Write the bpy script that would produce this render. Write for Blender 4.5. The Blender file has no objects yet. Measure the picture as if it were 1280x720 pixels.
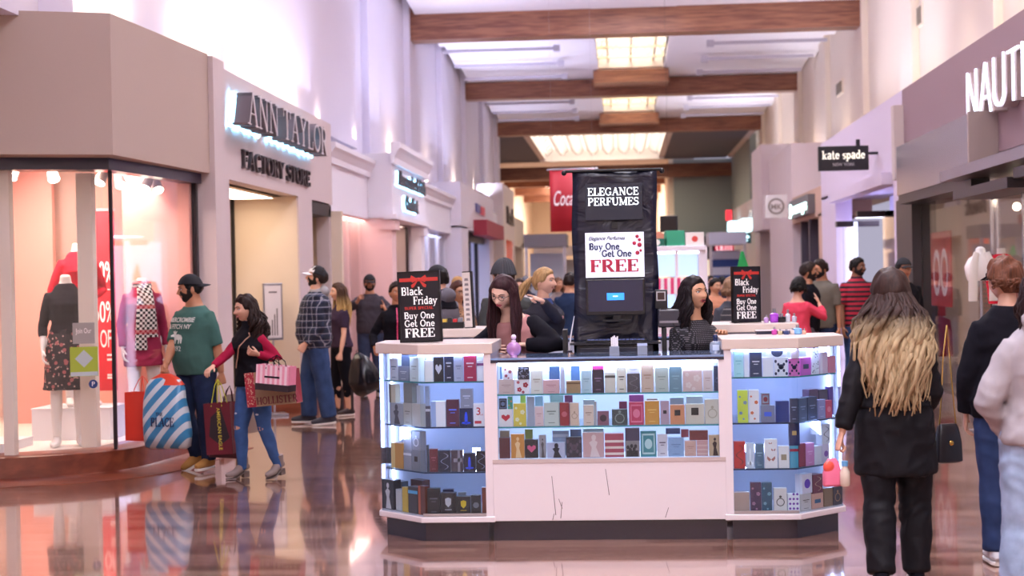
import bpy, math, random
import numpy as np
from mathutils import Vector, Matrix, noise
D = bpy.data; C = bpy.context.scene.collection
PI = math.pi
def R(a): return math.radians(a)
# ---------------------------------------------------------------- camera: 1280x720, corridor runs along +Y
F = 1900.; CAMH = 1.62
def nz(v): return v/np.linalg.norm(v)
_y = nz(np.array([778.-640, 360-345., -F])); _u = np.array([-.02, 1, 0.]); _z = nz(_u-(_u@_y)*_y); _x = np.cross(_y, _z)
RC = np.array([_x, _y, _z])
cam = D.objects.new('camera', D.cameras.new('camera')); C.objects.link(cam)
cam.matrix_world = Matrix([list(RC[0])+[0], list(RC[1])+[0], list(RC[2])+[CAMH], [0, 0, 0, 1]])
cam.data.sensor_width = 36; cam.data.lens = F*36/1280; cam.data.clip_end = 400
cam.data.dof.use_dof = True; cam.data.dof.focus_distance = 9.5; cam.data.dof.aperture_fstop = 2.6
bpy.context.scene.camera = cam
def ray(x, y):
    w = RC@np.array([x-640., 360.-y, -F]); return w/w[1]
def at(x, y, Y):
    d = ray(x, y); return Vector((d[0]*Y, Y, CAMH+d[2]*Y))
def ground(x, y, z=0):
    d = ray(x, y); t = (z-CAMH)/d[2]; return Vector((d[0]*t, t, z))
def onx(x, y, X):
    d = ray(x, y); t = X/d[0]; return Vector((X, t, CAMH+d[2]*t))
# ---------------------------------------------------------------- materials
MC = {}
def srgb(c):
    if isinstance(c, str):
        if len(c) == 3: c = c[0]*2+c[1]*2+c[2]*2
        c = [int(c[i:i+2], 16)/255 for i in (0, 2, 4)]
    return tuple((v/12.92 if v <= .04045 else ((v+.055)/1.055)**2.4) for v in c)
def mat(name, col, rough=.6, metal=0, emis=0, bump=0, bscale=60, var=0, vscale=8, coat=0, trans=0, spec=None, ecol=None, sheen=0):
    if name in MC: return MC[name]
    m = D.materials.new(name); m.use_nodes = True; nt = m.node_tree; b = nt.nodes['Principled BSDF']
    c = srgb(col)
    b.inputs['Base Color'].default_value = (*c, 1); b.inputs['Roughness'].default_value = rough; b.inputs['Metallic'].default_value = metal
    if coat: b.inputs['Coat Weight'].default_value = coat; b.inputs['Coat Roughness'].default_value = .08
    if spec is not None: b.inputs['Specular IOR Level'].default_value = spec
    if sheen: b.inputs['Sheen Weight'].default_value = sheen
    if trans: b.inputs['Transmission Weight'].default_value = trans
    if emis: b.inputs['Emission Color'].default_value = (*srgb(ecol or col), 1); b.inputs['Emission Strength'].default_value = emis
    tc = nt.nodes.new('ShaderNodeTexCoord')
    if var:
        n = nt.nodes.new('ShaderNodeTexNoise'); n.inputs['Scale'].default_value = vscale; n.inputs['Detail'].default_value = 4
        nt.links.new(tc.outputs['Object'], n.inputs['Vector'])
        r = nt.nodes.new('ShaderNodeMapRange'); r.inputs['To Min'].default_value = 1-var; r.inputs['To Max'].default_value = 1+var
        r.inputs['From Min'].default_value = .3; r.inputs['From Max'].default_value = .7
        nt.links.new(n.outputs['Fac'], r.inputs['Value'])
        x = nt.nodes.new('ShaderNodeMix'); x.data_type = 'RGBA'; x.blend_type = 'MULTIPLY'; x.inputs['Factor'].default_value = 1
        x.inputs[6].default_value = (*c, 1); nt.links.new(r.outputs['Result'], x.inputs[7]); nt.links.new(x.outputs[2], b.inputs['Base Color'])
    if bump:
        n = nt.nodes.new('ShaderNodeTexNoise'); n.inputs['Scale'].default_value = bscale; n.inputs['Detail'].default_value = 3
        nt.links.new(tc.outputs['Object'], n.inputs['Vector'])
        bp = nt.nodes.new('ShaderNodeBump'); bp.inputs['Strength'].default_value = bump; bp.inputs['Distance'].default_value = .01
        nt.links.new(n.outputs['Fac'], bp.inputs['Height']); nt.links.new(bp.outputs['Normal'], b.inputs['Normal'])
    MC[name] = m; return m
def nodemat(name, fn, rough=.7, **k):
    """fn(nt, tc, N, L, bsdf) returns the colour socket"""
    if name in MC: return MC[name]
    m = mat(name, 'ffffff', rough, **k); nt = m.node_tree; b = nt.nodes['Principled BSDF']
    tc = nt.nodes.new('ShaderNodeTexCoord')
    N = nt.nodes.new
    s = fn(nt, tc, N, nt.links.new, b)
    if s is not None: nt.links.new(s, b.inputs['Base Color'])
    return m
def ramp(nt, sock, stops, interp='CONSTANT'):
    r = nt.nodes.new('ShaderNodeValToRGB'); r.color_ramp.interpolation = interp
    e = r.color_ramp.elements
    while len(e) < len(stops): e.new(.5)
    for i, (p, c) in enumerate(stops): e[i].position = p; e[i].color = (*srgb(c), 1)
    nt.links.new(sock, r.inputs['Fac']); return r.outputs['Color']
def math_(nt, op, a, b=None, c=None):
    n = nt.nodes.new('ShaderNodeMath'); n.operation = op
    for i, v in enumerate((a, b, c)):
        if v is None: continue
        if isinstance(v, (int, float)): n.inputs[i].default_value = v
        else: nt.links.new(v, n.inputs[i])
    return n.outputs[0]
def sep(nt, tc, out='Object'):
    s = nt.nodes.new('ShaderNodeSeparateXYZ'); nt.links.new(tc.outputs[out], s.inputs[0]); return s.outputs
def mixc(nt, fac, a, b):
    x = nt.nodes.new('ShaderNodeMix'); x.data_type = 'RGBA'
    if isinstance(fac, (int, float)): x.inputs['Factor'].default_value = fac
    else: nt.links.new(fac, x.inputs['Factor'])
    for s, v in ((6, a), (7, b)):
        if isinstance(v, str): x.inputs[s].default_value = (*srgb(v), 1)
        else: nt.links.new(v, x.inputs[s])
    return x.outputs[2]
def glass(name='clear_glass', tint='ffffff', refl=.09):
    """thin pane: mostly clear, mirror-like at grazing angles"""
    if name in MC: return MC[name]
    m = D.materials.new(name); m.use_nodes = True; nt = m.node_tree; nt.nodes.clear()
    o = nt.nodes.new('ShaderNodeOutputMaterial'); t = nt.nodes.new('ShaderNodeBsdfTransparent'); g = nt.nodes.new('ShaderNodeBsdfGlossy')
    t.inputs['Color'].default_value = (*srgb(tint), 1); g.inputs['Roughness'].default_value = .02
    f = nt.nodes.new('ShaderNodeLayerWeight'); f.inputs['Blend'].default_value = .5
    mi = math_(nt, 'MINIMUM', math_(nt, 'ADD', math_(nt, 'MULTIPLY', math_(nt, 'POWER', f.outputs['Facing'], 4.), .8), refl*.4), .8)
    x = nt.nodes.new('ShaderNodeMixShader'); nt.links.new(mi, x.inputs[0]); nt.links.new(t.outputs[0], x.inputs[1]); nt.links.new(g.outputs[0], x.inputs[2])
    nt.links.new(x.outputs[0], o.inputs['Surface']); MC[name] = m; return m
# ---------------------------------------------------------------- mesh builder
SPLIT = {'door_frame', 'wood_base', 'window_frame', 'pilaster', 'door_rail', 'chrome_frame', 'panelling', 'door_leaf', 'interior_wall', 'entrance_wall', 'lit_sign', 'hinge', 'post', 'strap', 'lamp'}
def frame_of(d, ref):
    d = d/ (np.linalg.norm(d)+1e-12); r = ref-(ref@d)*d
    if np.linalg.norm(r) < 1e-4:
        r = np.array([1., 0, 0]) if abs(d[0]) < .9 else np.array([0, 1., 0]); r = r-(r@d)*d
    r = r/np.linalg.norm(r); return r, np.cross(d, r)
class MB:
    def __init__(s): s.v = []; s.f = []; s.m = []; s.mi = 0; s.parts = []
    def add(s, vs, fs, mi=None):
        n = len(s.v); s.parts.append((n, len(s.f))); s.v += [tuple(map(float, p)) for p in vs]; s.f += [tuple(i+n for i in f) for f in fs]
        s.m += [s.mi if mi is None else mi]*len(fs); return s
    def box(s, a, b, mi=None, rz=0, o=(0, 0)):
        x0, y0, z0 = [min(p, q) for p, q in zip(a, b)]; x1, y1, z1 = [max(p, q) for p, q in zip(a, b)]
        vs = [(x, y, z) for z in (z0, z1) for x, y in ((x0, y0), (x1, y0), (x1, y1), (x0, y1))]
        if rz:
            c, q = math.cos(rz), math.sin(rz); vs = [((x-o[0])*c-(y-o[1])*q+o[0], (x-o[0])*q+(y-o[1])*c+o[1], z) for x, y, z in vs]
        return s.add(vs, [(0, 3, 2, 1), (4, 5, 6, 7), (0, 1, 5, 4), (1, 2, 6, 5), (2, 3, 7, 6), (3, 0, 4, 7)], mi)
    def prism(s, poly, z0, z1, mi=None):
        """poly: xy list counter-clockwise, extruded in z"""
        n = len(poly); vs = [(x, y, z0) for x, y in poly]+[(x, y, z1) for x, y in poly]
        return s.add(vs, [tuple(range(n))[::-1], tuple(range(n, 2*n))]+[(i, (i+1) % n, (i+1) % n+n, i+n) for i in range(n)], mi)
    def prof(s, poly, fn, t0, t1, mi=None):
        """poly in (a,b), extruded along t; fn(a,b,t)->xyz"""
        n = len(poly); vs = [fn(a, b, t0) for a, b in poly]+[fn(a, b, t1) for a, b in poly]
        return s.add(vs, [tuple(range(n))[::-1], tuple(range(n, 2*n))]+[(i, (i+1) % n, (i+1) % n+n, i+n) for i in range(n)], mi)
    def loft(s, pts, rad, ref=(0, -1, 0), n=14, mi=None, cap=True, pw=2.):
        """elliptic rings along pts; rad: r or (r_ref, r_side)"""
        pts = [np.array(p, float) for p in pts]; ref = np.array(ref, float); vs = []; k = len(pts)
        for i, p in enumerate(pts):
            d = pts[min(i+1, k-1)]-pts[max(i-1, 0)]; a, b = frame_of(d, ref); r = rad[i]
            ra, rb = (r, r) if np.isscalar(r) else r
            for j in range(n):
                t = 2*PI*j/n; ct, st = math.cos(t), math.sin(t)
                if pw != 2: ct = math.copysign(abs(ct)**(2/pw), ct); st = math.copysign(abs(st)**(2/pw), st)
                vs.append(p+a*ra*ct+b*rb*st)
        fs = [(i*n+j, i*n+(j+1) % n, (i+1)*n+(j+1) % n, (i+1)*n+j) for i in range(k-1) for j in range(n)]
        if cap: fs += [tuple(range(n))[::-1], tuple(range((k-1)*n, k*n))]
        return s.add(vs, fs, mi)
    def tube(s, pts, r, n=8, mi=None): return s.loft(pts, [r]*len(pts) if np.isscalar(r) else r, (0.13, .31, .94), n, mi)
    def ball(s, c, r, n=14, m=10, mi=None, rot=None):
        rx, ry, rz = (r, r, r) if np.isscalar(r) else r; vs = [(0, 0, rz)]
        for i in range(1, m):
            t = PI*i/m
            for j in range(n):
                u = 2*PI*j/n; vs.append((rx*math.sin(t)*math.cos(u), ry*math.sin(t)*math.sin(u), rz*math.cos(t)))
        vs.append((0, 0, -rz)); L = len(vs)-1
        if rot is not None: vs = [tuple(rot@Vector(p)) for p in vs]
        vs = [(p[0]+c[0], p[1]+c[1], p[2]+c[2]) for p in vs]
        fs = [(0, 1+j, 1+(j+1) % n) for j in range(n)]+[(1+i*n+j, 1+(i+1)*n+j, 1+(i+1)*n+(j+1) % n, 1+i*n+(j+1) % n) for i in range(m-2) for j in range(n)]
        fs += [(L, L-n+(j+1) % n, L-n+j) for j in range(n)]
        return s.add(vs, fs, mi)
    def disc(s, c, r, fn, n=20, mi=None, ry=None, th=.002):
        """flat disc in a plane given by fn(a,b,t)"""
        s.prof([(c[0]+r*math.cos(2*PI*i/n), c[1]+(ry or r)*math.sin(2*PI*i/n)) for i in range(n)], fn, 0, th, mi); return s
    def merge(s, o, M=None, mi=None):
        vs = o.v if M is None else [tuple(M@Vector(p)) for p in o.v]; n = len(s.v)
        s.v += vs; s.f += [tuple(i+n for i in f) for f in o.f]; s.m += o.m if mi is None else [mi]*len(o.f); return s
    def mesh(s, name, mats=(), smooth=False, recalc=True):
        me = D.meshes.new(name); me.from_pydata(s.v, [], s.f)
        for m in mats: me.materials.append(m)
        me.polygons.foreach_set('material_index', s.m)
        if smooth: me.polygons.foreach_set('use_smooth', [True]*len(s.f))
        if recalc:
            import bmesh
            b = bmesh.new(); b.from_mesh(me); bmesh.ops.recalc_face_normals(b, faces=b.faces); b.to_mesh(me); b.free()
        me.update(); return me
    def build(s, name, mats, parent=None, smooth=False, bevel=0, sharp=True):
        if not isinstance(mats, (list, tuple)): mats = [mats]
        if name in SPLIT and len(s.parts) > 1 and parent:
            ps = s.parts+[(len(s.v), len(s.f))]; o = None
            for (v0, f0), (v1, f1) in zip(ps, ps[1:]):
                q = MB(); q.v = s.v[v0:v1]; q.f = [tuple(i-v0 for i in f) for f in s.f[f0:f1]]; q.m = s.m[f0:f1]; o = q.build(name, mats, parent, smooth, bevel)
            return o
        me = s.mesh(name, mats, smooth); o = D.objects.new(name, me); C.objects.link(o)
        if parent: o.parent = parent
        if smooth and sharp: me.set_sharp_from_angle(angle=R(40))
        if bevel:
            md = o.modifiers.new('b', 'BEVEL'); md.width = bevel; md.segments = 2; md.limit_method = 'ANGLE'
        return o
def tag(o, label=None, cat=None, group=None, kind=None):
    for k, v in (('label', label), ('category', cat), ('group', group), ('kind', kind)):
        if v: o[k] = v
    return o
def thing(name, label, cat, loc=(0, 0, 0), rz=0, group=None):
    o = D.objects.new(name, None); C.objects.link(o); o.empty_display_size = .05
    o.location = loc; o.rotation_euler = (0, 0, rz); return tag(o, label, cat, group)
def struct(name, mb, m, label=None, cat=None, **k):
    o = mb.build(name, m, **k); return tag(o, label, cat, kind='structure')
def remesh(mb, vox, it=3, disp=None):
    """voxel-merge the lofts of an MB into one closed surface; returns (verts, quads) arrays"""
    me = mb.mesh('tmp'); o = D.objects.new('tmp', me); C.objects.link(o)
    md = o.modifiers.new('r', 'REMESH'); md.mode = 'VOXEL'; md.voxel_size = vox
    if it: sm = o.modifiers.new('s', 'SMOOTH'); sm.factor = .5; sm.iterations = it
    dg = bpy.context.evaluated_depsgraph_get(); dg.update(); e = o.evaluated_get(dg).to_mesh()
    n = len(e.vertices); v = np.zeros(n*3); e.vertices.foreach_get('co', v); v = v.reshape(-1, 3)
    nn = np.zeros(n*3); e.vertices.foreach_get('normal', nn); nn = nn.reshape(-1, 3)
    f = [tuple(p.vertices) for p in e.polygons]
    o.evaluated_get(dg).to_mesh_clear(); D.objects.remove(o); D.meshes.remove(me)
    r = MB(); 
    if disp: v = v+nn*disp(v)[:, None]
    r.v = [tuple(p) for p in v.tolist()]; r.f = f; r.m = [0]*len(f); return r
# ---------------------------------------------------------------- lettering
def ar(cx, cy, rx, ry, a0, a1, n=9): return [(cx+rx*math.cos(R(a0+(a1-a0)*i/n)), cy+ry*math.sin(R(a0+(a1-a0)*i/n))) for i in range(n+1)]
T, t_, M_ = .17, .065, .12
def bars(*xs): return [(.06, [(x-.13, y), (x+.13, y)]) for x, y in xs]
GL = {
'A': (.78, [(t_, [(.1, 0), (.38, 1)]), (T, [(.38, 1), (.66, 0)]), (t_, [(.2, .36), (.53, .36)])]+bars((.1, .03), (.66, .03))),
'B': (.7, [(T, [(.16, 0), (.16, 1)]), (t_, [(.04, .97), (.36, .97)]), (t_, [(.16, .53), (.38, .53)]), (t_, [(.04, .03), (.38, .03)]), (M_, ar(.36, .75, .19, .22, 90, -90)), (M_, ar(.38, .28, .22, .25, 90, -90))]),
'C': (.74, [(M_, ar(.4, .5, .31, .46, 45, 315, 16)), (t_, [(.64, .7), (.64, .98)]), (t_, [(.64, .3), (.64, .12)])]),
'E': (.66, [(T, [(.16, 0), (.16, 1)]), (t_, [(.04, .97), (.58, .97), (.58, .76)]), (t_, [(.04, .03), (.6, .03), (.6, .26)]), (t_, [(.16, .52), (.44, .52)]), (t_, [(.44, .4), (.44, .64)])]),
'F': (.62, [(T, [(.16, 0), (.16, 1)]), (t_, [(.04, .97), (.57, .97), (.57, .74)]), (t_, [(.03, .03), (.3, .03)]), (t_, [(.16, .5), (.43, .5)]), (t_, [(.43, .38), (.43, .62)])]),
'G': (.8, [(M_, ar(.4, .5, .31, .46, 45, 315, 16)), (t_, [(.64, .7), (.64, .98)]), (T*.8, [(.64, .42), (.64, .08)]), (t_, [(.48, .42), (.76, .42)])]),
'H': (.84, [(T, [(.16, 0), (.16, 1)]), (T, [(.68, 0), (.68, 1)]), (t_, [(.16, .5), (.68, .5)])]+bars((.16, .03), (.16, .97), (.68, .03), (.68, .97))),
'I': (.36, [(T, [(.18, 0), (.18, 1)]), (t_, [(.04, .97), (.32, .97)]), (t_, [(.04, .03), (.32, .03)])]),
'K': (.78, [(T, [(.16, 0), (.16, 1)]), (t_, [(.16, .4), (.62, 1)]), (T, [(.32, .58), (.64, 0)])]+bars((.16, .97), (.16, .03), (.64, .03), (.6, .97))),
'L': (.62, [(T, [(.16, 0), (.16, 1)]), (t_, [(.03, .97), (.3, .97)]), (t_, [(.03, .03), (.57, .03), (.57, .3)])]),
'M': (.96, [(t_, [(.14, 0), (.14, 1)]), (T, [(.14, 1), (.47, .05)]), (t_, [(.47, .05), (.8, 1)]), (T, [(.8, 0), (.8, 1)])]+bars((.14, .03), (.8, .03), (.1, .97), (.84, .97))),
'N': (.82, [(t_, [(.14, 0), (.14, 1)]), (T, [(.14, 1), (.66, 0)]), (t_, [(.66, 0), (.66, 1)])]+bars((.14, .03), (.1, .97), (.66, .97))),
'O': (.8, [(M_, ar(.4, .5, .31, .46, 0, 360, 22))]),
'P': (.66, [(T, [(.16, 0), (.16, 1)]), (t_, [(.04, .97), (.36, .97)]), (t_, [(.16, .46), (.36, .46)]), (t_, [(.03, .03), (.3, .03)]), (M_, ar(.35, .715, .22, .255, 90, -90))]),
'R': (.74, [(T, [(.16, 0), (.16, 1)]), (t_, [(.04, .97), (.36, .97)]), (t_, [(.16, .5), (.36, .5)]), (t_, [(.03, .03), (.3, .03)]), (M_, ar(.35, .735, .2, .235, 90, -90)), (T*.9, [(.35, .5), (.62, .03)]), (t_, [(.55, .03), (.74, .03)])]),
'S': (.6, [(M_, ar(.3, .74, .2, .22, 40, 270, 12)+ar(.3, .27, .22, .23, 90, -140, 12)[1:]), (t_, [(.5, .7), (.5, .97)]), (t_, [(.07, .03), (.07, .3)])]),
'T': (.72, [(T, [(.36, 0), (.36, 1)]), (t_, [(.06, .74), (.06, .97), (.66, .97), (.66, .74)]), (t_, [(.22, .03), (.5, .03)])]),
'U': (.8, [(T, [(.16, 1), (.16, .34)]), (M_, ar(.4, .32, .24, .28, 180, 360)), (t_, [(.64, .32), (.64, 1)])]+bars((.16, .97), (.64, .97))),
'Y': (.78, [(T, [(.12, 1), (.38, .48)]), (t_, [(.66, 1), (.38, .48)]), (T, [(.38, .48), (.38, 0)])]+bars((.12, .97), (.66, .97), (.38, .03))),
'a': (.56, [(M_, ar(.27, .5, .17, .17, 150, 0)+[(.44, .06)]), (M_, ar(.25, .2, .17, .17, 20, 340, 14)), (t_, [(.44, .03), (.56, .03)])]),
'b': (.6, [(M_, [(.14, 0), (.14, 1)]), (M_, ar(.31, .33, .19, .29, 0, 360, 16)), (t_, [(.02, .97), (.14, .97)])]),
'c': (.5, [(M_, ar(.28, .33, .2, .29, 50, 310, 14))]),
'd': (.62, [(M_, [(.46, 0), (.46, 1)]), (M_, ar(.28, .33, .19, .29, 0, 360, 16)), (t_, [(.32, .97), (.46, .97)]), (t_, [(.46, .03), (.6, .03)])]),
'e': (.52, [(M_, ar(.27, .33, .19, .29, 0, 320, 16)), (t_, [(.08, .36), (.46, .36)])]),
'h': (.64, [(M_, [(.14, 0), (.14, 1)]), (M_, ar(.31, .42, .17, .2, 180, 0)+[(.48, 0)])]+bars((.1, .97), (.14, .03), (.48, .03))),
'i': (.32, [(M_, [(.15, 0), (.15, .62)]), (M_, [(.09, .82), (.21, .82)])]+bars((.1, .6), (.15, .03))),
'k': (.62, [(M_, [(.14, 0), (.14, 1)]), (t_, [(.14, .26), (.46, .62)]), (M_, [(.26, .38), (.5, .03)])]+bars((.1, .97), (.14, .03), (.48, .6), (.5, .03))),
'l': (.32, [(M_, [(.15, 0), (.15, 1)])]+bars((.1, .97), (.15, .03))),
'm': (.94, [(M_, [(.14, 0), (.14, .62)]), (M_, ar(.29, .42, .15, .19, 180, 0)+[(.44, 0)]), (M_, ar(.6, .42, .16, .19, 180, 0)+[(.76, 0)])]+bars((.1, .6), (.14, .03), (.44, .03), (.76, .03))),
'n': (.64, [(M_, [(.14, 0), (.14, .62)]), (M_, ar(.31, .42, .17, .19, 180, 0)+[(.48, 0)])]+bars((.1, .6), (.14, .03), (.48, .03))),
'o': (.56, [(M_, ar(.28, .32, .2, .28, 0, 360, 16))]),
'p': (.6, [(M_, [(.14, -.3), (.14, .62)]), (M_, ar(.31, .32, .19, .29, 0, 360, 16))]+bars((.1, .6), (.14, -.28))),
'r': (.46, [(M_, [(.14, 0), (.14, .62)]), (M_, ar(.32, .4, .17, .19, 180, 60))]+bars((.1, .6), (.14, .03))),
's': (.46, [(.1, ar(.24, .46, .14, .13, 40, 270, 10)+ar(.24, .18, .15, .15, 90, -140, 10)[1:])]),
't': (.4, [(M_, [(.16, .9), (.16, .16)]+ar(.27, .16, .11, .13, 180, 330, 7)), (t_, [(.03, .6), (.36, .6)])]),
'u': (.64, [(M_, [(.14, .62)]+ar(.3, .21, .16, .19, 180, 360)), (M_, [(.46, 0), (.46, .62)])]+bars((.1, .6), (.42, .6))),
'y': (.6, [(M_, [(.1, .62), (.3, .02)]), (t_, [(.52, .62), (.3, .02), (.2, -.24), (.08, -.26)])]+bars((.1, .6), (.5, .6))),
'&': (.8, [(M_, [(.7, .03), (.26, .62)]+ar(.36, .8, .13, .17, 210, -30)+[(.22, .42)]+ar(.3, .24, .21, .22, 150, 330)+[(.66, .45)])]),
' ': (.34, []), '-': (.4, [(t_*1.6, [(.05, .36), (.35, .36)])]),
}
_k = .1
THIN = {'N': (.78, [(_k, [(.06, 0), (.06, 1)]), (_k, [(.06, 1), (.6, 0)]), (_k, [(.6, 0), (.6, 1)])]), 'A': (.76, [(_k, [(.03, 0), (.34, 1), (.65, 0)]), (_k, [(.14, .32), (.54, .32)])]), 'U': (.78, [(_k, [(.06, 1)]+ar(.33, .3, .27, .26, 180, 360, 12)+[(.6, 1)])]),
 'T': (.66, [(_k, [(0, .95), (.58, .95)]), (_k, [(.29, 0), (.29, .95)])]), 'I': (.26, [(_k, [(.08, 0), (.08, 1)])]), 'C': (.8, [(_k, ar(.4, .5, .35, .46, 40, 320, 18))])}
def serif(txt, h, bold=1., space=.02, GL=GL):
    """slab/serif lettering as flat polygons of strokes: (list of quads in 2D), width"""
    q = []; x = 0
    for ch in txt:
        w, st = GL[ch]
        for th, pts in st:
            th = th*bold
            for i in range(len(pts)-1):
                (ax, ay), (bx, by) = pts[i], pts[i+1]; L = math.hypot(bx-ax, by-ay) or 1; ux, uy = (bx-ax)/L, (by-ay)/L
                e = th*.22 if len(pts) > 2 else 0
                ax, ay, bx, by = ax-ux*e, ay-uy*e, bx+ux*e, by+uy*e; nx, ny = -uy*th/2, ux*th/2
                q.append([((x+px)*h, py*h) for px, py in ((ax+nx, ay+ny), (ax-nx, ay-ny), (bx-nx, by-ny), (bx+nx, by+ny))])
        x += w+space
    return q, x*h
def sans_polys(txt, h, shear=0, bold=0):
    """built-in font lettering as triangles in 2D"""
    cu = D.curves.new('t', 'FONT'); cu.body = txt; cu.size = h/.73; cu.shear = shear; cu.offset = bold; o = D.objects.new('t', cu); C.objects.link(o)
    dg = bpy.context.evaluated_depsgraph_get(); dg.update(); me = D.meshes.new_from_object(o.evaluated_get(dg))
    q = [[tuple(me.vertices[i].co[:2]) for i in p.vertices] for p in me.polygons]
    w = max((v.co.x for v in me.vertices), default=0); D.objects.remove(o); D.curves.remove(cu); D.meshes.remove(me); return q, w
def lettering(mb, txt, fn, h, w=None, style='serif', center=None, x0=0, y0=0, th=.002, mi=None, bold=1., shear=0):
    """fn(a,b,t): a along the text, b up, t out of the surface"""
    q, tw = serif(txt, h, bold, GL=THIN if style == 'thin' else GL) if style in ('serif', 'thin') else sans_polys(txt, h, shear, (bold-1)*.01*h if bold != 1 else 0)
    k = (w/tw) if w else 1; tw *= k
    if center is not None: x0 = center-tw/2
    for i, poly in enumerate(q):
        mb.prof([(x0+a*k, y0+b) for a, b in poly], fn, 0, th+(i % 5)*.00002, mi)
    return mb

def TX(par, m, txt, fn, h, **k):
    b = MB(); lettering(b, txt, fn, h, **k); return b.build('lettering', m, par)
# ================================================================ SETTING
XL, XR = -4.0, 4.0
WL, WR, ZC = -4.9, 5.6, 7.98
cream = mat('cream_paint', 'f3e6d6', .7); white = mat('white_paint', 'f1eef2', .6); lilac = mat('lilac_white_paint', 'e9e4f0', .6)
taupe = mat('taupe_paint', 'b5a094', .65, bump=.05, bscale=30); greige = mat('greige_paint', 'cfbfb8', .6); mauve = mat('mauve_paint', '8f7277', .6, bump=.04)
navyb = mat('navy_metal', '2b2340', .3); dark = mat('dark_bronze', '2a2226', .35); black = mat('black_paint', '111014', .4); silver = mat('brushed_silver', 'b9b6bd', .28, metal=.9)
chrome = mat('chrome', 'd8d8dc', .12, metal=1); wglow = mat('white_light', 'ffffff', emis=5, ecol='f4f6ff'); pinkp = mat('pink_paint', 'e8a396', .6)
def wood_fn(c1, c2, axis=0, sc=1.):
    def f(nt, tc, N, L, b):
        mp = N('ShaderNodeMapping'); L(tc.outputs['Object'], mp.inputs[0]); s = [14*sc]*3; s[axis] = .9*sc; mp.inputs['Scale'].default_value = s
        n = N('ShaderNodeTexNoise'); n.inputs['Scale'].default_value = 1.6; n.inputs['Detail'].default_value = 6; n.inputs['Distortion'].default_value = .6; L(mp.outputs[0], n.inputs[0])
        return ramp(nt, n.outputs['Fac'], [(.3, c1), (.7, c2)], 'EASE')
    return f
beamwood = nodemat('beam_wood', wood_fn('74473a', 'a06c52'), .45)
plinthwood = nodemat('plinth_wood', wood_fn('6e3222', '8c4a32', 0, .35), .3, coat=.3)
def floor_fn(nt, tc, N, L, b):
    x, y, z = sep(nt, tc)
    pw = .13
    row = math_(nt, 'FLOOR', math_(nt, 'DIVIDE', y, pw))
    wn = N('ShaderNodeTexWhiteNoise'); wn.noise_dimensions = '1D'; L(row, wn.inputs['W'])
    xs = math_(nt, 'ADD', math_(nt, 'DIVIDE', x, 1.4), math_(nt, 'MULTIPLY', wn.outputs['Value'], 7))
    col = math_(nt, 'FLOOR', xs); cb = N('ShaderNodeCombineXYZ'); L(row, cb.inputs[0]); L(col, cb.inputs[1])
    w2 = N('ShaderNodeTexWhiteNoise'); L(cb.outputs[0], w2.inputs['Vector'])
    mp = N('ShaderNodeMapping'); L(tc.outputs['Object'], mp.inputs[0]); mp.inputs['Scale'].default_value = (1.2, 26, 1)
    n = N('ShaderNodeTexNoise'); n.inputs['Scale'].default_value = 1.5; n.inputs['Detail'].default_value = 6; L(mp.outputs[0], n.inputs[0])
    f = math_(nt, 'ADD', math_(nt, 'MULTIPLY', w2.outputs['Value'], .55), math_(nt, 'MULTIPLY', n.outputs['Fac'], .5))
    c = ramp(nt, f, [(.15, '6d4636'), (.5, '94695a'), (.9, 'b58c78')], 'LINEAR')
    fy = math_(nt, 'FRACT', math_(nt, 'DIVIDE', y, pw)); gap = math_(nt, 'LESS_THAN', fy, .03); c = mixc(nt, math_(nt, 'MULTIPLY', gap, .6), c, '3a241c')
    # slight cupping of each plank gives the streaked reflections
    h = math_(nt, 'ADD', math_(nt, 'MULTIPLY', math_(nt, 'SINE', math_(nt, 'MULTIPLY', fy, PI)), .5), math_(nt, 'MULTIPLY', n.outputs['Fac'], .7))
    bp = N('ShaderNodeBump'); bp.inputs['Strength'].default_value = .09; bp.inputs['Distance'].default_value = .004; L(h, bp.inputs['Height']); L(bp.outputs[0], b.inputs['Normal'])
    return c
floorm = nodemat('polished_plank_floor', floor_fn, .13, coat=1)
floorm.node_tree.nodes['Principled BSDF'].inputs['Coat Roughness'].default_value = .05
floorm.node_tree.nodes['Principled BSDF'].inputs['Coat IOR'].default_value = 1.5
struct('floor', MB().box((-14, -4, -.1), (14, 125, 0)), floorm)
# upper walls with shallow pilasters
def upper(side, X, s):
    b = MB(); b.box((X, -4, 3.86), (X+s*.3, 62, ZC+.6)); b.box((X+s*.3, -4, 3.86), (X+s*3, 62, 3.9))
    for y in (23.2, 29.4, 35.2, 41.4, 47.6, 53.6, 59.7): b.box((X, y-.6, 3.95), (X-s*.14, y+.6, ZC+.6))
    if s < 0: b.box((X, 12.6, 3.95), (X+.3, 26.5, ZC+.6))
    struct('wall_'+side, b, [cream if s > 0 else mat('cool_white_wall', 'e6e1f0', .7)])
upper('left', WL, -1); upper('right', WR, 1)
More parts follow.
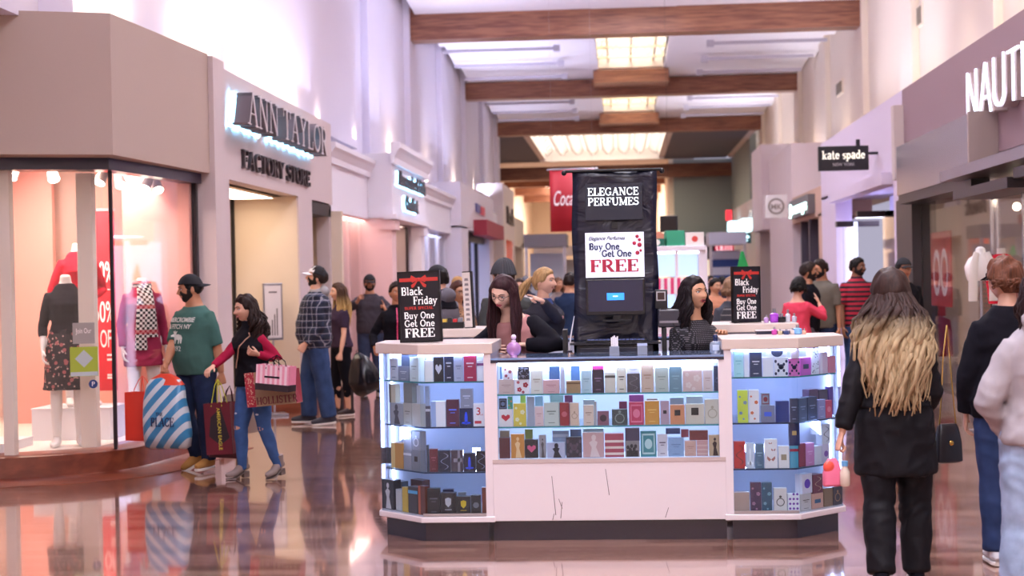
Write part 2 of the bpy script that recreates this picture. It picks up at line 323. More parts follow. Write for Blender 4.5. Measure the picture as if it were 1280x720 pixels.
# ceiling: flat white deck in three fields per bay, shallow lips between, a central light opening in every bay
beamsY = [10.5, 22.8, 35.1, 47.4, 59.6]
cb = MB(); ox0, ox1 = -.6, 1.35
for i in range(len(beamsY)):
    y0 = beamsY[i-1]+.3 if i else -4; y1 = beamsY[i]-.3
    a0, a1 = (y0+1.2, y1-.9)
    if i == 0: a0, a1 = 1, 9
    x0, x1 = WL+.25, WR-.05
    lo = ZC-.28
    def pl(xa, xb, ya_, yb_, za_=ZC, zb_=None):
        zb_ = lo if zb_ is None else zb_
        cb.add([(xa, ya_, za_), (xb, ya_, za_), (xb, yb_, zb_), (xa, yb_, zb_), (xa, ya_, ZC+.2), (xb, ya_, ZC+.2), (xb, yb_, ZC+.2), (xa, yb_, ZC+.2)], [(0, 1, 2, 3), (4, 7, 6, 5), (0, 4, 5, 1), (1, 5, 6, 2), (2, 6, 7, 3), (3, 7, 4, 0)])
    for k in range(3):
        ya_, yb_ = y0+(y1+.6-y0)*k/3, y0+(y1+.6-y0)*(k+1)/3
        pl(x0, ox0, ya_, yb_); pl(ox1, x1, ya_, yb_)
    pl(ox0, ox1, y0, a0, ZC, ZC-.05); pl(ox0, ox1, a1, y1+.6, ZC-.2, lo)
    for u in ((ox0-.1, ox0), (ox1, ox1+.1)): cb.box((u[0], a0-.1, ZC-.05), (u[1], a1+.1, ZC+1.9))
    for v in ((a0+.02, a0+.1), (a1-.12, a1-.02)): cb.box((ox0, v[0], ZC-.06), (ox1, v[1], ZC+1.89))
struct('ceiling', cb, mat('ceiling_white', 'f0edf3', .8))
struct('ceiling_deck', MB().box((-7, -4, ZC+1.9), (8, 62, ZC+2.1)), mat('deck_cream', 'c4a468', .8))
lat = MB(); pan = MB(); fan = MB()
for i in range(len(beamsY)):
    y0 = beamsY[i-1]+.3 if i else -4; y1 = beamsY[i]-.3; a0, a1 = (y0+1.2, y1-.9)
    if i == 0: a0, a1 = 1, 9
    y = a0+.4
    while y < a1-.2:
        lat.box((ox0, y, ZC+.02), (ox1, y+.09, ZC+.09)); lat.box((ox0, y, ZC+.5), (ox1, y+.08, ZC+.56))
        for k in range(4):
            xx = ox0+.1+k*.46; lat.tube([(xx, y+.04, ZC+.06), (xx+.23, y+.04, ZC+.53), (xx+.46, y+.04, ZC+.06)], .03, 5)
        y += 1.9
    for xx in (ox0+.3, .37, ox1-.3): lat.box((xx-.03, a0, ZC+.1), (xx+.03, a1, ZC+.15))
    for q in (a0+(a1-a0)*.2, a0+(a1-a0)*.52, a0+(a1-a0)*.85): pan.box((ox0+.1, q-.32, ZC+1.7), (ox1-.1, q+.32, ZC+1.76))
struct('trim_1', lat, mat('truss_cream', 'f4ead0', .5), 'cream truss lattice across the ceiling light openings', 'truss')
struct('ceiling_light_panels', pan, mat('skylight_panel', 'fff4d8', emis=1.3, ecol='ffeecb'), 'glowing panels above the ceiling openings', 'light')
n = 0
for Y in beamsY:
    struct('beam', MB().box((WL, Y-.3, 7.15 if Y < 40 else 7.2), (WR, Y+.3, 7.93 if Y < 40 else 7.72)), beamwood, 'long brown timber beam crossing the mall ceiling', 'beam')
for Y in beamsY[3:]:
    struct('beam', MB().box((-.75, Y-1.75, 7.42), (1.5, Y-.3, 7.8)), beamwood, 'dropped timber panel between the ceiling opening and a beam', 'beam')
shadowm = mat('ceiling_shadow_bar', 'ccc8d6', .5)  # added bars standing in for the shadow lines between ceiling panels
for i in (3, 4):
    y0, y1 = beamsY[i-1]+.3, beamsY[i]-.3
    for k in (.38, .62, .86):
        yy = y0+(y1-y0)*k
        for s_, (xa, xb) in (('left', (WL+.3, -1.6)), ('right', (2.4, WR-.2))):
            b = MB(); b.box((xa, yy-.05, ZC-.4), (xb, yy+.05, ZC-.32)); e_ = xb if s_ == 'left' else xa; b.box((e_-.09, yy-.09, ZC-.45), (e_+.09, yy+.09, ZC-.28)); struct('trim_2', b, shadowm, 'pale bar for a shadow line, with a small end fitting, below the %s ceiling panels' % s_, 'rail')

# ---- the wider court beyond: grey ceiling, big skylight, end wall, the corridor going on
gceil = mat('grey_ceiling', '6f7688', .8); teal = mat('teal_grey_wall', '9aa5a6', .8)
b = MB(); sx0, sx1, sy0, sy1 = -4.2, 2.3, 65, 80; gz = 7.8
b.box((-16, 62, gz), (sx0, 81.4, gz+.1)); b.box((sx1, 62, gz), (5.6, 81.4, gz+.1)); b.box((9.2, 62, gz), (18, 81.4, gz+.1)); b.box((sx0, 62, gz), (sx1, sy0, gz+.1)); b.box((sx0, sy1, gz), (sx1, 81.4, gz+.1))
struct('ceiling_court', b, gceil)
b = MB(); lt = MB()
for (x0, x1) in ((sx0, sx1), (5.6, 9.2)):
    b.box((x0, sy0, gz), (x0+.3, sy1, gz+.9)); b.box((x1-.3, sy0, gz), (x1, sy1, gz+.9)); b.box((x0, sy1-.3, gz-.1), (x1, sy1, gz+.9)); b.box((x0, sy0, gz), (x1, sy0+.3, gz+.9))
    y = sy0+1.2
    while y < sy1:
        b.box((x0, y, gz+.5), (x1, y+.16, gz+.66)); x = x0
        while x < x1-.3: b.tube([(x, y, gz+.5), (x+.4, y+.8, gz+.2), (x+.8, y, gz+.5)], .06, 4); x += .8
        y += 1.6
    lt.box((x0, sy0, gz+1.5), (x1, sy1, gz+1.6))
struct('window_1', b, white, 'white lattice of the large skylight beyond the beams', 'skylight'); struct('window_2', lt, mat('sky_panel', 'f6e2b8', emis=.6, ecol='ffe6bd'), 'bright skylight glazing', 'skylight')
struct('beam', MB().box((-8.8, 81.4, 6.85), (6.3, 82.2, 7.55)), beamwood, 'timber beam beyond the large skylight, above the red banner', 'beam')
b = MB(); b.box((2.85, 82, 0), (9, 82.4, 7.8)); b.box((5.9, 70, 0), (6.2, 82, 8)); struct('wall_end', b, teal)
b = MB(); b.box((-7.2, 81, 0), (-6.9, 120, 8)); struct('wall_far_left', b, cream); b = MB(); b.box((2.6, 82.4, 0), (2.85, 120, 8)); struct('wall_far_right', b, cream)
b = MB(); b.box((-8, 82.4, 7.9), (4, 120, 8)); struct('ceiling_far', b, white)
for Y in (90, 99, 108): struct('beam', MB().box((-7, Y, 7.0), (2.7, Y+.5, 7.5)), beamwood, 'short far timber beam glimpsed beyond the banner', 'beam')
struct('wall_back', MB().box((-8, 119, 0), (4, 119.3, 8)), cream)
struct('wall_court_left', MB().box((-16.2, 62, 0), (-16, 82, 8)), cream)
struct('wall_court_back', MB().box((-16, 82.2, 0), (-7.2, 82.4, 8)), mat('warm_white', 'e9dccb', .7))
struct('wall_near', MB().box((-14, -4.3, 0), (14, -4, 8)), cream)
# wall vents
for (x0, y0, x1, y1) in ((1141, 2, 1154, 42), (1047, 97, 1054, 122)):
    p0, p1 = onx(x0, y1, WR), onx(x1, y0, WR); b = MB(); ya, yb = p1.y, p0.y; za, zb = p0.z, p1.z; b.box((WR-.03, ya, za), (WR, yb, zb)); b.mi = 1
    for i in range(9):
        zz = za+.05+(zb-za-.1)*i/9; b.box((WR-.045, ya+.06, zz), (WR-.03, yb-.06, zz+(zb-za)/16))
    tag(b.build('wall_vent', [cream, mat('vent_slot', '8b8172', .6)]), 'slatted air vent high on the wall, %s' % ('larger and nearer the front' if x0 > 1100 else 'smaller, over the hanging black sign'), 'vent')
# ---------------------------------------------------------------- storefront helpers
def L_(a, b, t): return None
def onwall(X, s, Y0):   # s=+1: left wall facing +X, a runs along +Y ; s=-1: right wall facing -X, a runs along -Y
    return lambda a, b, t: (X+s*t, Y0+s*a, b)
def cornice(b, X, s, y0, y1, z1, h=.28, d=.14, mi=None, ends=True):
    pr = [(0, z1-h), (d*.35, z1-h), (d*.4, z1-h*.7), (d*.75, z1-h*.4), (d, z1-h*.25), (d, z1), (0, z1)]
    b.prof([(a, z) for a, z in (pr if s > 0 else pr)], lambda a, z, t: (X+s*a, t, z), y0-d*.7, y1+d*.7, mi)
def store(name, label): return thing(name, label, 'storefront')
# ---------- left store A: display window bay with taupe fascia
K = Vector((-4.38, 12.85)); Lf = Vector((-6.4, 11.95)); Rr = Vector((-4.2, 14.8))
fA = store('storefront', 'taupe corner storefront with a lit display window over a wood plinth'); 
b = MB(); k0 = (-4.22, 12.42)
poly = [(-6.6, 11.55), k0, (-4.05, 14.8), (-4.6, 14.8), (-4.85, 13.1), (-6.9, 12.3)]
b.prism(poly, 2.72, 3.9); b.build('fascia', taupe, fA)
b = MB(); b.prism([(-6.5, 11.9), (-4.36, 12.72), (-4.14, 14.8), (-4.3, 14.8), (-4.5, 12.95), (-6.6, 12.1)], 2.62, 2.73); b.build('header_rail', navyb, fA)
# wood plinth with a curved skirt that sweeps out to the floor
b = MB()
def sweep(t): # along front face then the angled face
    P_ = [Vector((-6.6, 11.75)), Vector((-5.6, 12.2)), Vector((-4.75, 12.58)), Vector((-4.35, 12.95)), Vector((-4.2, 13.7)), Vector((-4.08, 14.8))]
    k = min(int(t*5), 4); u = t*5-k
    p0, p1, p2, p3 = P_[max(k-1, 0)], P_[k], P_[k+1], P_[min(k+2, 5)]
    p = .5*((2*p1)+(p2-p0)*u+(2*p0-5*p1+4*p2-p3)*u*u+(3*p1-p0-3*p2+p3)*u**3); return p
N_ = 30; ring = []
for i in range(N_+1):
    p = sweep(i/N_); q = sweep(min(i/N_+.01, 1)); q0 = sweep(max(i/N_-.01, 0)); d = (q-q0).normalized(); nrm = Vector((d.y, -d.x))
    for off, z in ((-.35, 0), (-.35, .21), (-.0, .21), (.015, .2), (.02, .03), (.05, 0.012), (.42, .006), (.42, 0)): ring.append((p.x+nrm.x*off, p.y+nrm.y*off, z))
b.add(ring, [(i*8+j, i*8+(j+1) % 8, (i+1)*8+(j+1) % 8, (i+1)*8+j) for i in range(N_) for j in range(8)]+[tuple(range(8)), tuple(range(N_*8, N_*8+8))])
b.build('plinth', plinthwood, fA, smooth=True)
g = glass()
def pane(p, q, z0, z1, par, name='glass_pane', th=.012, m=None):
    d = (Vector(q)-Vector(p)).normalized(); n_ = Vector((d.y, -d.x))*th; b = MB(); b.prism([tuple(p), tuple(q), (q[0]-n_.x, q[1]-n_.y), (p[0]-n_.x, p[1]-n_.y)], z0, z1); return b.build(name, m or g, par)
KK = (-4.41, 12.88); LL = (-6.5, 12.02); RRp = (-4.2, 14.8)
pane(LL, KK, .21, 2.63, fA); pane(KK, RRp, .21, 2.63, fA)
b = MB(); b.box((KK[0]-.012, KK[1]-.012, .21), (KK[0]+.018, KK[1]+.012, 2.63)); m1 = b.build('mullion', dark, fA)
pz = at(8, 400, 12.5); b = MB(); b.box((pz.x-.045, pz.y, .21), (pz.x+.045, pz.y+.09, 2.62)); b.build('mullion', cream, fA)
pz = at(108, 400, 13.05); b = MB(); b.box((pz.x-.07, pz.y, .21), (pz.x+.07, pz.y+.1, 2.62)); b.build('mullion', cream, fA)
b = MB(); b.box((RRp[0]-.02, 14.74, .21), (RRp[0]+.02, 14.8, 2.63)); b.build('mullion', dark, fA)
# interior of the bay: floor, side wall, panelled back wall
b = MB(); b.prism([(-7.5, 12.1), (-6.5, 12.1), (-4.5, 12.95), (-4.25, 14.8), (-4.3, 16.4), (-7.5, 16.4)], .0, .2); b.build('display_floor', mat('display_floor', 'f5e9dd', .5), fA)
b = MB(); b.box((-7.6, 16.3, .2), (-4.32, 16.4, 3.2)); b.build('back_wall', mat('display_cream', 'f0d4c8', .7), fA)
b = MB(); b.box((-7.7, 12, .2), (-7.6, 16.4, 3.2)); b.build('side_wall', mat('display_cream', 'f0d4c8', .7), fA)
b = MB(); b.box((-4.9, 14.66, .2), (-4.23, 14.76, 2.72)); b.build('side_panel', pinkp, fA)
b = MB(); b.prism([(-7.6, 12.0), (-6.5, 11.9), (-4.45, 12.8), (-4.2, 14.8), (-4.3, 16.4), (-7.6, 16.4)], 2.95, 3.05); b.build('display_ceiling', mat('display_cream', 'f0d4c8', .7), fA)
b = MB()
q0, q1 = at(18, 300, 15.6), at(68, 300, 15.6); b.box((q0.x, 15.55, .2), (q1.x, 15.62, 3)); b.build('back_panel', pinkp, fA)
q0, q1 = at(120, 300, 16.1), at(228, 300, 16.1); b = MB(); b.box((q0.x, 16.1, .2), (q1.x, 16.15, 3)); b.build('back_panel', mat('blush_paint', 'ecb4a4', .6), fA)
# pier beside the bay and the letter-sign facade
AT = store('storefront', 'pinkish grey storefront with large raised serif letters lit from behind')
Y0, Y1 = 14.8, 21.0; ya, yb, yc = 15.42, 18.75, 19.6
pinkgrey = mat('pinkish_grey_paint', 'cdbdbc', .6)
b = MB(); b.box((-4.85, Y0, 0), (XL, ya-.2, 3.88)); b.box((-4.85, ya-.2, 0), (XL-.02, ya, 3.82)); b.box((-4.3, ya, 2.7), (XL-.02, Y1, 3.82)); b.box((-4.2, yb+.01, 0), (XL-.02, yc, 2.7)); b.box((-4.2, 20.75, 0), (XL-.02, Y1-.13, 2.7)); b.build('facade', pinkgrey, AT)
warmw = mat('warm_cream', 'dccab4', .7)
b = MB(); b.box((-5.3, yb, 0), (-4.04, yb+.12, 2.72)); b.box((-4.95, Y0, 0), (-4.88, yb, 2.72)); b.box((-5.3, Y1-.12, 0), (-3.88, Y1+.02, 2.6)); b.box((-4.95, yc, 0), (-4.88, Y1, 2.72)); b.build('entrance_wall', warmw, AT)
b = MB(); b.box((-4.95, ya-.2, 2.7), (-4.2, Y1, 2.78)); b.build('entrance_ceiling', mat('soffit', 'ead8c4', .7), AT)
for yy in (16.3, 17.6, 20.2):
    b = MB(); b.disc((-4.55, yy), .06, lambda a, c, t: (a, c, 2.698-t), 14); b.build('downlight', mat('downlight_glow', 'fff', emis=12, ecol='ffe9c4'), AT)
b = MB(); b.box((-4.87, yb-.03, 0), (-4.83, yb-.0, 2.68)); b.box((-4.6, 19.62, 2.52), (-4.02, 20.9, 2.68)); b.build('door_frame', black, AT)
b = MB(); b.box((-5.2, yb-.06, 0), (-3.99, yc+.05, .17)); b.box((-4.1, Y1-.3, 0), (-3.84, Y1+.06, .17)); b.box((-4.02, Y0, 0), (-3.97, ya, .17)); b.build('wood_base', plinthwood, AT)
# raised letters: grey cans with pale faces, lit behind
p = onx(296, 112, XL+.15); q = onx(411, 193, XL+.15); z0_, h_ = 3.02, .42
Yl0, Yl1 = 15.3, 19.5
b = MB(); fn = lambda a, c, t: (XL+.06+t, Yl0+a, c); lettering(b, 'ANN TAYLOR', fn, .345, w=Yl1-Yl0, y0=3.25, th=.16, mi=0, bold=.95)
fn2 = lambda a, c, t: (XL+.222+t, Yl0+a, c); lettering(b, 'ANN TAYLOR', fn2, .345, w=Yl1-Yl0, y0=3.25, th=.004, mi=1, bold=.5)
b.build('lettering', [mat('letter_can', '6b5f63', .4), mat('letter_face', 'd8cfd2', .4)], AT)
b = MB(); lettering(b, 'ANN TAYLOR', lambda a, c, t: (XL+.012+t, Yl0-.03+a, c), .375, w=Yl1-Yl0+.04, y0=3.235, th=.01, bold=1.3); b.build('letter_backlight', mat('halo_light', 'c8ecff', emis=5, ecol='9fe4ff'), AT)
b = MB()
lettering(b, 'FACTORY STORE', lambda a, c, t: (XL-.018+t, 15.9+a, c), .2, w=3.5, y0=2.85, th=.035, bold=.8)
b.build('lettering', mat('letter_dark', '3b3034', .4), AT)
# ---------- further left stores
B1 = store('storefront', 'white storefront bay with plain cornice between the serif letter facade and the blackletter sign')
wpaint = mat('bright_white_paint', 'eeebf4', .55); pinkshade = mat('pinkish_panel', 'e6c6c4', .5)
b = MB(); b.box((-4.7, 21.04, 2.63), (-4.1, 24.5, 3.45)); cornice(b, -4.1, 1, 21.1, 24.5, 3.58); b.build('fascia', wpaint, B1)
b = MB(); b.box((-4.6, 21.04, 0), (-4.5, 24.5, 2.65)); 
for yy in (21.9, 22.9, 23.9): b.box((-4.52, yy, 0), (-4.4, yy+.75, 2.5))
b.build('panelling', pinkshade, B1)
pane((-4.25, 21.1), (-4.25, 24.5), .1, 2.63, B1); b = MB()
for yy in (21.1, 22.1, 23.3, 24.4): b.box((-4.27, yy, 0), (-4.22, yy+.04, 2.63))
b.box((-4.3, 21.05, 0), (-4.12, 24.5, .14)); b.build('window_frame', pinkshade, B1)
p = onx(440, 273, -4.4); b = MB(); b.box((p.x, p.y-.12, p.z-.12), (p.x+.02, p.y+.22, p.z+.12)); b.build('red_poster', mat('red_neon', 'e0303c', emis=1.5), B1)
B2 = store('storefront', 'white projecting storefront with a dark blackletter style sign in two lines')
b = MB(); b.box((-4.88, 24.5, 2.65), (-3.7, 28.6, 3.7)); cornice(b, -3.7, 1, 24.5, 28.6, 3.86, .34, .16); b.box((-3.84, 24.4, 2.62), (-3.62, 28.7, 2.7)); b.build('fascia', wpaint, B2)
for yy in (24.5, 28.1): b = MB(); b.box((-5, yy, 0), (-3.72, yy+.45, 2.64)); b.box((-3.9, yy-.05, 2.45), (-3.66, yy+.5, 2.6)); b.box((-3.9, yy-.05, 0), (-3.67, yy+.5, .2)); b.build('pilaster', wpaint if yy > 25 else pinkshade, B2)
b = MB(); b.box((-5, 28.0, 0), (-4, 28.1, 2.64)); b.box((-4.95, 25, 0), (-4.9, 28, 2.64)); b.build('entrance_wall', mat('taupe_shade', 'b9a9a6', .6), B2)
b = MB(); b.box((-4.7, 26, 0), (-4.65, 26.06, 2.6)); b.box((-4.0, 27.98, 0), (-3.95, 28.02, 2.6)); b.build('door_frame', dark, B2)
dk = mat('letter_dark', '3b3034', .4)
for tx, y_, zz, hh, w_ in (('Abercrombie & Fitch', 24.85, 3.2, .24, 3.4), ('Outlet', 25.6, 2.82, .24, 1.6)):
    b = MB(); lettering(b, tx, lambda a, c, t: (-3.66+t, y_+a, c), hh, w=w_, y0=zz, th=.03, bold=1.2); b.build('lettering', dk, B2)
    b = MB(); lettering(b, tx, lambda a, c, t: (-3.69+t, y_-.03+a, c), hh, w=w_, y0=zz-.01, th=.008, bold=1.4); b.build('letter_backlight', mat('halo_light', 'c8ecff', emis=5), B2)
B3 = store('storefront', 'plain white storefront bay with pale blue windows before the red awning')
b = MB(); b.box((-4.7, 28.6, 2.7), (-4.05, 36, 3.45)); cornice(b, -4.05, 1, 28.8, 36, 3.58); b.build('fascia', wpaint, B3)
b = MB(); b.box((-4.6, 28.6, 0), (-4.45, 36, 2.7)); b.build('panelling', mat('pale_blue_panel', 'c9d2f2', .5), B3)
pane((-4.2, 28.6), (-4.2, 36), .1, 2.7, B3); b = MB()
for yy in (28.7, 30.6, 32.6, 34.4, 35.8): b.box((-4.24, yy, 0), (-4.16, yy+.12, 2.7))
b.build('window_frame', wpaint, B3)
B4 = store('storefront', 'tall white storefront block with a red awning over its door')
b = MB(); b.box((-4.88, 36, 2.85), (-3.8, 45, 3.95)); b.box((-4.88, 36, 0), (-3.8, 37.6, 2.9)); b.box((-4.88, 43.6, 0), (-3.8, 45, 2.9)); b.build('block', lilac, B4)
b = MB(); b.box((-3.8, 39, 2.75), (-3.45, 44.6, 3.15)); b.build('awning', mat('awning_red', 'a03040', .6), B4)
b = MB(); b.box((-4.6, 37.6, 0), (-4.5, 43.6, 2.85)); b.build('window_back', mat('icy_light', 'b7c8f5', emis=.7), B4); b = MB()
for yy in (37.6, 39.6, 41.6): b.box((-4.05, yy, 0), (-3.95, yy+.1, 2.85))
b.box((-4.05, 37.6, 2.6), (-3.95, 43.6, 2.85)); b.build('door_frame', dark, B4)
b = MB(); b.box((-3.8, 39.6, 3.38), (-3.76, 40.7, 3.6), 0); b.box((-3.8, 40.9, 3.36), (-3.76, 42.0, 3.58), 1); b.build('sign', [mat('sign_blue', '5b5fa0', .5), mat('sign_red', 'd0455a', .5)], B4)
B5 = store('storefront', 'low recessed white storefront bay past the red awning')
b = MB(); b.box((-4.8, 45, 2.9), (-4, 49, 3.7)); b.build('fascia', wpaint, B5); b = MB(); b.box((-4.7, 45, 0), (-4.6, 49, 2.9)); b.box((-4.1, 46.8, 0), (-4, 47.1, 2.9)); b.build('panelling', mat('taupe_shade', 'b9a9a6', .6), B5)
B6 = store('storefront', 'tallest far white storefront block with small dark sign and an orange strip')
b = MB(); b.box((-4.74, 49, 2.9), (-3.8, 54, 4.7)); b.box((-4.88, 49, 0), (-3.8, 50, 2.9)); b.box((-4.88, 53, 0), (-3.8, 54, 2.9)); b.build('block', mat('sandy_white', 'e8dcd6', .6), B6)
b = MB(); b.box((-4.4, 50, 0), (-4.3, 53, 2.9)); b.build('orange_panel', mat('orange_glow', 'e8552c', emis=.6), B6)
b = MB(); lettering(b, 'Brook', lambda a, c, t: (-3.8+t, 50.2+a, c), .6, w=3, y0=3.45, th=.06, style='sans', bold=2); b.build('lettering', dk, B6)
B7 = store('storefront', 'last low cream storefront block along the lit wall')
b = MB(); b.box((-4.88, 54, 2.8), (-3.95, 61.5, 3.9)); b.box((-4.88, 60, 0), (-3.95, 61.5, 3)); b.box((-4.6, 54, 0), (-4.5, 60, 2.8)); b.build('block', cream, B7)
# ---------- right side
NA = store('storefront', 'mauve storefront with tall thin white lit letters over a grey canopy')
b = MB(); b.box((XR, 11.5, 2.6), (5.2, 21.9, 4.17)); b.build('fascia', mauve, NA)
b = MB(); b.box((3.5, 11.5, 2.58), (XR+.2, 17, 2.69)); b.build('canopy', mat('canopy_grey', '8d848c', .35, metal=.3), NA)
b = MB(); lettering(b, 'NAUTICA', lambda a, c, t: (XR-.16-t, 17.12-a, c), .52, w=3.7, y0=3.25, th=.02, style='thin', bold=.5); nl = b.build('lettering', mat('letter_glow', 'f4f4ff', emis=1.4, ecol='dfe8ff'), NA)
b = MB(); lettering(b, 'NAUTICA', lambda a, c, t: (XR-.005-t, 17.12-a, c), .52, w=3.7, y0=3.25, th=.14, style='thin', bold=.85); b.build('letter_can', mat('letter_side', 'b59f9a', .5), NA)
b = MB(); b.box((3.7, 16.5, 2.62), (XR, 20.75, 3.27)); b.build('sign_box', mat('steel_panel', 'b3aab2', .16, metal=.55), NA)
b = MB(); b.box((3.69, 16.44, 2.6), (XR, 16.5, 3.29)); b.build('sign_box_edge', mat('beige_edge', 'a8948c', .5), NA)
b = MB(); b.box((3.72, 16.5, 2.5), (XR, 20.75, 2.62)); b.box((3.88, 20.7, 0), (XR+.2, 21.85, 2.6)); b.build('door_frame', dark, NA)
for (a, c) in (((XR, 20.7), (XR, 16.6)), ((XR-.05, 16.4), (XR-.05, 14.2)), ((XR-.05, 14.1), (XR-.05, 11.6))): pane(a, c, .12, 2.56, NA)
b = MB()
for yy in (16.5, 15.2, 14.15, 12.8): b.box((XR-.09, yy-.025, 0), (XR-.01, yy+.025, 2.58))
b.box((XR-.1, 11.6, 0), (XR, 20.7, .12)); b.build('chrome_frame', chrome, NA)
b = MB(); b.box((3.55, 14.3, 2.36), (XR, 16.6, 2.46)); b.box((3.6, 13.5, 2.44), (XR, 14.28, 2.54)); b.build('door_rail', dark, NA)
inm = mat('shop_interior_wall', 'cfc3bd', .7)
b = MB(); b.box((7.4, 11.5, 0), (7.5, 22, 2.9)); b.box((XR+.21, 21.75, 0), (7.5, 21.85, 2.9)); b.box((5.6, 16.9, 0), (7, 17.0, 2.6)); b.build('interior_wall', inm, NA)
b = MB(); b.box((XR, 11.5, 2.75), (7.5, 22, 2.85)); b.build('interior_ceiling', white, NA)
b = MB(); b.box((XR+.02, 11.5, 0.005), (7.5, 22, .02)); b.build('interior_floor', mat('shop_floor', 'b9a69a', .3), NA)
for (yy, zz) in ((17.3, 2.2), (17.9, 2.3), (18.5, 2.35), (14.8, 2.4), (13.4, 2.5)):
    b = MB(); b.ball((4.7, yy, zz), .05, 10, 6); b.build('lamp', mat('spot_glow', 'fff', emis=12, ecol='ffe6c8'), NA)
KSp = store('storefront', 'lilac white storefront with recessed glass entrance under the hanging black sign')
lil2 = mat('lilac_paint', 'ddcfe0', .5)
b = MB(); b.box((XR, 21.9, 3.05), (5.2, 30.8, 4.17)); b.box((XR, 21.9, 0), (4.3, 22.7, 3.1)); b.box((XR, 28.8, 0), (4.3, 30.8, 3.1)); b.box((3.86, 22.9, 2.9), (XR+.1, 28.8, 3.08)); b.build('facade', lil2, KSp)
b = MB(); b.box((XR-.14, 21.8, 2.9), (XR, 22.0, 3.95)); b.build('pilaster', greige, KSp)
b = MB(); b.box((5.0, 22.7, 0), (5.1, 28.8, 3)); b.box((4.3, 25.2, 0), (5.1, 25.3, 2.6)); b.build('entrance_wall', mat('entrance_pale', 'd9d0ea', .5), KSp)
b = MB(); b.box((3.85, 25.2, 2.5), (4.6, 25.4, 2.6)); b.box((3.85, 27.6, 2.42), (4.6, 27.8, 2.52)); b.build('door_rail', dark, KSp)
pane((4.25, 25.2), (4.25, 22.8), .1, 2.5, KSp); pane((4.1, 28.7), (4.1, 27.6), .1, 2.5, KSp)
b = MB(); b.box((4.15, 27.5, 0), (4.2, 28.8, 2.5)); b.build('light_panel', mat('blue_white_light', 'dfe4ff', emis=1.6, ecol='cfd8ff'), KSp)
sg = thing('hanging_sign', 'black hanging blade sign with white lowercase lettering and small capitals', 'sign', at(1054, 198, 24))
s0 = sg.location; w_, h_ = .385, .19
b = MB(); b.box((-w_, -.05, -h_), (w_, .05, h_)); b.build('sign_board', mat('sign_black', '17151a', .4), sg, bevel=.005)
fn = lambda a, c, t: (a, -.05-t, c)
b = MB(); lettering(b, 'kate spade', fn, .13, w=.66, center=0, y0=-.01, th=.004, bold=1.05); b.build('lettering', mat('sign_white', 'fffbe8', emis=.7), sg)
b = MB(); lettering(b, 'NEW YORK', fn, .05, w=.34, center=0, y0=-.12, th=.004, style='sans'); b.build('lettering', mat('sign_grey', 'bbb4b4', .5), sg)
b = MB(); b.box((.2, -.02, h_), (.26, .02, h_+.1)); b.box((w_-.02, -.02, .05), (XR-s0.x+.02, .02, .09)); b.build('bracket', black, sg)
JN = store('storefront', 'tan storefront with a grey box sign glowing pale green over dark doors')
tan = mat('tan_paint', 'c9a58e', .6)
b = MB(); b.box((XR, 30.8, 2.75), (5, 36, 3.35)); b.box((XR, 30.8, 0), (4.4, 31.3, 2.8)); b.build('fascia', tan, JN)
b = MB(); b.box((3.85, 31.8, 2.84), (XR, 35.2, 3.24)); b.build('sign_box', mat('sign_grey_box', '6f6a6c', .5), JN)
b = MB(); lettering(b, 'Journeys', lambda a, c, t: (3.85-t, 35-a, c), .24, w=3.0, y0=2.93, th=.03, style='sans', bold=2); b.build('lettering', mat('mint_glow', 'd8fff4', emis=4, ecol='bff5ea'), JN)
b = MB(); b.box((4.3, 31.3, 0), (4.4, 36, 2.75)); b.box((XR, 32.8, 0), (4.3, 32.95, 2.75)); b.box((XR, 34.3, 0), (4.3, 34.45, 2.75)); b.build('door_leaf', mat('door_dark', '4a4350', .4), JN)
MKs = store('storefront', 'tall off white storefront block with a square emblem board beside the tan storefront')
b = MB(); b.box((XR, 36, 0), (5.2, 41.5, 4.65)); b.box((XR-.2, 41.5, 2.8), (5.2, 44.5, 5.1)); b.build('block', mat('offwhite_block', 'e3d5d6', .6), MKs)
sg = thing('round_emblem_sign', 'white square blade sign with a brown ring emblem', 'sign', at(970, 258, 35.8)); b = MB(); b.box((-.26, -.05, -.27), (.26, .05, .27)); b.build('sign_board', mat('emblem_white', 'eae0de', .5), sg)
b = MB(); ringp = [(.19*math.cos(a), .19*math.sin(a)) for a in np.linspace(0, 2*PI, 25)]
for i in range(24):
    (a0, b0), (a1, b1) = ringp[i], ringp[i+1]; k = .78; b.prof([(a0, b0), (a1, b1), (a1*k, b1*k), (a0*k, b0*k)], fn, 0, .01)
lettering(b, 'MK', fn, .13, center=0, y0=-.07, th=.012, style='sans', bold=3); b.build('emblem', mat('emblem_brown', '8f7f78', .5), sg)
b = MB(); b.box((.2, -.02, -.02), (XR-sg.location.x+.05, .02, .02)); b.build('bracket', silver, sg)
FR = store('storefront', 'far beige storefront frame with bright pale green signs')
b = MB(); b.box((XR, 44.5, 3.0), (5, 55, 3.9)); b.box((XR, 44.5, 0), (4.6, 46, 3)); b.box((XR, 49, 0), (4.6, 50, 3)); b.box((XR, 54, 0), (4.6, 55, 3)); b.build('block', greige, FR)
b = MB(); b.box((3.7, 46.5, 2.9), (3.95, 48.5, 3.3), 0); b.box((3.65, 51.5, 2.95), (3.95, 53, 3.4), 0); b.build('lit_sign', mat('mint_glow2', 'dffcff', emis=1.6, ecol='c6f2ff'), FR)
b = MB(); b.box((4.3, 46, 0), (4.4, 54, 3)); b.build('shop_glow', mat('shop_glow', 'd7c4b0', emis=.5), FR)
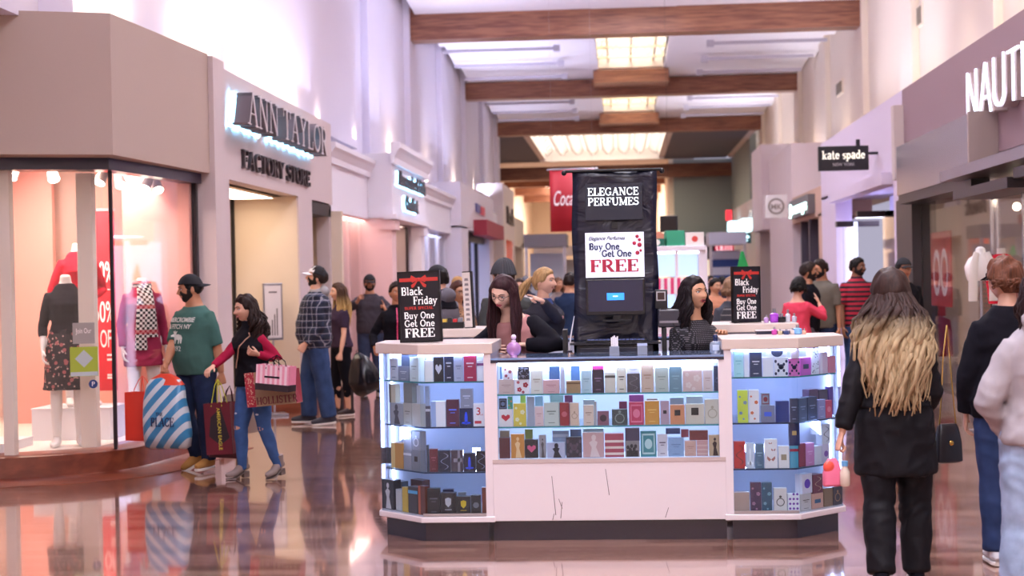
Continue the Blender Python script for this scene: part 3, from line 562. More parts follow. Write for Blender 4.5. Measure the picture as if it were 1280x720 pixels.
sg = thing('teal_lit_sign', 'dark teal blade sign glowing white, farthest along the storefronts', 'sign', at(926, 298, 48)); b = MB(); b.box((-.32, -.05, -.16), (.32, .05, .16)); b.build('sign_board', mat('teal_dark', '0c4a50', .4), sg); b = MB(); b.ball((-.12, -.05, .02), (.15, .03, .07)); b.ball((.13, -.05, .04), (.13, .03, .06)); b.ball((.02, -.05, -.07), (.2, .03, .04)); b.build('glow', mat('mint_glow2', 'dffcff', emis=3), sg)
b = MB(); b.box((.3, -.02, -.03), (XR-sg.location.x+.05, .02, .03)); b.build('bracket', silver, sg)
OU = store('storefront', 'far shop below the grey end wall with dark band and a pink red sign')
b = MB(); b.box((3.0, 81, 2.4), (6, 82, 3.6)); b.build('fascia', mat('plum_dark', '2b2230', .6), OU)
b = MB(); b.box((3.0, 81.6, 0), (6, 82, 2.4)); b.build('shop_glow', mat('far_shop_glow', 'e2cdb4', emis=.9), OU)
b = MB(); b.box((4.9, 80.7, 2.6), (6.3, 80.9, 3.5), 0); b.build('sign_board', mat('far_red', 'c62a55', emis=.4), OU); b = MB(); lettering(b, 'OUTLET', lambda a, c, t: (4.95+a, 80.68-t, c), .45, w=1.3, y0=2.8, style='sans', bold=2); b.build('lettering', mat('far_white', 'ffe3ee', emis=1), OU)
for i in range(7): b = MB(); b.box((3.2+i*.4, 81.2, .9), (3.4+i*.4, 81.5, 1.3+.3*(i % 3))); b.build('shelf_goods', mat('goods%d' % (i % 3), ('e05a3a', 'e8d8c0', '4a8f5a')[i % 3], .6), OU)
# cola banner
bn = thing('banner', 'red cola banner with flowing white script hanging behind the black sign pillar', 'banner', at(716, 250, 30)); s = 63.
b = MB(); N2 = 10; w_ = .45; vs = []
for i in range(N2+1):
    for z in (-.62, .6): vs.append((-w_+2*w_*i/N2, .015*math.sin(i*1.1), z))
b.add(vs, [(2*i, 2*i+2, 2*i+3, 2*i+1) for i in range(N2)]); o = b.build('cloth', mat('banner_red', 'b3202e', .6, emis=0), bn, smooth=True); sol = o.modifiers.new('s', 'SOLIDIFY'); sol.thickness = .008
b = MB(); lettering(b, 'Coca-Cola', lambda a, c, t: (a, -.025-t, c), .3, x0=-.4, y0=-.1, w=1.0*.84, style='sans', shear=.35, bold=2); b.build('lettering', mat('banner_white', 'fff6f4', .6), bn)
b = MB(); b.tube([(-.5, 0, .61), (.5, 0, .61)], .015); b.tube([(-.4, 0, .61), (-.4, 0, 4.4)], .0012, 5); b.tube([(.4, 0, .61), (.4, 0, 4.4)], .0012, 5); b.build('rail', silver, bn)
# ---------------------------------------------------------------- lights
def area(name, loc, size, e, col, rot=(0, 0, 0), sy=None, spread=None):
    l = D.lights.new(name, 'AREA'); l.energy = e; l.color = srgb(col) if isinstance(col, str) else col; l.size = size
    if sy: l.shape = 'RECTANGLE'; l.size_y = sy
    if spread: l.spread = spread
    o = D.objects.new(name, l); C.objects.link(o); o.location = loc; o.rotation_euler = rot; o.visible_camera = True; return o
def spot(name, loc, e, col, target, ang=70, r=.05, blend=.5):
    l = D.lights.new(name, 'SPOT'); l.energy = e; l.color = srgb(col); l.spot_size = R(ang); l.shadow_soft_size = r; l.spot_blend = blend
    o = D.objects.new(name, l); C.objects.link(o); o.location = loc; o.rotation_euler = (Vector(target)-Vector(loc)).to_track_quat('-Z', 'Y').to_euler(); return o
# ceiling light wells
for i, (y, sy) in enumerate(((5, 8), (16.5, 9), (29, 9), (41, 9), (53, 9))):
    area('ceiling_well_light', ((ox0+ox1)/2, y, ZC+1.5), 1.9, 800, 'eceeff', sy=sy) if i < 3 else [area('ceiling_well_lamp', ((ox0+ox1)/2, y+q, ZC+1.5), 1.7, 60, 'fff0d8', sy=.22) for q in (-3, -.5, 2.5)]
area('court_light', (-1, 72, gz+1.2), 6, 900, 'fff0dc', sy=14); area('far_light', (-2, 100, 7.6), 6, 2600, 'fff0dc', sy=20)
# cove lamps on the storefront tops, washing up the walls
for y in (13.2, 16.2, 18.6, 20.6): area('cove_lamp', (-4.25, y, 4.0), .22, 16, 'ffe6c8', rot=(R(180), R(-12), 0), sy=1.6)
for y in (23, 26.2, 32.2, 38.2, 44.5, 50.6, 56.6): area('cove_lamp', (WL+.25, y, 4.6 if y in (50.6,) else 4.1), .3, 14 if y > 29 else 4, 'ffe6c8', rot=(R(180), R(-8), 0))
for y in (12.5, 15.5, 18.5, 21.2, 24.5, 27.5, 32, 38, 44, 51, 57): area('cove_lamp', (WR-.28, y, 4.3 if y < 31 or y > 36 else 3.6), .3, 15, 'ffe6c8', rot=(R(180), R(8), 0), sy=1.2 if y < 29 else None)
for y in (38.5, 42, 45.2, 51, 54.5, 57.3):
    l = D.lights.new('well_lamp', 'POINT'); l.energy = 32; l.color = srgb('ffe9c4'); l.shadow_soft_size = .09; o = D.objects.new('well_lamp', l); C.objects.link(o); o.location = ((ox0+ox1)/2+.35*(-1)**int(y), y, ZC+1.1)
# broad fill lights added on the ledges to brighten ceiling and hall
for y in (8, 19, 30, 41, 52):
    area('ledge_fill_light', (WL+.45, y, 4.4), .5, 160, 'd6daff', rot=(R(180), R(28), 0), sy=7, spread=R(120)); area('ledge_fill_light', (WR-.45, y, 4.6), .5, 140, 'eeeeff', rot=(R(180), R(-28), 0), sy=7, spread=R(120))
area('front_fill_light', (0, -1, 7.6), 5, 520, 'f4f2ff', sy=4)  # unseen fill added to brighten faces turned to the camera
# window display lamps
for (x, y, t) in ((-6.2, 12.9, (-5.9, 14.2, 1)), (-5.3, 13.1, (-5.2, 14.6, 1.0)), (-4.8, 13.6, (-4.75, 14.3, 1.0)), (-5.6, 14.4, (-5.6, 16, 1.3)), (-4.7, 14.5, (-5.0, 16, 1.2))):
    spot('display_spot', (x, y, 2.85), 62, 'ffe6dc', t, 110, .06)
spot('display_spot', (-4.75, 13.6, 2.8), 80, 'ffd9cc', (-4.3, 14.8, 1.6), 100, .05); area('display_wash', (-5.5, 13.9, 2.9), 1.2, 36, 'ffe2cc', sy=1.2)  # this spot is added to brighten the pink side panel
area('entrance_wash', (-4.5, 17.2, 2.66), .5, 22, 'ffecd6', sy=2.4); area('entrance_wash', (-4.5, 20.2, 2.66), .4, 10, 'ffecd6', sy=.8)
area('shop_wash', (5.6, 14.6, 2.7), 1.8, 90, 'fff0e2', sy=4); area('shop_wash', (5.4, 18.8, 2.7), 1.8, 50, 'ffe6d6', sy=3)
area('shop_wash', (4.6, 27.8, 2.6), .6, 30, 'd8dcff', sy=1.2); area('shop_wash', (-4.3, 23, 2.6), .3, 14, 'ffd4c8', sy=3); area('shop_wash', (-4.3, 26.8, 2.6), .6, 12, 'ffe0d0', sy=2); area('shop_wash', (-4.3, 32, 2.6), .3, 20, 'cfd8ff', sy=6)
wd = D.worlds.new('world'); bpy.context.scene.world = wd; wd.use_nodes = True; wd.node_tree.nodes['Background'].inputs[0].default_value = (*srgb('d9d4ee'), 1); wd.node_tree.nodes['Background'].inputs[1].default_value = .5
sc = bpy.context.scene; sc.view_settings.view_transform = 'Standard'; sc.view_settings.look = 'None'; sc.view_settings.gamma = 1; sc.view_settings.exposure = .35
sc.cycles.max_bounces = 8; sc.cycles.transparent_max_bounces = 24; sc.cycles.sample_clamp_indirect = 6; sc.cycles.caustics_reflective = False; sc.cycles.caustics_refractive = False
# ================================================================ KIOSK
KX, KF, KB = -.107, 9.32, 12.72
kw = mat('kiosk_white', 'e9e0e4', .3, coat=.3); ktop = mat('kiosk_top', 'd8c8be', .3); kdark = mat('kiosk_plinth', '241a2e', .2, coat=.4)
kin = mat('kiosk_interior', 'b9bed2', .45); led = mat('led_strip', 'eaf2ff', emis=9, ecol='ccd8ff'); shglass = glass('shelf_glass', 'f1f8f8', .1); cg = glass('case_glass', 'f4faff', .05)
shedge = mat('shelf_edge', '3f8f8c', .2); shdark = mat('dim_shelf_edge', '2b3a5a', .3)
HX = (.715, 1.155, 1.46)
def off(poly, d):
    """inset a ccw polygon"""
    n = len(poly); out = []
    for i in range(n):
        p0, p1, p2 = [Vector(poly[(i+k-1) % n]) for k in range(3)]; d1 = (p1-p0).normalized(); d2 = (p2-p1).normalized()
        n1 = Vector((-d1.y, d1.x)); n2 = Vector((-d2.y, d2.x)); m = (n1+n2); m = m/ (m.length_squared/2); out.append(tuple(p1+m*d))
    return out
def tower(side, back, label):
    t = thing('display_tower', label, 'display case', (KX, KB if back else KF, 0), PI if back else 0, 'corner display towers')
    s = side*(-1 if back else 1)
    P0 = [(.715, 0), (1.155, 0), (1.46, .3), (1.46, .68), (.715, .68)]
    poly = [(s*x, y) for x, y in P0]
    if s < 0: poly = poly[::-1]
    b = MB(); b.prism(off(poly, .035), 0, .125); b.build('plinth', kdark, t)
    b = MB(); b.prism(off(poly, -.012), .12, .155); b.build('base_board', kw, t, bevel=.004)
    b = MB(); b.prism(off(poly, -.015), 1.158, 1.225); b.build('top_board', ktop, t, bevel=.006)
    b = MB(); b.box((s*.735, .6, .155), (s*1.45, .63, 1.158)); b.build('back_panel', kin, t)
    for (px, py, w) in ((.735, .02, .022), (1.445, .665, .015), (.73, .66, .015)):
        b = MB(); b.box((s*px-w, py-w, .155), (s*px+w, py+w, 1.158)); b.build('post', kw, t)
    b = MB(); b.box((s*.715, .04, .155), (s*.722, .6, 1.158)); b.build('side_panel', kw, t)
    for (p, q) in (((.757, .004), (1.153, .004)), ((1.155, .006), (1.455, .302)), ((1.455, .31), (1.455, .65))):
        pane((s*p[0], p[1]), (s*q[0], q[1]), .155, 1.158, t, m=cg, th=.005*s)
    # the glass shelves follow the chamfer
    sp = off(poly, .03)
    for z in (.98, .7, .42):
        b = MB(); b.prism(sp, z, z+.007); sh = b.build('shelf', shglass, t)
        b = MB(); q = [(s*.75, .03), (s*1.14, .03), (s*1.425, .315)]
        for a, c in zip(q, q[1:]):
            d = (Vector(c)-Vector(a)).normalized(); n_ = Vector((-d.y, d.x))*.003*s; b.prism([a, c, (c[0]+n_.x, c[1]+n_.y), (a[0]+n_.x, a[1]+n_.y)], z-.001, z+.008)
        b.build('shelf_edge', shedge if z > .9 else shdark, sh)  # lower edges darker: the dimmer light there is put into their colour
    b = MB(); b.box((s*.78, .03, 1.146), (s*1.15, .045, 1.157)); b.build('led_strip', led, t); b = MB(); b.box((s*.78, .585, 1.12), (s*1.4, .6, 1.14)); b.build('led_strip', led, t)
    b = MB(); b.box((s*1.41, .57, .17), (s*1.425, .585, 1.14)); b.build('led_strip', led, t)
    b = MB(); b.box((s*.757, .0, .157), (s*1.15, .012, .175)); b.build('rail', silver, t)
    return t
tower(-1, 0, 'left front glass display tower of boxed perfume, under the black sale sign')
tower(1, 0, 'right front glass display tower holding boxed perfume beside the blonde shopper')
tower(-1, 1, 'left rear display tower carrying the narrow price list stand')
tower(1, 1, 'right rear display tower carrying the second black sale sign')
def centre(back, label):
    t = thing('display_counter', label, 'display case', (KX, KB if back else KF, 0), PI if back else 0, 'glass display counters')
    b = MB(); b.box((-.715, .04, 0), (.715, .5, .125)); b.build('plinth', kdark, t)
    b = MB(); b.box((-.713, .0, .125), (.713, .53, .488)); b.build('base_panel', kw, t, bevel=.003)
    b = MB(); b.box((-.713, .505, .488), (.713, .53, 1.1)); b.build('back_panel', mat('case_back', 'c0c4d4', .5), t)
    for x in (-.695, .695): b = MB(); b.box((x-.018, 0, .488), (x+.018, .03, 1.1)); b.build('post', kw, t)
    b = MB(); b.box((-.713, -.004, .482), (.713, .02, .505)); b.build('rail', mat('case_frame', 'c7b6b2', .35), t)
    b = MB(); b.box((-.677, .006, .505), (.677, .011, 1.1)); b.build('glass_front', cg, t)
    b = MB(); b.box((-.713, -.006, 1.1), (.713, .53, 1.118)); b.build('top_frame', mat('top_frame_dark', '2c2a3a', .3), t)
    b = MB(); b.box((-.713, -.006, 1.118), (.713, .53, 1.13)); b.build('glass_top', mat('glass_top', '7f9cc8', .08, coat=1), t)  # blue of the lit glass is put into the surface colour
    for z in (.897, .697):
        b = MB(); b.box((-.68, .015, z), (.68, .5, z+.007)); sh = b.build('shelf', shglass, t); b = MB(); b.box((-.68, .012, z-.001), (.68, .015, z+.008)); b.build('shelf_edge', shedge, sh)
    b = MB(); b.box((-.67, .02, 1.08), (.67, .04, 1.098)); b.build('led_strip', led, t); b = MB(); b.box((-.67, .48, 1.02), (.67, .503, 1.05)); b.build('led_strip', led, t)
    return t
ct = centre(0, 'long front glass counter with three shelves of perfume over a scratched white panel'); centre(1, 'rear glass counter behind the black sign pillar')
b = MB()
for (x0, y0, x1, y1) in ((-.02, .44, .0, .28), (-.35, .4, -.33, .16), (-.29, .24, -.3, .14), (-.34, .17, -.35, .13), (.36, .2, .34, .14), (-.31, .26, -.29, .2)):
    b.prof([(x0-.0015, y0), (x1-.002, y1), (x1+.002, y1), (x0+.0015, y0)][::-1], lambda a, c, t: (a, -.0005-t, c), 0, .0006)
b.build('scratch', mat('scratch', '4d3f44', .6), ct)
for s in (-1, 1):
    area('case_light', (KX+s*1.08, KF+.28, 1.15), .5, 4.2, 'bccaff', sy=.35)
    area('case_light', (KX+s*1.3, KF+.45, .66), .08, 1.6, 'bccaff', rot=(0, R(90)*s, 0), sy=.7)
    area('case_light', (KX+s*.86, KF+.5, .5), .05, .8, 'bccaff', rot=(R(-70), 0, 0), sy=.05)
area('case_light', (KX, KF+.25, 1.095), 1.3, 7, 'd3e0ff', sy=.4)
for z in (.9, .7): area('case_light', (KX, KF+.35, z-.01), 1.3, 1.5, 'd3e0ff', sy=.2)
area('rear_case_light', (KX, KB-.25, 1.09), 1.3, 5, 'd3e0ff', sy=.4)
# ---- perfume boxes: measured along the shelf fronts, standing on the shelves
ORD = 'first second third fourth fifth sixth seventh eighth ninth tenth eleventh twelfth thirteenth fourteenth fifteenth sixteenth seventeenth eighteenth'.split()
def shelf_hit(px, py, seg, inset):
    """where the sight line meets the vertical plane standing `inset` behind a front edge"""
    (ax, ay), (bx, by) = seg; d = Vector((bx-ax, by-ay)).normalized(); n_ = Vector((-d.y, d.x))
    if n_.y < 0: n_ = -n_
    o = Vector((ax, ay))+n_*inset; r = ray(px, py); t = (o.x*n_.x+o.y*n_.y)/(r[0]*n_.x+r[1]*n_.y); return Vector((r[0]*t, t, CAMH+r[2]*t)), d, n_
SEG = {'F': ((-2, KF), (2, KF)), 'L': ((KX-1.46, KF+.3), (KX-1.155, KF)), 'R': ((KX+1.155, KF), (KX+1.46, KF+.3))}
rng = random.Random(4)
def bmat(c): return mat('carton_'+c, c, .32, coat=.25)
def emblem(kind, w, h, dep, par, ink):
    b = MB(); fn = lambda a, c, t: (a, -dep/2-.0004-t, c); im = mat('print_'+ink, ink, .35)
    Rr = lambda x0, z0, x1, z1: b.prof([(x0, z0), (x1, z0), (x1, z1), (x0, z1)], fn, 0, .0006)
    D_ = lambda x, z, r, ry=None: b.disc((x, z), r, fn, 14, ry=ry, th=.0006)
    nm = 'printed_emblem'
    if kind == 'band': Rr(-w*.5, h*.74, w*.5, h*.86)
    elif kind == 'bands': [Rr(-w*.5, h*k, w*.5, h*(k+.1)) for k in (.1, .36, .62)]
    elif kind == 'plate': Rr(-w*.26, h*.36, w*.26, h*.62)
    elif kind == 'text': Rr(-w*.3, h*.6, w*.3, h*.65); Rr(-w*.18, h*.5, w*.18, h*.53); Rr(-w*.22, h*.12, w*.22, h*.15)
    elif kind == 'disc': D_(0, h*.5, w*.3)
    elif kind == 'ring':
        for i in range(16):
            a0, a1 = i*PI/8, (i+1)*PI/8; r = w*.32; b.prof([(r*math.cos(a0), h*.42+r*math.sin(a0)), (r*math.cos(a1), h*.42+r*math.sin(a1)), (r*.8*math.cos(a1), h*.42+r*.8*math.sin(a1)), (r*.8*math.cos(a0), h*.42+r*.8*math.sin(a0))][::-1], fn, 0, .0006)
        D_(0, h*.42+w*.42, w*.1)
    elif kind == 'dots': [D_(-w*.3+w*.3*i, h*.2+h*.26*j, w*.1) for i in range(3) for j in range(4) if j < 3 or i]
    elif kind == 'speck': [D_(rng.uniform(-.42, .42)*w, rng.uniform(.06, .94)*h, w*rng.uniform(.03, .06)) for i in range(34)]
    elif kind == 'flower':
        for (x, z, r) in ((-.2, .3, .16), (.22, .62, .18), (.05, .12, .1), (-.28, .8, .1)):
            for k in range(5): D_(x*w+r*w*.6*math.cos(k*1.257), z*h+r*w*.6*math.sin(k*1.257), r*w*.45)
    elif kind == 'heart': b.prof([(0, h*.3), (w*.32, h*.52), (w*.3, h*.66), (w*.15, h*.7), (0, h*.6), (-w*.15, h*.7), (-w*.3, h*.66), (-w*.32, h*.52)], fn, 0, .0006)
    elif kind == 'shield': b.prof([(0, h*.36), (w*.18, h*.5), (w*.2, h*.74), (0, h*.8), (-w*.2, h*.74), (-w*.18, h*.5)], fn, 0, .0006); Rr(-w*.22, h*.24, w*.22, h*.27)
    elif kind == 'figure':
        b.prof([(-w*.16, h*.02), (w*.3, h*.02), (w*.12, h*.42), (w*.2, h*.62), (0, h*.72), (-w*.2, h*.6), (-w*.08, h*.4)], fn, 0, .0006); D_(w*.02, h*.8, w*.11, w*.14)
    elif kind == 'faces': [D_(x*w, z*h, w*.11, w*.14) for x, z in ((-.3, .6), (-.05, .68), (.22, .66), (-.15, .45), (.12, .48))]; Rr(-w*.4, .02*h, w*.4, h*.4)
    elif kind == 'butterfly':
        for (x, z, r) in ((.0, .3, .3), (.18, .62, .16), (-.05, .85, .12)):
            for sx in (-1, 1): b.prof([(x*w, z*h), (x*w+sx*r*w, z*h+r*w*.9), (x*w+sx*r*w*1.1, z*h+r*w*.2), (x*w+sx*r*w*.5, z*h-r*w*.5)][::sx], fn, 0, .0006)
    elif kind == 'x':
        for sx in (-1, 1):
            for k in range(5): D_(sx*w*(.4-.2*k), h*(.15+.16*k), w*.09, w*.12)
        D_(0, h*.5, w*.2)
    elif kind == 'frame':
        for x0, z0, x1, z1 in ((-.4, .1, -.33, .9), (.33, .1, .4, .9), (-.4, .83, .4, .9), (-.4, .1, .4, .17)): Rr(x0*w, z0*h, x1*w, z1*h)
        D_(0, h*.5, w*.24, h*.2)
    elif kind == 'squiggle':
        pts = [(w*.3*math.sin(k*.8), h*(.12+.76*k/12)) for k in range(13)]
        for p, q in zip(pts, pts[1:]): b.prof([(p[0]-w*.04, p[1]), (p[0]+w*.04, p[1]), (q[0]+w*.04, q[1]), (q[0]-w*.04, q[1])], fn, 0, .0006)
    elif kind == '3':
        lettering(b, '3', fn, h*.34, center=-w*.08, y0=h*.5, style='sans', bold=2, th=.0006); lettering(b, 'AM', fn, h*.07, center=w*.22, y0=h*.47, style='sans', th=.0006); Rr(-w*.4, h*.12, w*.2, h*.24)
    elif kind == 'stripeV': Rr(w*.05, 0, w*.25, h); Rr(-w*.3, h*.45, w*.4, h*.62)
    elif kind == 'side': Rr(-w*.5, 0, -w*.18, h)
    elif kind == 'square': Rr(-w*.2, h*.45, w*.2, h*.45+w*.4)
    elif kind == 'flare': D_(0, h*.45, w*.12, h*.36); D_(0, h*.2, w*.36, h*.06)
    b.build(nm, im, par)
def put(case, shelf, sc_, ox, oy, zb, items, where):
    """items: (x0, x1, ytop, colour, mark, ink, words[, stacked-bottom y])"""
    k = 0; tops = []
    for it in items:
        x0, x1, yt, colr, mk, ink, wd_ = it[:7]; ybt = it[7] if len(it) > 7 else None; back = len(it) > 8
        p0, p1 = ox+x0/sc_, ox+x1/sc_; pm = (p0+p1)/2; pt = oy+yt/sc_
        seg = SEG['F']
        if case == 'L' and p0 < 524: seg = SEG['L']
        if case == 'R' and pm > 1000: seg = SEG['R']
        ins = .045+(.12 if back else 0)+rng.uniform(0, .008)
        a, d, n_ = shelf_hit(p0, pt, seg, ins); c, _, _ = shelf_hit(p1, pt, seg, ins)
        if case == 'L' and seg is SEG['F'] and a.x < KX-1.13: a.x = KX-1.13
        w = (Vector((c.x, c.y))-Vector((a.x, a.y))).length-.002; top = (a.z+c.z)/2
        base = zb
        if ybt is not None:
            under = [q for q in tops if min(q[1], p1)-max(q[0], p0) > 2]
            base = max([q[2] for q in under], default=shelf_hit(pm, oy+ybt/sc_, seg, ins)[0].z)+.0005
        h = max(top-base, .03); dep = min(max(w*.6, .03), .06)
        lim = {.985: 1.14, .705: .975, .425: .695, .155: .415}.get(zb, 9) if case != 'C' else {.904: 1.075, .704: .892, .506: .692}.get(zb, 9)
        h = min(h, lim-base-.004)
        if h < .02: continue
        cx, cy = (a.x+c.x)/2+n_.x*dep/2, (a.y+c.y)/2+n_.y*dep/2
        if ybt is None and not back: k += 1; tops.append((p0, p1, base+h)); ordn = ORD[k-1]; tail = '%s along, standing on %s' % (ordn, where)
        elif back: tail = 'set back behind the %s box on %s' % (ORD[k-1], where)
        else: tops.append((p0, p1, base+h)); tail = 'stacked above the %s box on %s' % (ORD[max(k-1, 0)], where)
        nstk = sum(1 for q in STK if q == tail)
        lb = '%s, %s' % (wd_, tail)
        lb = ' '.join(lb.split()[:16]); STK.append(tail)
        th_ = thing('perfume_box', lb, 'perfume box', (cx, cy, base), math.atan2(d.y, d.x), 'boxed perfumes in the kiosk')
        b = MB(); b.box((-w/2, -dep/2, 0), (w/2, dep/2, h)); o = b.build('carton', bmat(colr), th_, bevel=.0012)
        if mk: emblem(mk, w, h, dep, th_, ink)
STK = []
W = 'f2f3f4'
z1 = (5.76, 470, 410)
put('L', 1, *z1, .987, [(97, 155, 220, 'd8dbe0', 'text', '5a6a80', 'pale silver perfume box'), (158, 235, 275, '8b8d98', 'text', 'e0dede', 'grey perfume box'), (180, 233, 152, '5c6980', 'band', 'b87a6a', 'dark grey box with orange band', 275),
 (240, 303, 212, 'dfeae0', 'text', 'a9b4aa', 'pale green perfume box'), (312, 345, 225, 'e9efe4', 'text', 'a9b4aa', 'narrow ivory perfume box'), (347, 410, 234, 'f3f3ee', '', '', 'plain white perfume box'), (412, 485, 208, '14161f', 'heart', 'cfd2dd', 'black box with silver heart'),
 (488, 555, 172, '1f2a45', 'text', 'c9cfdd', 'tall navy perfume box'), (558, 626, 207, 'aeb6cf', 'text', '8188a5', 'lavender grey perfume box'), (629, 720, 176, 'b02050', 'text', 'f4dbe2', 'crimson perfume box'), (724, 783, 232, 'eef0f5', 'band', '7d3a7a', 'white box with purple band'),
 (235, 272, 155, '6d7f9e', '', '', 'blue grey box', None, 1), (560, 610, 165, '7f95bb', '', '', 'pale blue box', None, 1), (330, 400, 215, 'dfe6ee', '', '', 'white box', None, 1)], 'top shelf, left tower')
put('L', 2, *z1, .707, [(96, 192, 540, 'a5a8ad', 'figure', '4e4a50', 'silver box with torso print'), (194, 255, 540, 'bdb6a6', 'text', '8a8272', 'beige gold perfume box'), (257, 318, 545, 'c8c1b2', '', '', 'sand coloured perfume box'),
 (92, 138, 405, 'd9cdb0', 'side', '7a6a50', 'ivory box with dark edge', 530), (196, 258, 395, '8e8b80', '', '', 'olive grey box', 540), (290, 318, 415, 'c0c7cf', '', '', 'silver box', 545), (335, 390, 562, '4b4a58', 'band', 'c0c0c8', 'dark slate perfume box'), (336, 385, 418, '8fa0bb', '', '', 'steel blue box', 560),
 (396, 500, 528, 'f0f2f7', 'side', '9fb4dd', 'white box with vertical letters'), (503, 597, 516, '55203c', 'text', '6f86ff', 'plum perfume box'), (600, 695, 578, '14224e', 'flare', '2f5cff', 'dark blue box with bright flame'), (605, 697, 437, '8c92a5', 'text', 'c9d0e6', 'grey silver box', 575), (699, 781, 543, 'f2f0f4', '3', 'c02a40', 'white box with red numeral three')], 'second shelf, left tower')
z2 = (5.76, 470, 530)
put('L', 3, *z2, .427, [(108, 193, 137, 'd89a3f', 'side', 'f0cf85', 'bright orange perfume box'), (197, 255, 190, '9a9ba2', 'band', 'e6e6ea', 'grey box with white bar'), (257, 316, 190, '8d8d92', 'square', '3c2a1c', 'grey box with dark window'), (197, 255, 50, 'a3a3aa', 'band', 'e6e6ea', 'grey box with white bar', 190), (257, 316, 52, '9a9aa0', 'ring', 'f4f4f6', 'grey box with white wreath', 190),
 (76, 105, 170, '2c2024', '', '', 'dark brown box', None, 1), (345, 380, 152, '39414c', '', '', 'dark grey perfume box'), (382, 445, 180, '6a2630', 'text', '9c5a62', 'dark red perfume box'), (447, 536, 190, '1b2036', 'squiggle', '8d97b0', 'navy box with swirling pattern'), (539, 626, 190, '453a44', 'stripeV', '8c8790', 'taupe box with crossed grey ribbon'), (628, 715, 210, '121530', 'flare', '3456e8', 'black box with blue streak'), (718, 795, 196, '15141f', 'squiggle', '7a86a5', 'black box with fine scribble')], 'third shelf, left tower')
put('L', 4, *z2, .157, [(40, 125, 400, '121016', 'figure', 'd9d6d4', 'tall black box with pale figure'), (141, 184, 470, 'c9cbc9', '', '', 'white perfume box'), (187, 227, 455, 'd8b13a', '', '', 'yellow perfume box'), (230, 298, 452, '332b2c', 'band', '5fb4e0', 'dark box with blue marks'), (303, 352, 447, '6a2f22', 'side', 'c8613a', 'brown and orange perfume box'),
 (363, 460, 465, '15131b', 'text', '6a6a75', 'wide black perfume box'), (462, 575, 497, '15131b', 'shield', 'b9b9bd', 'black box with silver shield'), (577, 680, 522, '19161b', 'shield', 'd8b82c', 'black box with yellow badge'), (682, 755, 512, '1b1a20', 'disc', '6d7078', 'black box with grey disc'), (760, 800, 457, '7b3a2a', '', '', 'rust brown perfume box'),
 (130, 188, 412, '3a3f48', '', '', 'dark grey box', None, 1), (248, 335, 402, '5e2a28', '', '', 'dark red box', None, 1), (480, 560, 470, '1c2444', '', '', 'navy box', None, 1), (590, 650, 492, '8d8f96', '', '', 'grey box', None, 1)], 'lowest shelf, left tower')
z3 = (4.8, 610, 430); q = 720  # second crop starts 150 px further right
def sh(L, dx=720): return [tuple([a+dx, b+dx]+list(r)) for a, b, *r in L]
fc = 'front counter'
put('C', 1, *z3, .904, [(62, 157, 214, 'cdb3a8', 'text', 'a58a84', 'tan pink perfume box'), (160, 250, 213, 'ece4e2', 'flower', 'b3263c', 'white box with red blossoms'), (89, 147, 108, 'e8e1e4', 'flower', 'a03048', 'white box with small red flowers', 210), (176, 247, 114, '191623', 'speck', '9a9cab', 'black box with silver specks', 212),
 (254, 327, 160, 'dfd9c8', 'text', 'a9a08a', 'cream perfume box'), (329, 428, 216, 'd8aaa6', 'text', 'b07c7c', 'wide pink perfume box'), (433, 459, 132, 'bdbccb', '', '', 'narrow grey perfume box'), (468, 555, 221, 'a5845a', 'band', '6a4a2c', 'gold brown perfume box'), (558, 620, 160, 'b4cdcf', 'text', '8fa9ab', 'pale teal perfume box'), (623, 695, 154, '33202f', 'text', '8c6f86', 'dark plum box with pink top'),
 (624, 694, 128, 'e04a9a', '', '', 'bright pink box lid', 154), (699, 764, 172, 'd6cdb8', 'band', '4c4336', 'cream box with thin black line')]+
 sh([(49, 110, 140, 'ded6c0', 'text', '5f584a', 'ivory box with script'), (112, 192, 178, '4f4649', 'squiggle', '7c7477', 'charcoal box with tangled pattern'), (112, 190, 137, 'eeeef6', 'text', '7c84b5', 'white box', 178), (197, 274, 122, 'cdb29a', 'text', 'a88a72', 'tall beige perfume box'), (281, 362, 142, 'b7bfb0', 'text', '929c8c', 'sage green perfume box'), (365, 443, 137, '6f8f98', 'text', '8fb1ba', 'slate blue perfume box'),
 (447, 565, 158, 'dab9ac', 'flower', 'e8d3c6', 'peach box with pale blossom'), (568, 627, 158, 'd8c3b8', 'text', 'b79c90', 'pale peach perfume box'), (632, 672, 132, '26344f', 'ring', '55678a', 'navy perfume box')])+[(70, 84, 140, '5d87b0', '', '', 'blue box', None, 1), (365, 430, 135, '35547c', '', '', 'navy box', None, 1), (495, 550, 132, '4c6f9c', '', '', 'blue box', None, 1)], 'top shelf, '+fc)
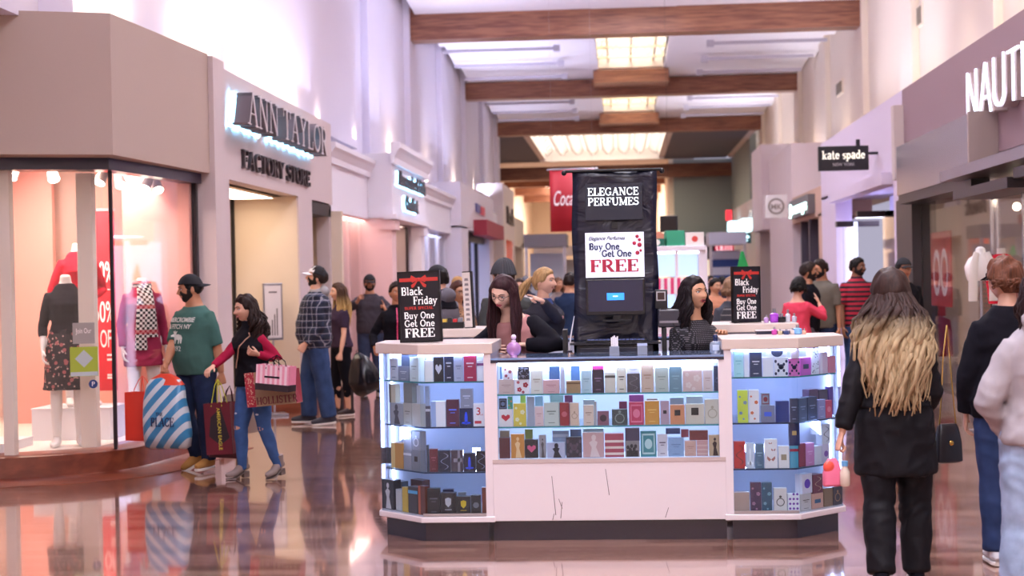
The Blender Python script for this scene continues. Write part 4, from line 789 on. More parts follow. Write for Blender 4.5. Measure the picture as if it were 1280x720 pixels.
put('C', 2, *z3, .704, [(64, 147, 392, 'e9e2de', 'heart', 'c02838', 'white box with red apple heart'), (64, 113, 328, '1b1a26', 'frame', '6a7a9a', 'black box', 390), (150, 228, 357, 'e0c84a', 'flower', 'f4efc0', 'yellow box with pale blossoms'), (231, 277, 316, '9ea6b2', '', '', 'tall grey perfume box'), (279, 332, 375, 'e2c3bd', 'text', 'c39c98', 'pale pink perfume box'), (334, 425, 352, 'c8cfc2', 'text', '7a8276', 'grey green perfume box'),
 (428, 486, 352, '98262e', 'disc', 'c0606a', 'deep red perfume box'), (489, 546, 353, 'dcc0a6', 'ring', 'a58a72', 'peach perfume box'), (571, 634, 367, 'dfc8b2', 'text', '98806c', 'light tan perfume box'), (637, 652, 345, 'b3ada9', '', '', 'narrow grey perfume box'), (655, 726, 402, '8a5a68', 'disc', '3c2630', 'mauve box with dark medallion'), (116, 147, 308, '3f9a78', 'flower', 'e07a3a', 'multicoloured box', 390), (192, 226, 308, 'b6e06a', '', '', 'lime green box', None, 1), (570, 640, 335, 'b8c3cc', '', '', 'pale grey box', None, 1), (280, 330, 312, '9fc4dc', '', '', 'light blue box', None, 1), (370, 452, 308, 'a6d3d6', '', '', 'aqua box', None, 1), (458, 508, 308, '8a4a7a', '', '', 'purple box', None, 1)]+
 sh([(22, 117, 392, '3c4543', 'ring', '7f8f88', 'dark green box with wreath'), (124, 215, 349, 'c8385c', 'frame', 'e87a94', 'pink red perfume box'), (219, 308, 342, 'd7973f', 'text', 'f0c06a', 'orange gold perfume box'), (313, 367, 341, 'b69aa4', 'square', '2a1c22', 'mauve box with black square'), (371, 460, 366, 'd88f62', 'square', '2a1c1c', 'orange box with black square'), (464, 577, 361, 'd8cdb6', 'square', '2a2420', 'wide cream box with black square'), (579, 671, 332, 'd9cfba', 'ring', 'b3a88f', 'cream box with embossed wreath'),
 (125, 215, 305, 'b05ab8', '', '', 'violet box', None, 1), (232, 298, 328, 'a58e86', '', '', 'taupe box', None, 1), (370, 455, 322, '9fb4cc', '', '', 'pale blue box', None, 1), (468, 570, 315, 'c0cfe0', '', '', 'pale blue box', None, 1), (65, 115, 345, '8c2c5c', '', '', 'magenta box', None, 1)]), 'middle shelf, '+fc)
put('C', 3, *z3, .506, [(66, 132, 562, '5c2226', '', '', 'maroon perfume box'), (135, 217, 541, 'cf8a3c', 'figure', 'f0c890', 'orange box with posing figure'), (219, 301, 573, '1d171b', 'heart', 'd85a80', 'black box with pink heart figure'), (303, 348, 546, '9a9596', 'figure', '56504f', 'grey box with standing figure'), (351, 464, 592, 'b7b8cc', 'figure', '2c2a33', 'lavender box with black gown'), (467, 563, 559, '2c2430', 'x', '5a4a58', 'dark box with crossed lines'), (566, 696, 532, 'cfa49e', 'figure', 'e8cfc6', 'wide pink box with pale face'), (699, 815, 537, 'b04a5a', 'bands', 'ecd5c6', 'red box with cream stripes'),
 (70, 130, 520, 'b5a08c', '', '', 'tan box', None, 1), (220, 268, 512, '9fae5c', '', '', 'green box', None, 1), (385, 485, 520, 'a9b4cf', 'band', 'e6e8f2', 'silver box', None, 1), (492, 560, 512, '6a7fa8', '', '', 'blue grey box', None, 1), (570, 695, 508, 'b5cfd6', '', '', 'pale blue box', None, 1)]+
 sh([(101, 190, 581, '8b8482', 'faces', '2d2829', 'grey box with group portrait'), (101, 190, 506, '453a52', '', '', 'dark violet box', 578), (193, 290, 522, '3f8b90', 'frame', 'bfe0dc', 'teal ornate perfume box'), (294, 357, 541, 'ddd6d8', 'text', '5a4a5c', 'white box with dark script'), (360, 455, 561, '8eaccc', 'text', '6a86a8', 'light blue perfume box'), (346, 434, 507, '2a3c68', '', '', 'navy box', 558), (459, 529, 581, 'd6ab98', 'text', 'b98a7a', 'peach perfume box'), (531, 601, 577, 'cf9f98', 'bands', 'dbb5aa', 'dusty pink perfume box'), (604, 674, 546, 'c6a884', 'figure', '3c221c', 'tan box with dark haired figure'), (437, 484, 512, '8b3a4c', '', '', 'burgundy box', 578), (487, 600, 518, '7c3434', '', '', 'brown red box', 575)]), 'lowest shelf, '+fc)
z5 = (5.54, 900, 400)
put('R', 1, *z5, .987, [(92, 162, 218, 'b5ecec', 'text', '8fd0d2', 'aqua perfume box'), (165, 200, 222, 'eff2f6', '', '', 'narrow white perfume box'), (204, 289, 224, '2b3b5c', 'text', 'd5dbe8', 'navy box with white title'), (294, 370, 258, 'eef0f3', '', '', 'wide white perfume box'), (374, 470, 258, 'eceef2', 'x', '39415c', 'white box with dark ornate bow'), (474, 552, 267, 'e27abc', 'x', '2c3050', 'pink box with dark ornate bow'), (322, 466, 174, 'e6ebf2', 'disc', '39415c', 'white box', 255), (492, 548, 172, 'f0dfe8', 'band', '5d6a9c', 'white pink box', 262), (557, 630, 259, 'd85fc0', 'plate', '3c3a5a', 'magenta box with dark plate'), (633, 684, 168, 'f2f4f5', 'speck', '4c5560', 'tall white box with black specks'), (690, 745, 224, 'e8ccd8', 'side', 'f2e6ea', 'pink and white perfume box'), (750, 800, 250, 'e88aa0', '', '', 'rose perfume box')], 'top shelf, right tower')
put('R', 2, *z5, .707, [(119, 193, 487, 'cfe04a', 'flower', '6f8fb5', 'lime yellow box with flowers'), (197, 270, 484, 'eeeae6', 'flower', 'e8743a', 'white box with orange flowers'), (281, 380, 592, '7d8699', 'plate', '4a6fd8', 'grey box with blue plate'), (282, 346, 506, '8c98a8', 'frame', '8a2c3c', 'grey box with red frame', 588), (385, 478, 561, '1c3578', '', '', 'royal blue perfume box'), (482, 540, 543, '4a4a5c', 'text', '9aa0b5', 'charcoal perfume box'), (544, 603, 541, '44526c', 'text', '7a88a5', 'slate perfume box'), (606, 672, 532, '33405c', 'text', '8f9ab5', 'dark slate blue perfume box'), (679, 730, 551, '9a9ccc', 'text', 'c5c8e8', 'lavender perfume box'), (733, 776, 556, 'd84a68', 'disc', 'f08a9c', 'red pink perfume box'), (616, 680, 480, '6a4c66', '', '', 'mauve box', None, 1), (686, 745, 480, '5c4a5c', '', '', 'brown violet box', None, 1), (752, 785, 462, '6a3fa0', '', '', 'purple box', None, 1)], 'second shelf, right tower')
z6 = (5.14, 900, 520)
put('R', 3, *z6, .427, [(87, 162, 164, 'c8302e', 'squiggle', '3a2a2a', 'red perfume box'), (165, 220, 173, 'c9d6e2', 'flare', 'eef4f8', 'white box with silver drop'), (223, 282, 179, '56758a', 'text', '8fb0c0', 'steel blue perfume box'), (285, 368, 149, 'f0ece8', 'butterfly', 'b5776a', 'white box with brown butterflies'), (374, 444, 193, 'ece8e0', 'plate', 'a59678', 'white box with tan panel'), (447, 503, 191, '4f9fb5', 'band', 'a03044', 'teal box with red band'), (505, 549, 176, '8e1f38', '', '', 'dark red perfume box'), (551, 605, 174, 'd58cc2', 'text', 'e8b8dc', 'pink lilac perfume box'), (608, 655, 192, 'dfe4ee', '', '', 'white perfume box'), (659, 702, 180, 'ddd6ea', 'disc', '8c5ab8', 'white box with purple disc'), (440, 512, 42, '232a55', 'square', 'c0a05a', 'navy box with gold plate', 190), (655, 708, 52, 'dde4ee', 'squiggle', '4c5a68', 'white box with squiggle', 175)], 'third shelf, right tower')
put('R', 4, *z6, .157, [(90, 190, 491, 'b89a8a', '', '', 'plain tan perfume box'), (193, 265, 427, '4b2c4a', 'flower', 'b5849c', 'purple box with floral art'), (267, 334, 427, '2f5468', 'flower', '7ca8b5', 'dark teal box with floral art'), (344, 430, 464, 'ded6cc', 'ring', '4c443c', 'cream box with black wreath'), (433, 513, 500, 'eeeef0', 'dots', '7c3fa8', 'white box with coloured dots'), (519, 586, 500, 'd6d0ca', 'text', '6a6258', 'pale grey perfume box'), (589, 664, 497, 'd8a48c', 'plate', '2c5a7a', 'peach box with blue brush mark'), (668, 725, 462, '8a6a44', '', '', 'bronze perfume box'), (727, 783, 452, '33242a', 'ring', 'a57a50', 'black box with gold ring'), (527, 592, 372, 'e8e4ee', 'disc', '6a3fc0', 'white box with purple disc', 495), (597, 660, 374, '7a2438', 'squiggle', 'c8a080', 'maroon box with gold swirl', 495)], 'lowest shelf, right tower')
# ================================================================ SIGN PILLAR AND TILL
PY = 10.32
vin = nodemat('wrinkled_black_vinyl', lambda nt, tc, N, L, b: None, .28); 
vb = vin.node_tree.nodes['Principled BSDF']; vb.inputs['Base Color'].default_value = (*srgb('15162a'), 1)
def vinbump(m):
    nt = m.node_tree; tc = nt.nodes.new('ShaderNodeTexCoord'); mp = nt.nodes.new('ShaderNodeMapping'); mp.inputs['Scale'].default_value = (2, 2, 3); nt.links.new(tc.outputs['Object'], mp.inputs[0])
    n = nt.nodes.new('ShaderNodeTexNoise'); n.inputs['Scale'].default_value = 1.6; n.inputs['Detail'].default_value = 3; n.inputs['Distortion'].default_value = 1.2; nt.links.new(mp.outputs[0], n.inputs[0])
    bp = nt.nodes.new('ShaderNodeBump'); bp.inputs['Strength'].default_value = .8; bp.inputs['Distance'].default_value = .035; nt.links.new(n.outputs['Fac'], bp.inputs['Height']); nt.links.new(bp.outputs[0], nt.nodes['Principled BSDF'].inputs['Normal'])
vinbump(vin)
pil = thing('sign_pillar', 'tall black vinyl covered pillar with shop name, offer poster and screen', 'sign', (-.046, PY, 0))
b = MB(); N1, N2 = 13, 30; vs = []
for j in range(N2):
    z = 1.05+1.285*j/(N2-1)
    for i in range(N1):
        x = -.285+.57*i/(N1-1); vs.append((x+.006*math.sin(z*9), -.012+.014*noise.noise(Vector((x*5, z*6, 1)))+.01*math.sin(x*14+z*3), z))
b.add(vs, [(j*N1+i, j*N1+i+1, (j+1)*N1+i+1, (j+1)*N1+i) for j in range(N2-1) for i in range(N1-1)]); cl = b.build('vinyl_cover', vin, pil, smooth=True); cl.modifiers.new('s', 'SOLIDIFY').thickness = .004
b = MB(); b.box((-.28, .02, 1.05), (.28, .3, 2.32)); b.build('pillar_box', black, pil)
b = MB(); b.tube([(-.33, -.02, 2.335), (.32, -.02, 2.335)], .011); b.ball((-.335, -.02, 2.325), .018); b.ball((.325, -.02, 2.325), .018); b.build('top_rod', black, pil, smooth=True)
fp = lambda y: (lambda a, c, t: (a, y-t, c))
b = MB(); b.box((-.195, -.05, 2.0), (.19, -.02, 2.245)); bd = b.build('name_board', mat('board_navy', '1d2233', .25), pil)
nw = mat('name_white', 'f4fbff', emis=1.6)
for tx, zz in (('ELEGANCE', 2.165), ('PERFUMES', 2.098)): TX(bd, nw, tx, fp(-.051), .052, w=.345, center=-.005, y0=zz, th=.002, bold=.8)
b = MB(); b.box((-.02, -.04, 1.945), (.02, -.02, 1.985)); b.build('webcam', black, pil)
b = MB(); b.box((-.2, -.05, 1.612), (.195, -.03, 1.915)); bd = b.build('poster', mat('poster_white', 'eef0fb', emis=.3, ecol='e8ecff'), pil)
nav = mat('ink_navy', '1f2a55', .5); crim = mat('ink_crimson', 'b82444', .5)
b = MB(); lettering(b, 'Elegance Perfumes', fp(-.051), .026, w=.25, center=-.055, y0=1.865, th=.0015, style='sans', shear=.4, bold=3); b.build('lettering', mat('ink_slate', '2d3458', .5), bd)
TX(bd, nav, 'Buy One', fp(-.051), .044, w=.205, x0=-.175, y0=1.8, th=.0015, bold=1.6); TX(bd, nav, 'Get One', fp(-.051), .044, w=.2, x0=-.09, y0=1.752, th=.0015, bold=1.6)
b = MB(); lettering(b, 'FREE', fp(-.051), .082, w=.33, center=-.005, y0=1.65, th=.0015, bold=1.25); b.build('lettering', crim, bd)
for (x, z, r) in ((.15, 1.885, .012), (.165, 1.862, .011), (.13, 1.84, .013), (.165, 1.828, .015), (.15, 1.775, .014), (.172, 1.79, .009)): b = MB(); b.ball((x, -.052, z), (r, .006, r)); b.build('printed_bauble', crim, bd, smooth=True)
b = MB(); b.box((-.2, -.13, 1.36), (.195, -.09, 1.6)); mon = b.build('monitor', mat('monitor_black', '121118', .25), pil, bevel=.004)
b = MB(); b.box((-.185, -.132, 1.385), (.18, -.1305, 1.592)); b.build('screen', mat('screen_dark', '24243a', .2, emis=.12, ecol='30304a'), mon)
b = MB(); b.box((-.06, -.134, 1.46), (.055, -.1325, 1.508)); b.build('screen_window', mat('screen_blue', '2f86e8', emis=1.1), mon)
b = MB(); b.box((-.02, -.1345, 1.483), (.012, -.134, 1.488)); b.build('screen_text', mat('name_white', 'f4fbff'), mon)
b = MB(); b.box((-.02, -.12, 1.33), (.03, -.1, 1.36)); b.box((-.09, -.17, 1.318), (.1, -.05, 1.33)); b.build('monitor_stand', black, mon)
till = thing('till_cabinet', 'black till cabinet below the pillar screen with a metal fronted cash drawer', 'cabinet', (-.055, PY, 0))
b = MB(); b.box((-.35, -.24, 0), (.34, .34, 1.03)); b.build('body', mat('cabinet_black', '141218', .4), till, bevel=.005)
for x in (-.335, .325): b = MB(); b.box((x-.014, -.24, 1.03), (x+.014, -.02, 1.27)); b.build('side_board', black, till)
dr = thing('cash_drawer', 'black cash drawer sitting on the till cabinet under the keyboard', 'cash drawer', (-.055, PY-.12, 1.031))
b = MB(); b.box((-.26, -.11, 0), (.25, .1, .135)); b.build('body', mat('drawer_black', '1d1d26', .35), dr, bevel=.004)
b = MB(); b.box((-.235, -.116, .02), (.225, -.11, .115)); b.build('drawer_front', mat('drawer_face', '2b2c3a', .35), dr, bevel=.002); b = MB(); b.box((-.18, -.118, .062), (-.03, -.116, .068)); b.build('slot', black, dr); b = MB(); b.box((.03, -.118, .062), (.18, -.116, .068)); b.build('slot', black, dr)
b = MB(); b.box((-.3, -.13, .137), (.3, .12, .15)); b.build('shelf_board', mat('drawer_black', '1d1d26'), dr)
kb = thing('keyboard', 'dark keyboard with glinting keys below the pillar screen', 'keyboard', (-.05, PY-.17, 1.183)); b = MB(); b.box((-.2, -.05, 0), (.2, .05, .012)); b.build('base', black, kb)
for r_ in range(4):
    b = MB()
    for c_ in range(15): b.box((-.19+c_*.0255, -.043+r_*.023, .012), (-.19+c_*.0255+.02, -.043+r_*.023+.017, .019))
    b.build('key_row', mat('key_glint', '5d6a9a', .2), kb)
pr = thing('receipt_printer', 'dark receipt printer on the till cabinet, beside the seated-height screen', 'printer', (.3, PY-.1, 1.272))
b = MB(); b.box((-.07, -.08, 0), (.08, .08, .12)); b.build('body', mat('printer_grey', '39343c', .35), pr, bevel=.01); b = MB(); b.box((-.06, -.084, .03), (.065, -.08, .045)); b.build('front_strip', mat('strip_grey', '8b8488', .4), pr); b = MB(); b.box((-.05, -.03, .12), (.05, -.01, .128)); b.build('paper_slot', black, pr)
scn = thing('card_reader', 'black card reader with pale framed screen on top of the receipt printer', 'card reader', (.255, PY-.1, 1.394))
b = MB(); b.box((-.042, -.02, 0), (.042, .03, .13)); b.build('body', black, scn, bevel=.006); b = MB(); b.box((-.032, -.024, .055), (.03, -.02, .118)); fr_ = b.build('screen_frame', mat('frame_pale', 'b9b3b3', .3), scn); b = MB(); b.box((-.024, -.026, .063), (.022, -.024, .11)); b.build('screen', mat('reader_dark', '3a2420', .3), fr_)
wr = thing('cable', 'black looping cable hanging beside the till cabinet', 'cable', (.33, PY-.2, 1.1)); b = MB(); b.tube([(0, 0, .2), (.02, -.01, .14), (.05, -.01, .07), (.07, -.01, .02), (.04, 0, .1), (.0, 0, .16)], .004); b.build('wire', black, wr)
pn = thing('pen_stand', 'slender white feather pen standing at the edge of the till cabinet', 'pen', (-.37, PY-.2, 1.031)); b = MB(); b.loft([(0, 0, 0), (0, 0, .1)], [.025, .028]); b.build('cup', mat('cup_dark', '2a2238', .4), pn); b = MB(); b.tube([(0, 0, .03), (.02, 0, .2), (.045, 0, .33)], [.004, .005, .002]); b.build('pen', white, pn)
# ---- sale signs
def sale_sign(loc, rz, tilt, label):
    t = thing('sale_sign', label, 'sign', loc, rz, 'black sale signs')
    w, h = .136, .45
    b = MB(); b.box((-w, -.012, 0), (w, .012, h)); bd = b.build('board', mat('sale_black', '1b1820', .35), t, bevel=.002)
    for bx_ in ((-w, -.016, 0, w, .016, .012), (-w, -.016, h-.012, w, .016, h), (-w, -.016, 0, -w+.01, .016, h), (w-.01, -.016, 0, w, .016, h)): b = MB(); b.box(bx_[:3], bx_[3:]); b.build('frame_edge', mat('frame_black', '0c0b0f', .3), bd)
    f = fp(-.0125); red = mat('ribbon_red', 'c8372f', .5)
    b = MB(); b.prof([(-w+.012, .385), (w-.012, .385), (w-.012, .408), (-w+.012, .408)], f, 0, .001); b.build('ribbon', red, bd)
    b = MB()
    for s in (-1, 1): b.prof([(0, .397), (s*.045, .425), (s*.055, .4), (s*.04, .378)][::s], f, 0, .003); b.prof([(0, .397), (s*.03, .35), (s*.045, .345), (s*.05, .362)][::s], f, 0, .0025)
    b.ball((0, -.014, .397), (.012, .004, .012)); b.build('bow', red, bd)
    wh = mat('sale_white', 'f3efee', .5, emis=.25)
    for a_ in (('Black', .05, dict(w=.14, x0=-.115, y0=.3)), ('Friday', .05, dict(w=.155, x0=-.04, y0=.24)), ('Buy One', .042, dict(w=.195, center=-.005, y0=.15)), ('Get One', .042, dict(w=.195, center=-.005, y0=.1)), ('FREE', .055, dict(w=.195, center=-.005, y0=.033))): TX(bd, wh, a_[0], f, a_[1], th=.001, bold=1.12, **a_[2])
    b = MB(); lettering(b, 'SUPER SPECIAL', f, .018, w=.185, center=-.005, y0=.208, th=.001, bold=1.3); b.build('lettering', red, bd)
    b = MB(); b.box((-.1, .012, 0), (.1, .09, .004)); b.build('foot', mat('sale_black', '1b1820'), t)
    t.rotation_euler = (tilt[0], tilt[1], rz); return t
sale_sign((-1.275, 9.55, 1.2275), R(-4), (0, R(-1.5)), 'black sale sign with white lettering and red bow on the front tower')
sale_sign((.985, 12.3, 1.2265), R(32), (0, 0), 'black sale sign with red bow turned aside, on the rear tower')
tp = thing('price_list_stand', 'tall narrow cream price list in a black frame on the rear tower', 'sign', at(587, 404, 12.15)); tp.location.z = 1.2275; tp.rotation_euler = (0, R(-2), R(-8))
b = MB(); b.box((-.035, -.02, 0), (.045, .02, .455)); b.build('frame', black, tp); b = MB(); b.box((-.034, -.024, .008), (.03, -.02, .447)); bd = b.build('sheet', mat('sheet_cream', 'e0d4cc', .5), tp); b = MB()
for i in range(9): b.prof([(-.018, .06+i*.04), (.015, .06+i*.04), (.012, .06+i*.04+.02), (-.015, .06+i*.04+.02)], fp(-.0245), 0, .001)
b.build('print', mat('print_grey', '8a7f80', .6), bd); 
# ---- bottles and small things on the tops
def lathe(b, prof, c=(0, 0), n=20, mi=None): b.loft([(c[0], c[1], z) for r, z in prof], [r for r, z in prof], (1, 0, 0), n, mi)
def gm(name, c, tr=.85): return mat(name, c, .05, trans=tr, coat=.5)
bt = thing('perfume_bottle', 'round pink glass perfume bottle with a pearl stopper on the front counter', 'perfume bottle', (-.685, 9.46, 1.1305))
b = MB(); b.ball((0, 0, .048), (.047, .03, .047), 20, 14); b.loft([(0, 0, 0), (0, 0, .01)], [.025, .02]); b.build('flask', gm('pink_flask', 'e6a0dc', .5), bt, smooth=True); b = MB(); b.loft([(0, 0, .09), (0, 0, .105)], [.014, .014]); b.ball((0, 0, .122), .017); b.build('stopper', mat('pearl', 'e8cfe8', .2), bt, smooth=True)
bt = thing('perfume_bottle', 'clear glass perfume bottle with dark blue ball cap near the counter end', 'perfume bottle', (.565, 9.45, 1.1305))
b = MB(); lathe(b, [(.03, 0), (.037, .01), (.038, .05), (.032, .07), (.015, .078)]); b.build('flask', gm('clear_flask', 'dfeaf6', .7), bt, smooth=True); b = MB(); b.loft([(0, 0, .078), (0, 0, .092)], [.014, .014]); b.ball((0, 0, .103), .016); b.build('cap', mat('cap_blue', '24305c', .15), bt, smooth=True); b = MB(); b.box((-.02, -.041, .02), (.02, -.037, .055)); b.build('label', mat('lbl', 'c9d4e4', .4), bt)
for (px, hh, lb) in ((768, .12, 'taller clear holder of pale test strips on the front counter'), (803, .07, 'shorter clear holder with dark beads on the front counter')):
    p = at(px, 441, 9.45); t = thing('strip_holder', lb, 'holder', (p.x, 9.45, 1.1305)); b = MB(); b.box((-.03, -.02, 0), (.03, .02, .055)); b.build('cup', gm('cup_clear', 'cdd8ea', .6), t); b = MB(); b.box((-.024, -.016, .004), (.024, .016, .042)); b.build('filling', mat('beads', '2c2a36', .3), t)
    if hh > .1:
        b = MB()
        for i in range(5): b.prism([(-.02+i*.009, -.003), (-.012+i*.009, -.003), (-.012+i*.009, .0), (-.02+i*.009, .0)], .02, .11+.006*(i % 3))
        b.build('test_strip', white, t)
    else: b = MB(); b.box((-.031, -.021, .055), (.031, .021, .07)); b.build('lid', mat('lid_pale', 'b9c6e0', .3), t)
p = at(990, 409, 12.1)
items = [(968, 'purple_flask', 'b04ad8', .035, .11, 'purple perfume bottle'), (977, 'black_flask', '1a1822', .035, .07, 'round black perfume bottle'), (985, 'white_flask', 'd9dce8', .02, .1, 'slim white perfume bottle'), (993, 'silver_flask', 'c5c9da', .02, .07, 'slim silver perfume bottle'), (958, 'lilac_flask', 'c9a0e0', .02, .06, 'small lilac perfume bottle')]
for px, mn, c, r, h, lb in items:
    q = at(px, 405, 12.2); t = thing('perfume_bottle', lb+' on the rear tower by the sale sign', 'perfume bottle', (q.x, 12.2, 1.2265)); b = MB(); lathe(b, [(r*.8, 0), (r, .01), (r, h*.6), (r*.4, h*.7)]); b.build('flask', mat(mn, c, .15), t, smooth=True); b = MB(); b.loft([(0, 0, h*.7), (0, 0, h)], [r*.4, r*.4]); b.build('cap', silver, t, smooth=True)
for px, c, r, h, lb in ((968, 'd04ab0', .018, .05, 'small magenta bottle'), (975, 'd9c9a0', .014, .035, 'small gold bottle'), (983, '3a4a80', .02, .035, 'small navy bottle'), (997, '7fb4e8', .028, .06, 'pale blue round bottle'), (1005, 'f0b8a0', .014, .035, 'small peach bottle'), (991, 'e0d0c8', .018, .04, 'small cream bottle')):
    q = at(px, 414, 9.8); t = thing('perfume_bottle', lb+' on the front tower beside the blonde shopper', 'perfume bottle', (q.x, 9.8, 1.226)); b = MB(); lathe(b, [(r*.8, 0), (r, .006), (r, h*.6), (r*.4, h*.7)]); b.build('flask', mat('mini_'+c, c, .15), t, smooth=True); b = MB(); b.loft([(0, 0, h*.7), (0, 0, h)], [r*.4, r*.4]); b.build('cap', silver, t, smooth=True)
q = at(972, 409, 9.93); t = thing('display_tray', 'long dark tray with a pale lid on the right front tower', 'tray', (q.x, 9.93, 1.226)); b = MB(); b.box((-.14, -.04, 0), (.14, .04, .02)); b.build('base', mat('tray_dark', '23263c', .3), t); b = MB(); b.box((-.145, -.045, .02), (.145, .045, .026)); b.build('rim', mat('tray_rim', 'd5cbd0', .3), t)
q = at(568, 400, 11.0)
rt = thing('side_counter', 'low inner side counter between the two left towers', 'counter', (KX-1.2, 11.02, 0)); b = MB(); b.box((-.25, -1.0, .1), (.2, .98, 1.1)); b.build('body', kw, rt); b = MB(); b.box((-.2, -1.0, 0), (.16, .98, .1)); b.build('plinth', kdark, rt); b = MB(); b.box((-.26, -1.0, 1.1), (.22, .98, 1.13)); b.build('worktop', ktop, rt)
rt = thing('side_counter', 'low inner side counter between the two right towers', 'counter', (KX+1.2, 11.02, 0)); b = MB(); b.box((-.2, -1.0, .1), (.25, .98, 1.1)); b.build('body', kw, rt); b = MB(); b.box((-.16, -1.0, 0), (.2, .98, .1)); b.build('plinth', kdark, rt); b = MB(); b.box((-.22, -1.0, 1.1), (.26, .98, 1.13)); b.build('worktop', ktop, rt)
q = at(566, 398, 12.2); t = thing('sample_tray', 'black tray of gold and red sample boxes on the left rear tower', 'tray', (q.x, 12.2, 1.2265)); b = MB(); b.box((-.09, -.05, 0), (.09, .05, .05)); b.build('base', black, t)
for i, c in enumerate(('d8b84a', '1c1a20', 'c02a30', '8a8a90')): b = MB(); b.box((-.08+i*.042, -.04, .05), (-.045+i*.042, .03, .075+.01*(i % 2))); b.build('sample_box', bmat(c), t)
# ================================================================ PEOPLE
from mathutils.bvhtree import BVHTree
def V(*a): return Vector(a if len(a) == 3 else a[0])
def ss(a, b, x): t = np.clip((x-a)/(b-a), 0, 1); return t*t*(3-2*t)
TM = [(.79, .115, .085, 0), (.86, .16, .112, .01), (.93, .168, .12, .01), (1.02, .158, .112, 0), (1.12, .155, .11, 0), (1.22, .168, .116, 0), (1.30, .182, .12, 0), (1.365, .172, .106, .005), (1.405, .145, .09, .01), (1.445, .105, .075, .012), (1.485, .07, .066, .01), (1.54, .058, .06, 0), (1.59, .055, .058, -.012)]
TF = [(.79, .115, .088, 0), (.86, .165, .118, .014), (.93, .168, .12, .014), (1.02, .146, .104, 0), (1.10, .13, .096, 0), (1.19, .136, .1, -.006), (1.27, .148, .122, -.02), (1.335, .146, .1, -.004), (1.38, .122, .08, .004), (1.42, .088, .066, .008), (1.46, .057, .056, .01), (1.52, .047, .05, 0), (1.59, .046, .05, -.01)]
NT, NP = 56, 76
_th = np.linspace(0, PI, NT+1)[1:-1]
_ph = np.linspace(0, 2*PI, NP, endpoint=False); _ph = _ph+.55*np.sin(_ph)*-1 if False else _ph-.0
_ph = (_ph+.45*np.sin(_ph-PI)*1.0)  # columns gather at the face (phi = pi is the front)
TH, PH = np.meshgrid(_th, _ph, indexing='ij')
HD = np.stack([np.sin(TH)*np.sin(PH), np.sin(TH)*np.cos(PH), np.cos(TH)], -1).reshape(-1, 3)  # phi=pi -> -Y
HD = np.vstack([[0, 0, 1.], HD, [0, 0, -1.]])
HF = [(0, 1+j, 1+(j+1) % NP) for j in range(NP)]+[(1+i*NP+j, 1+(i+1)*NP+j, 1+(i+1)*NP+(j+1) % NP, 1+i*NP+(j+1) % NP) for i in range(NT-2) for j in range(NP)]+[(len(HD)-1, len(HD)-1-NP+(j+1) % NP, len(HD)-1-NP+j) for j in range(NP)]
def head_verts(fem=True, extra=0.):
    d = HD; sg = np.sign(d); a = np.abs(d)**.9; a = a/np.linalg.norm(a, axis=1)[:, None]*1.0; a = sg*a
    X = .074*a[:, 0]; Y = .095*a[:, 1]; Z = .114*a[:, 2]; t = np.clip(-a[:, 2], 0, 1)
    X = X*(1-(.31 if fem else .24)*t**2); Z = np.where(Z < 0, Z*.94, Z); Y = np.where(Y > 0, Y*(1-.5*t), Y*(1-.06*t)); X = X*(1+.03*ss(.2, .8, a[:, 2]))
    Y = np.where(Y > 0, Y*1.06, Y)
    fr = ss(.1, -.5, a[:, 1]); g = lambda cx, cz, sx, sz: np.exp(-((X-cx)/sx)**2-((Z-cz)/sz)**2)
    D_ = np.zeros(len(X))
    nw = .008+.006*ss(.01, -.025, Z); D_ += .021*np.exp(-(X/nw)**2)*ss(.026, -.02, Z)*ss(-.036, -.026, Z)
    D_ += .006*np.exp(-(X/.016)**2)*np.exp(-((Z+.024)/.007)**2)
    for s in (-1, 1): D_ += -.010*g(s*.031, .010, .017, .012)+.005*g(s*.042, -.02, .02, .018)
    D_ += (.004 if fem else .006)*np.exp(-(X/.05)**2-((Z-.032)/.009)**2)+.006*g(0, -.049, .021, .009)-.004*g(0, -.064, .022, .006)+.009*g(0, -.086, .02, .014)-.004*g(0, -.04, .01, .004)
    Y = Y-D_*fr
    v = np.stack([X, Y, Z], -1)
    if extra: v = v+d*extra
    return v
HVC = {f: head_verts(f) for f in (True, False)}
def hair_mask(low_back=-.06, front=.062, side=.0):
    """>0 where hair grows; heights in head space"""
    v = HVC[True]; ang = np.abs(np.arctan2(HD[:, 0], -HD[:, 1]))  # 0 front .. pi back
    line = np.interp(ang, [0, .5, .95, 1.2, 1.55, 1.85, 2.3, PI], [front, front-.004, front-.022, side, side-.01, side-.03, low_back, low_back])
    return v[:, 2]-line
def shell(mask, t, fem, lump=0, scale=1., seed=0):
    v = HVC[fem].copy(); m = ss(0, .022, mask); off_ = -.004+(t+.004)*m
    if lump: off_ = off_+m*lump*np.array([noise.noise(Vector((p[0]*38+seed, p[1]*38, p[2]*12))) for p in v])
    v = v+HD*off_[:, None]; b = MB(); keep = mask > -.004
    b.v = [tuple(p) for p in v.tolist()]; b.f = [f for f in HF if any(keep[i] for i in f)]; b.m = [0]*len(b.f); return b
HANDS = {}
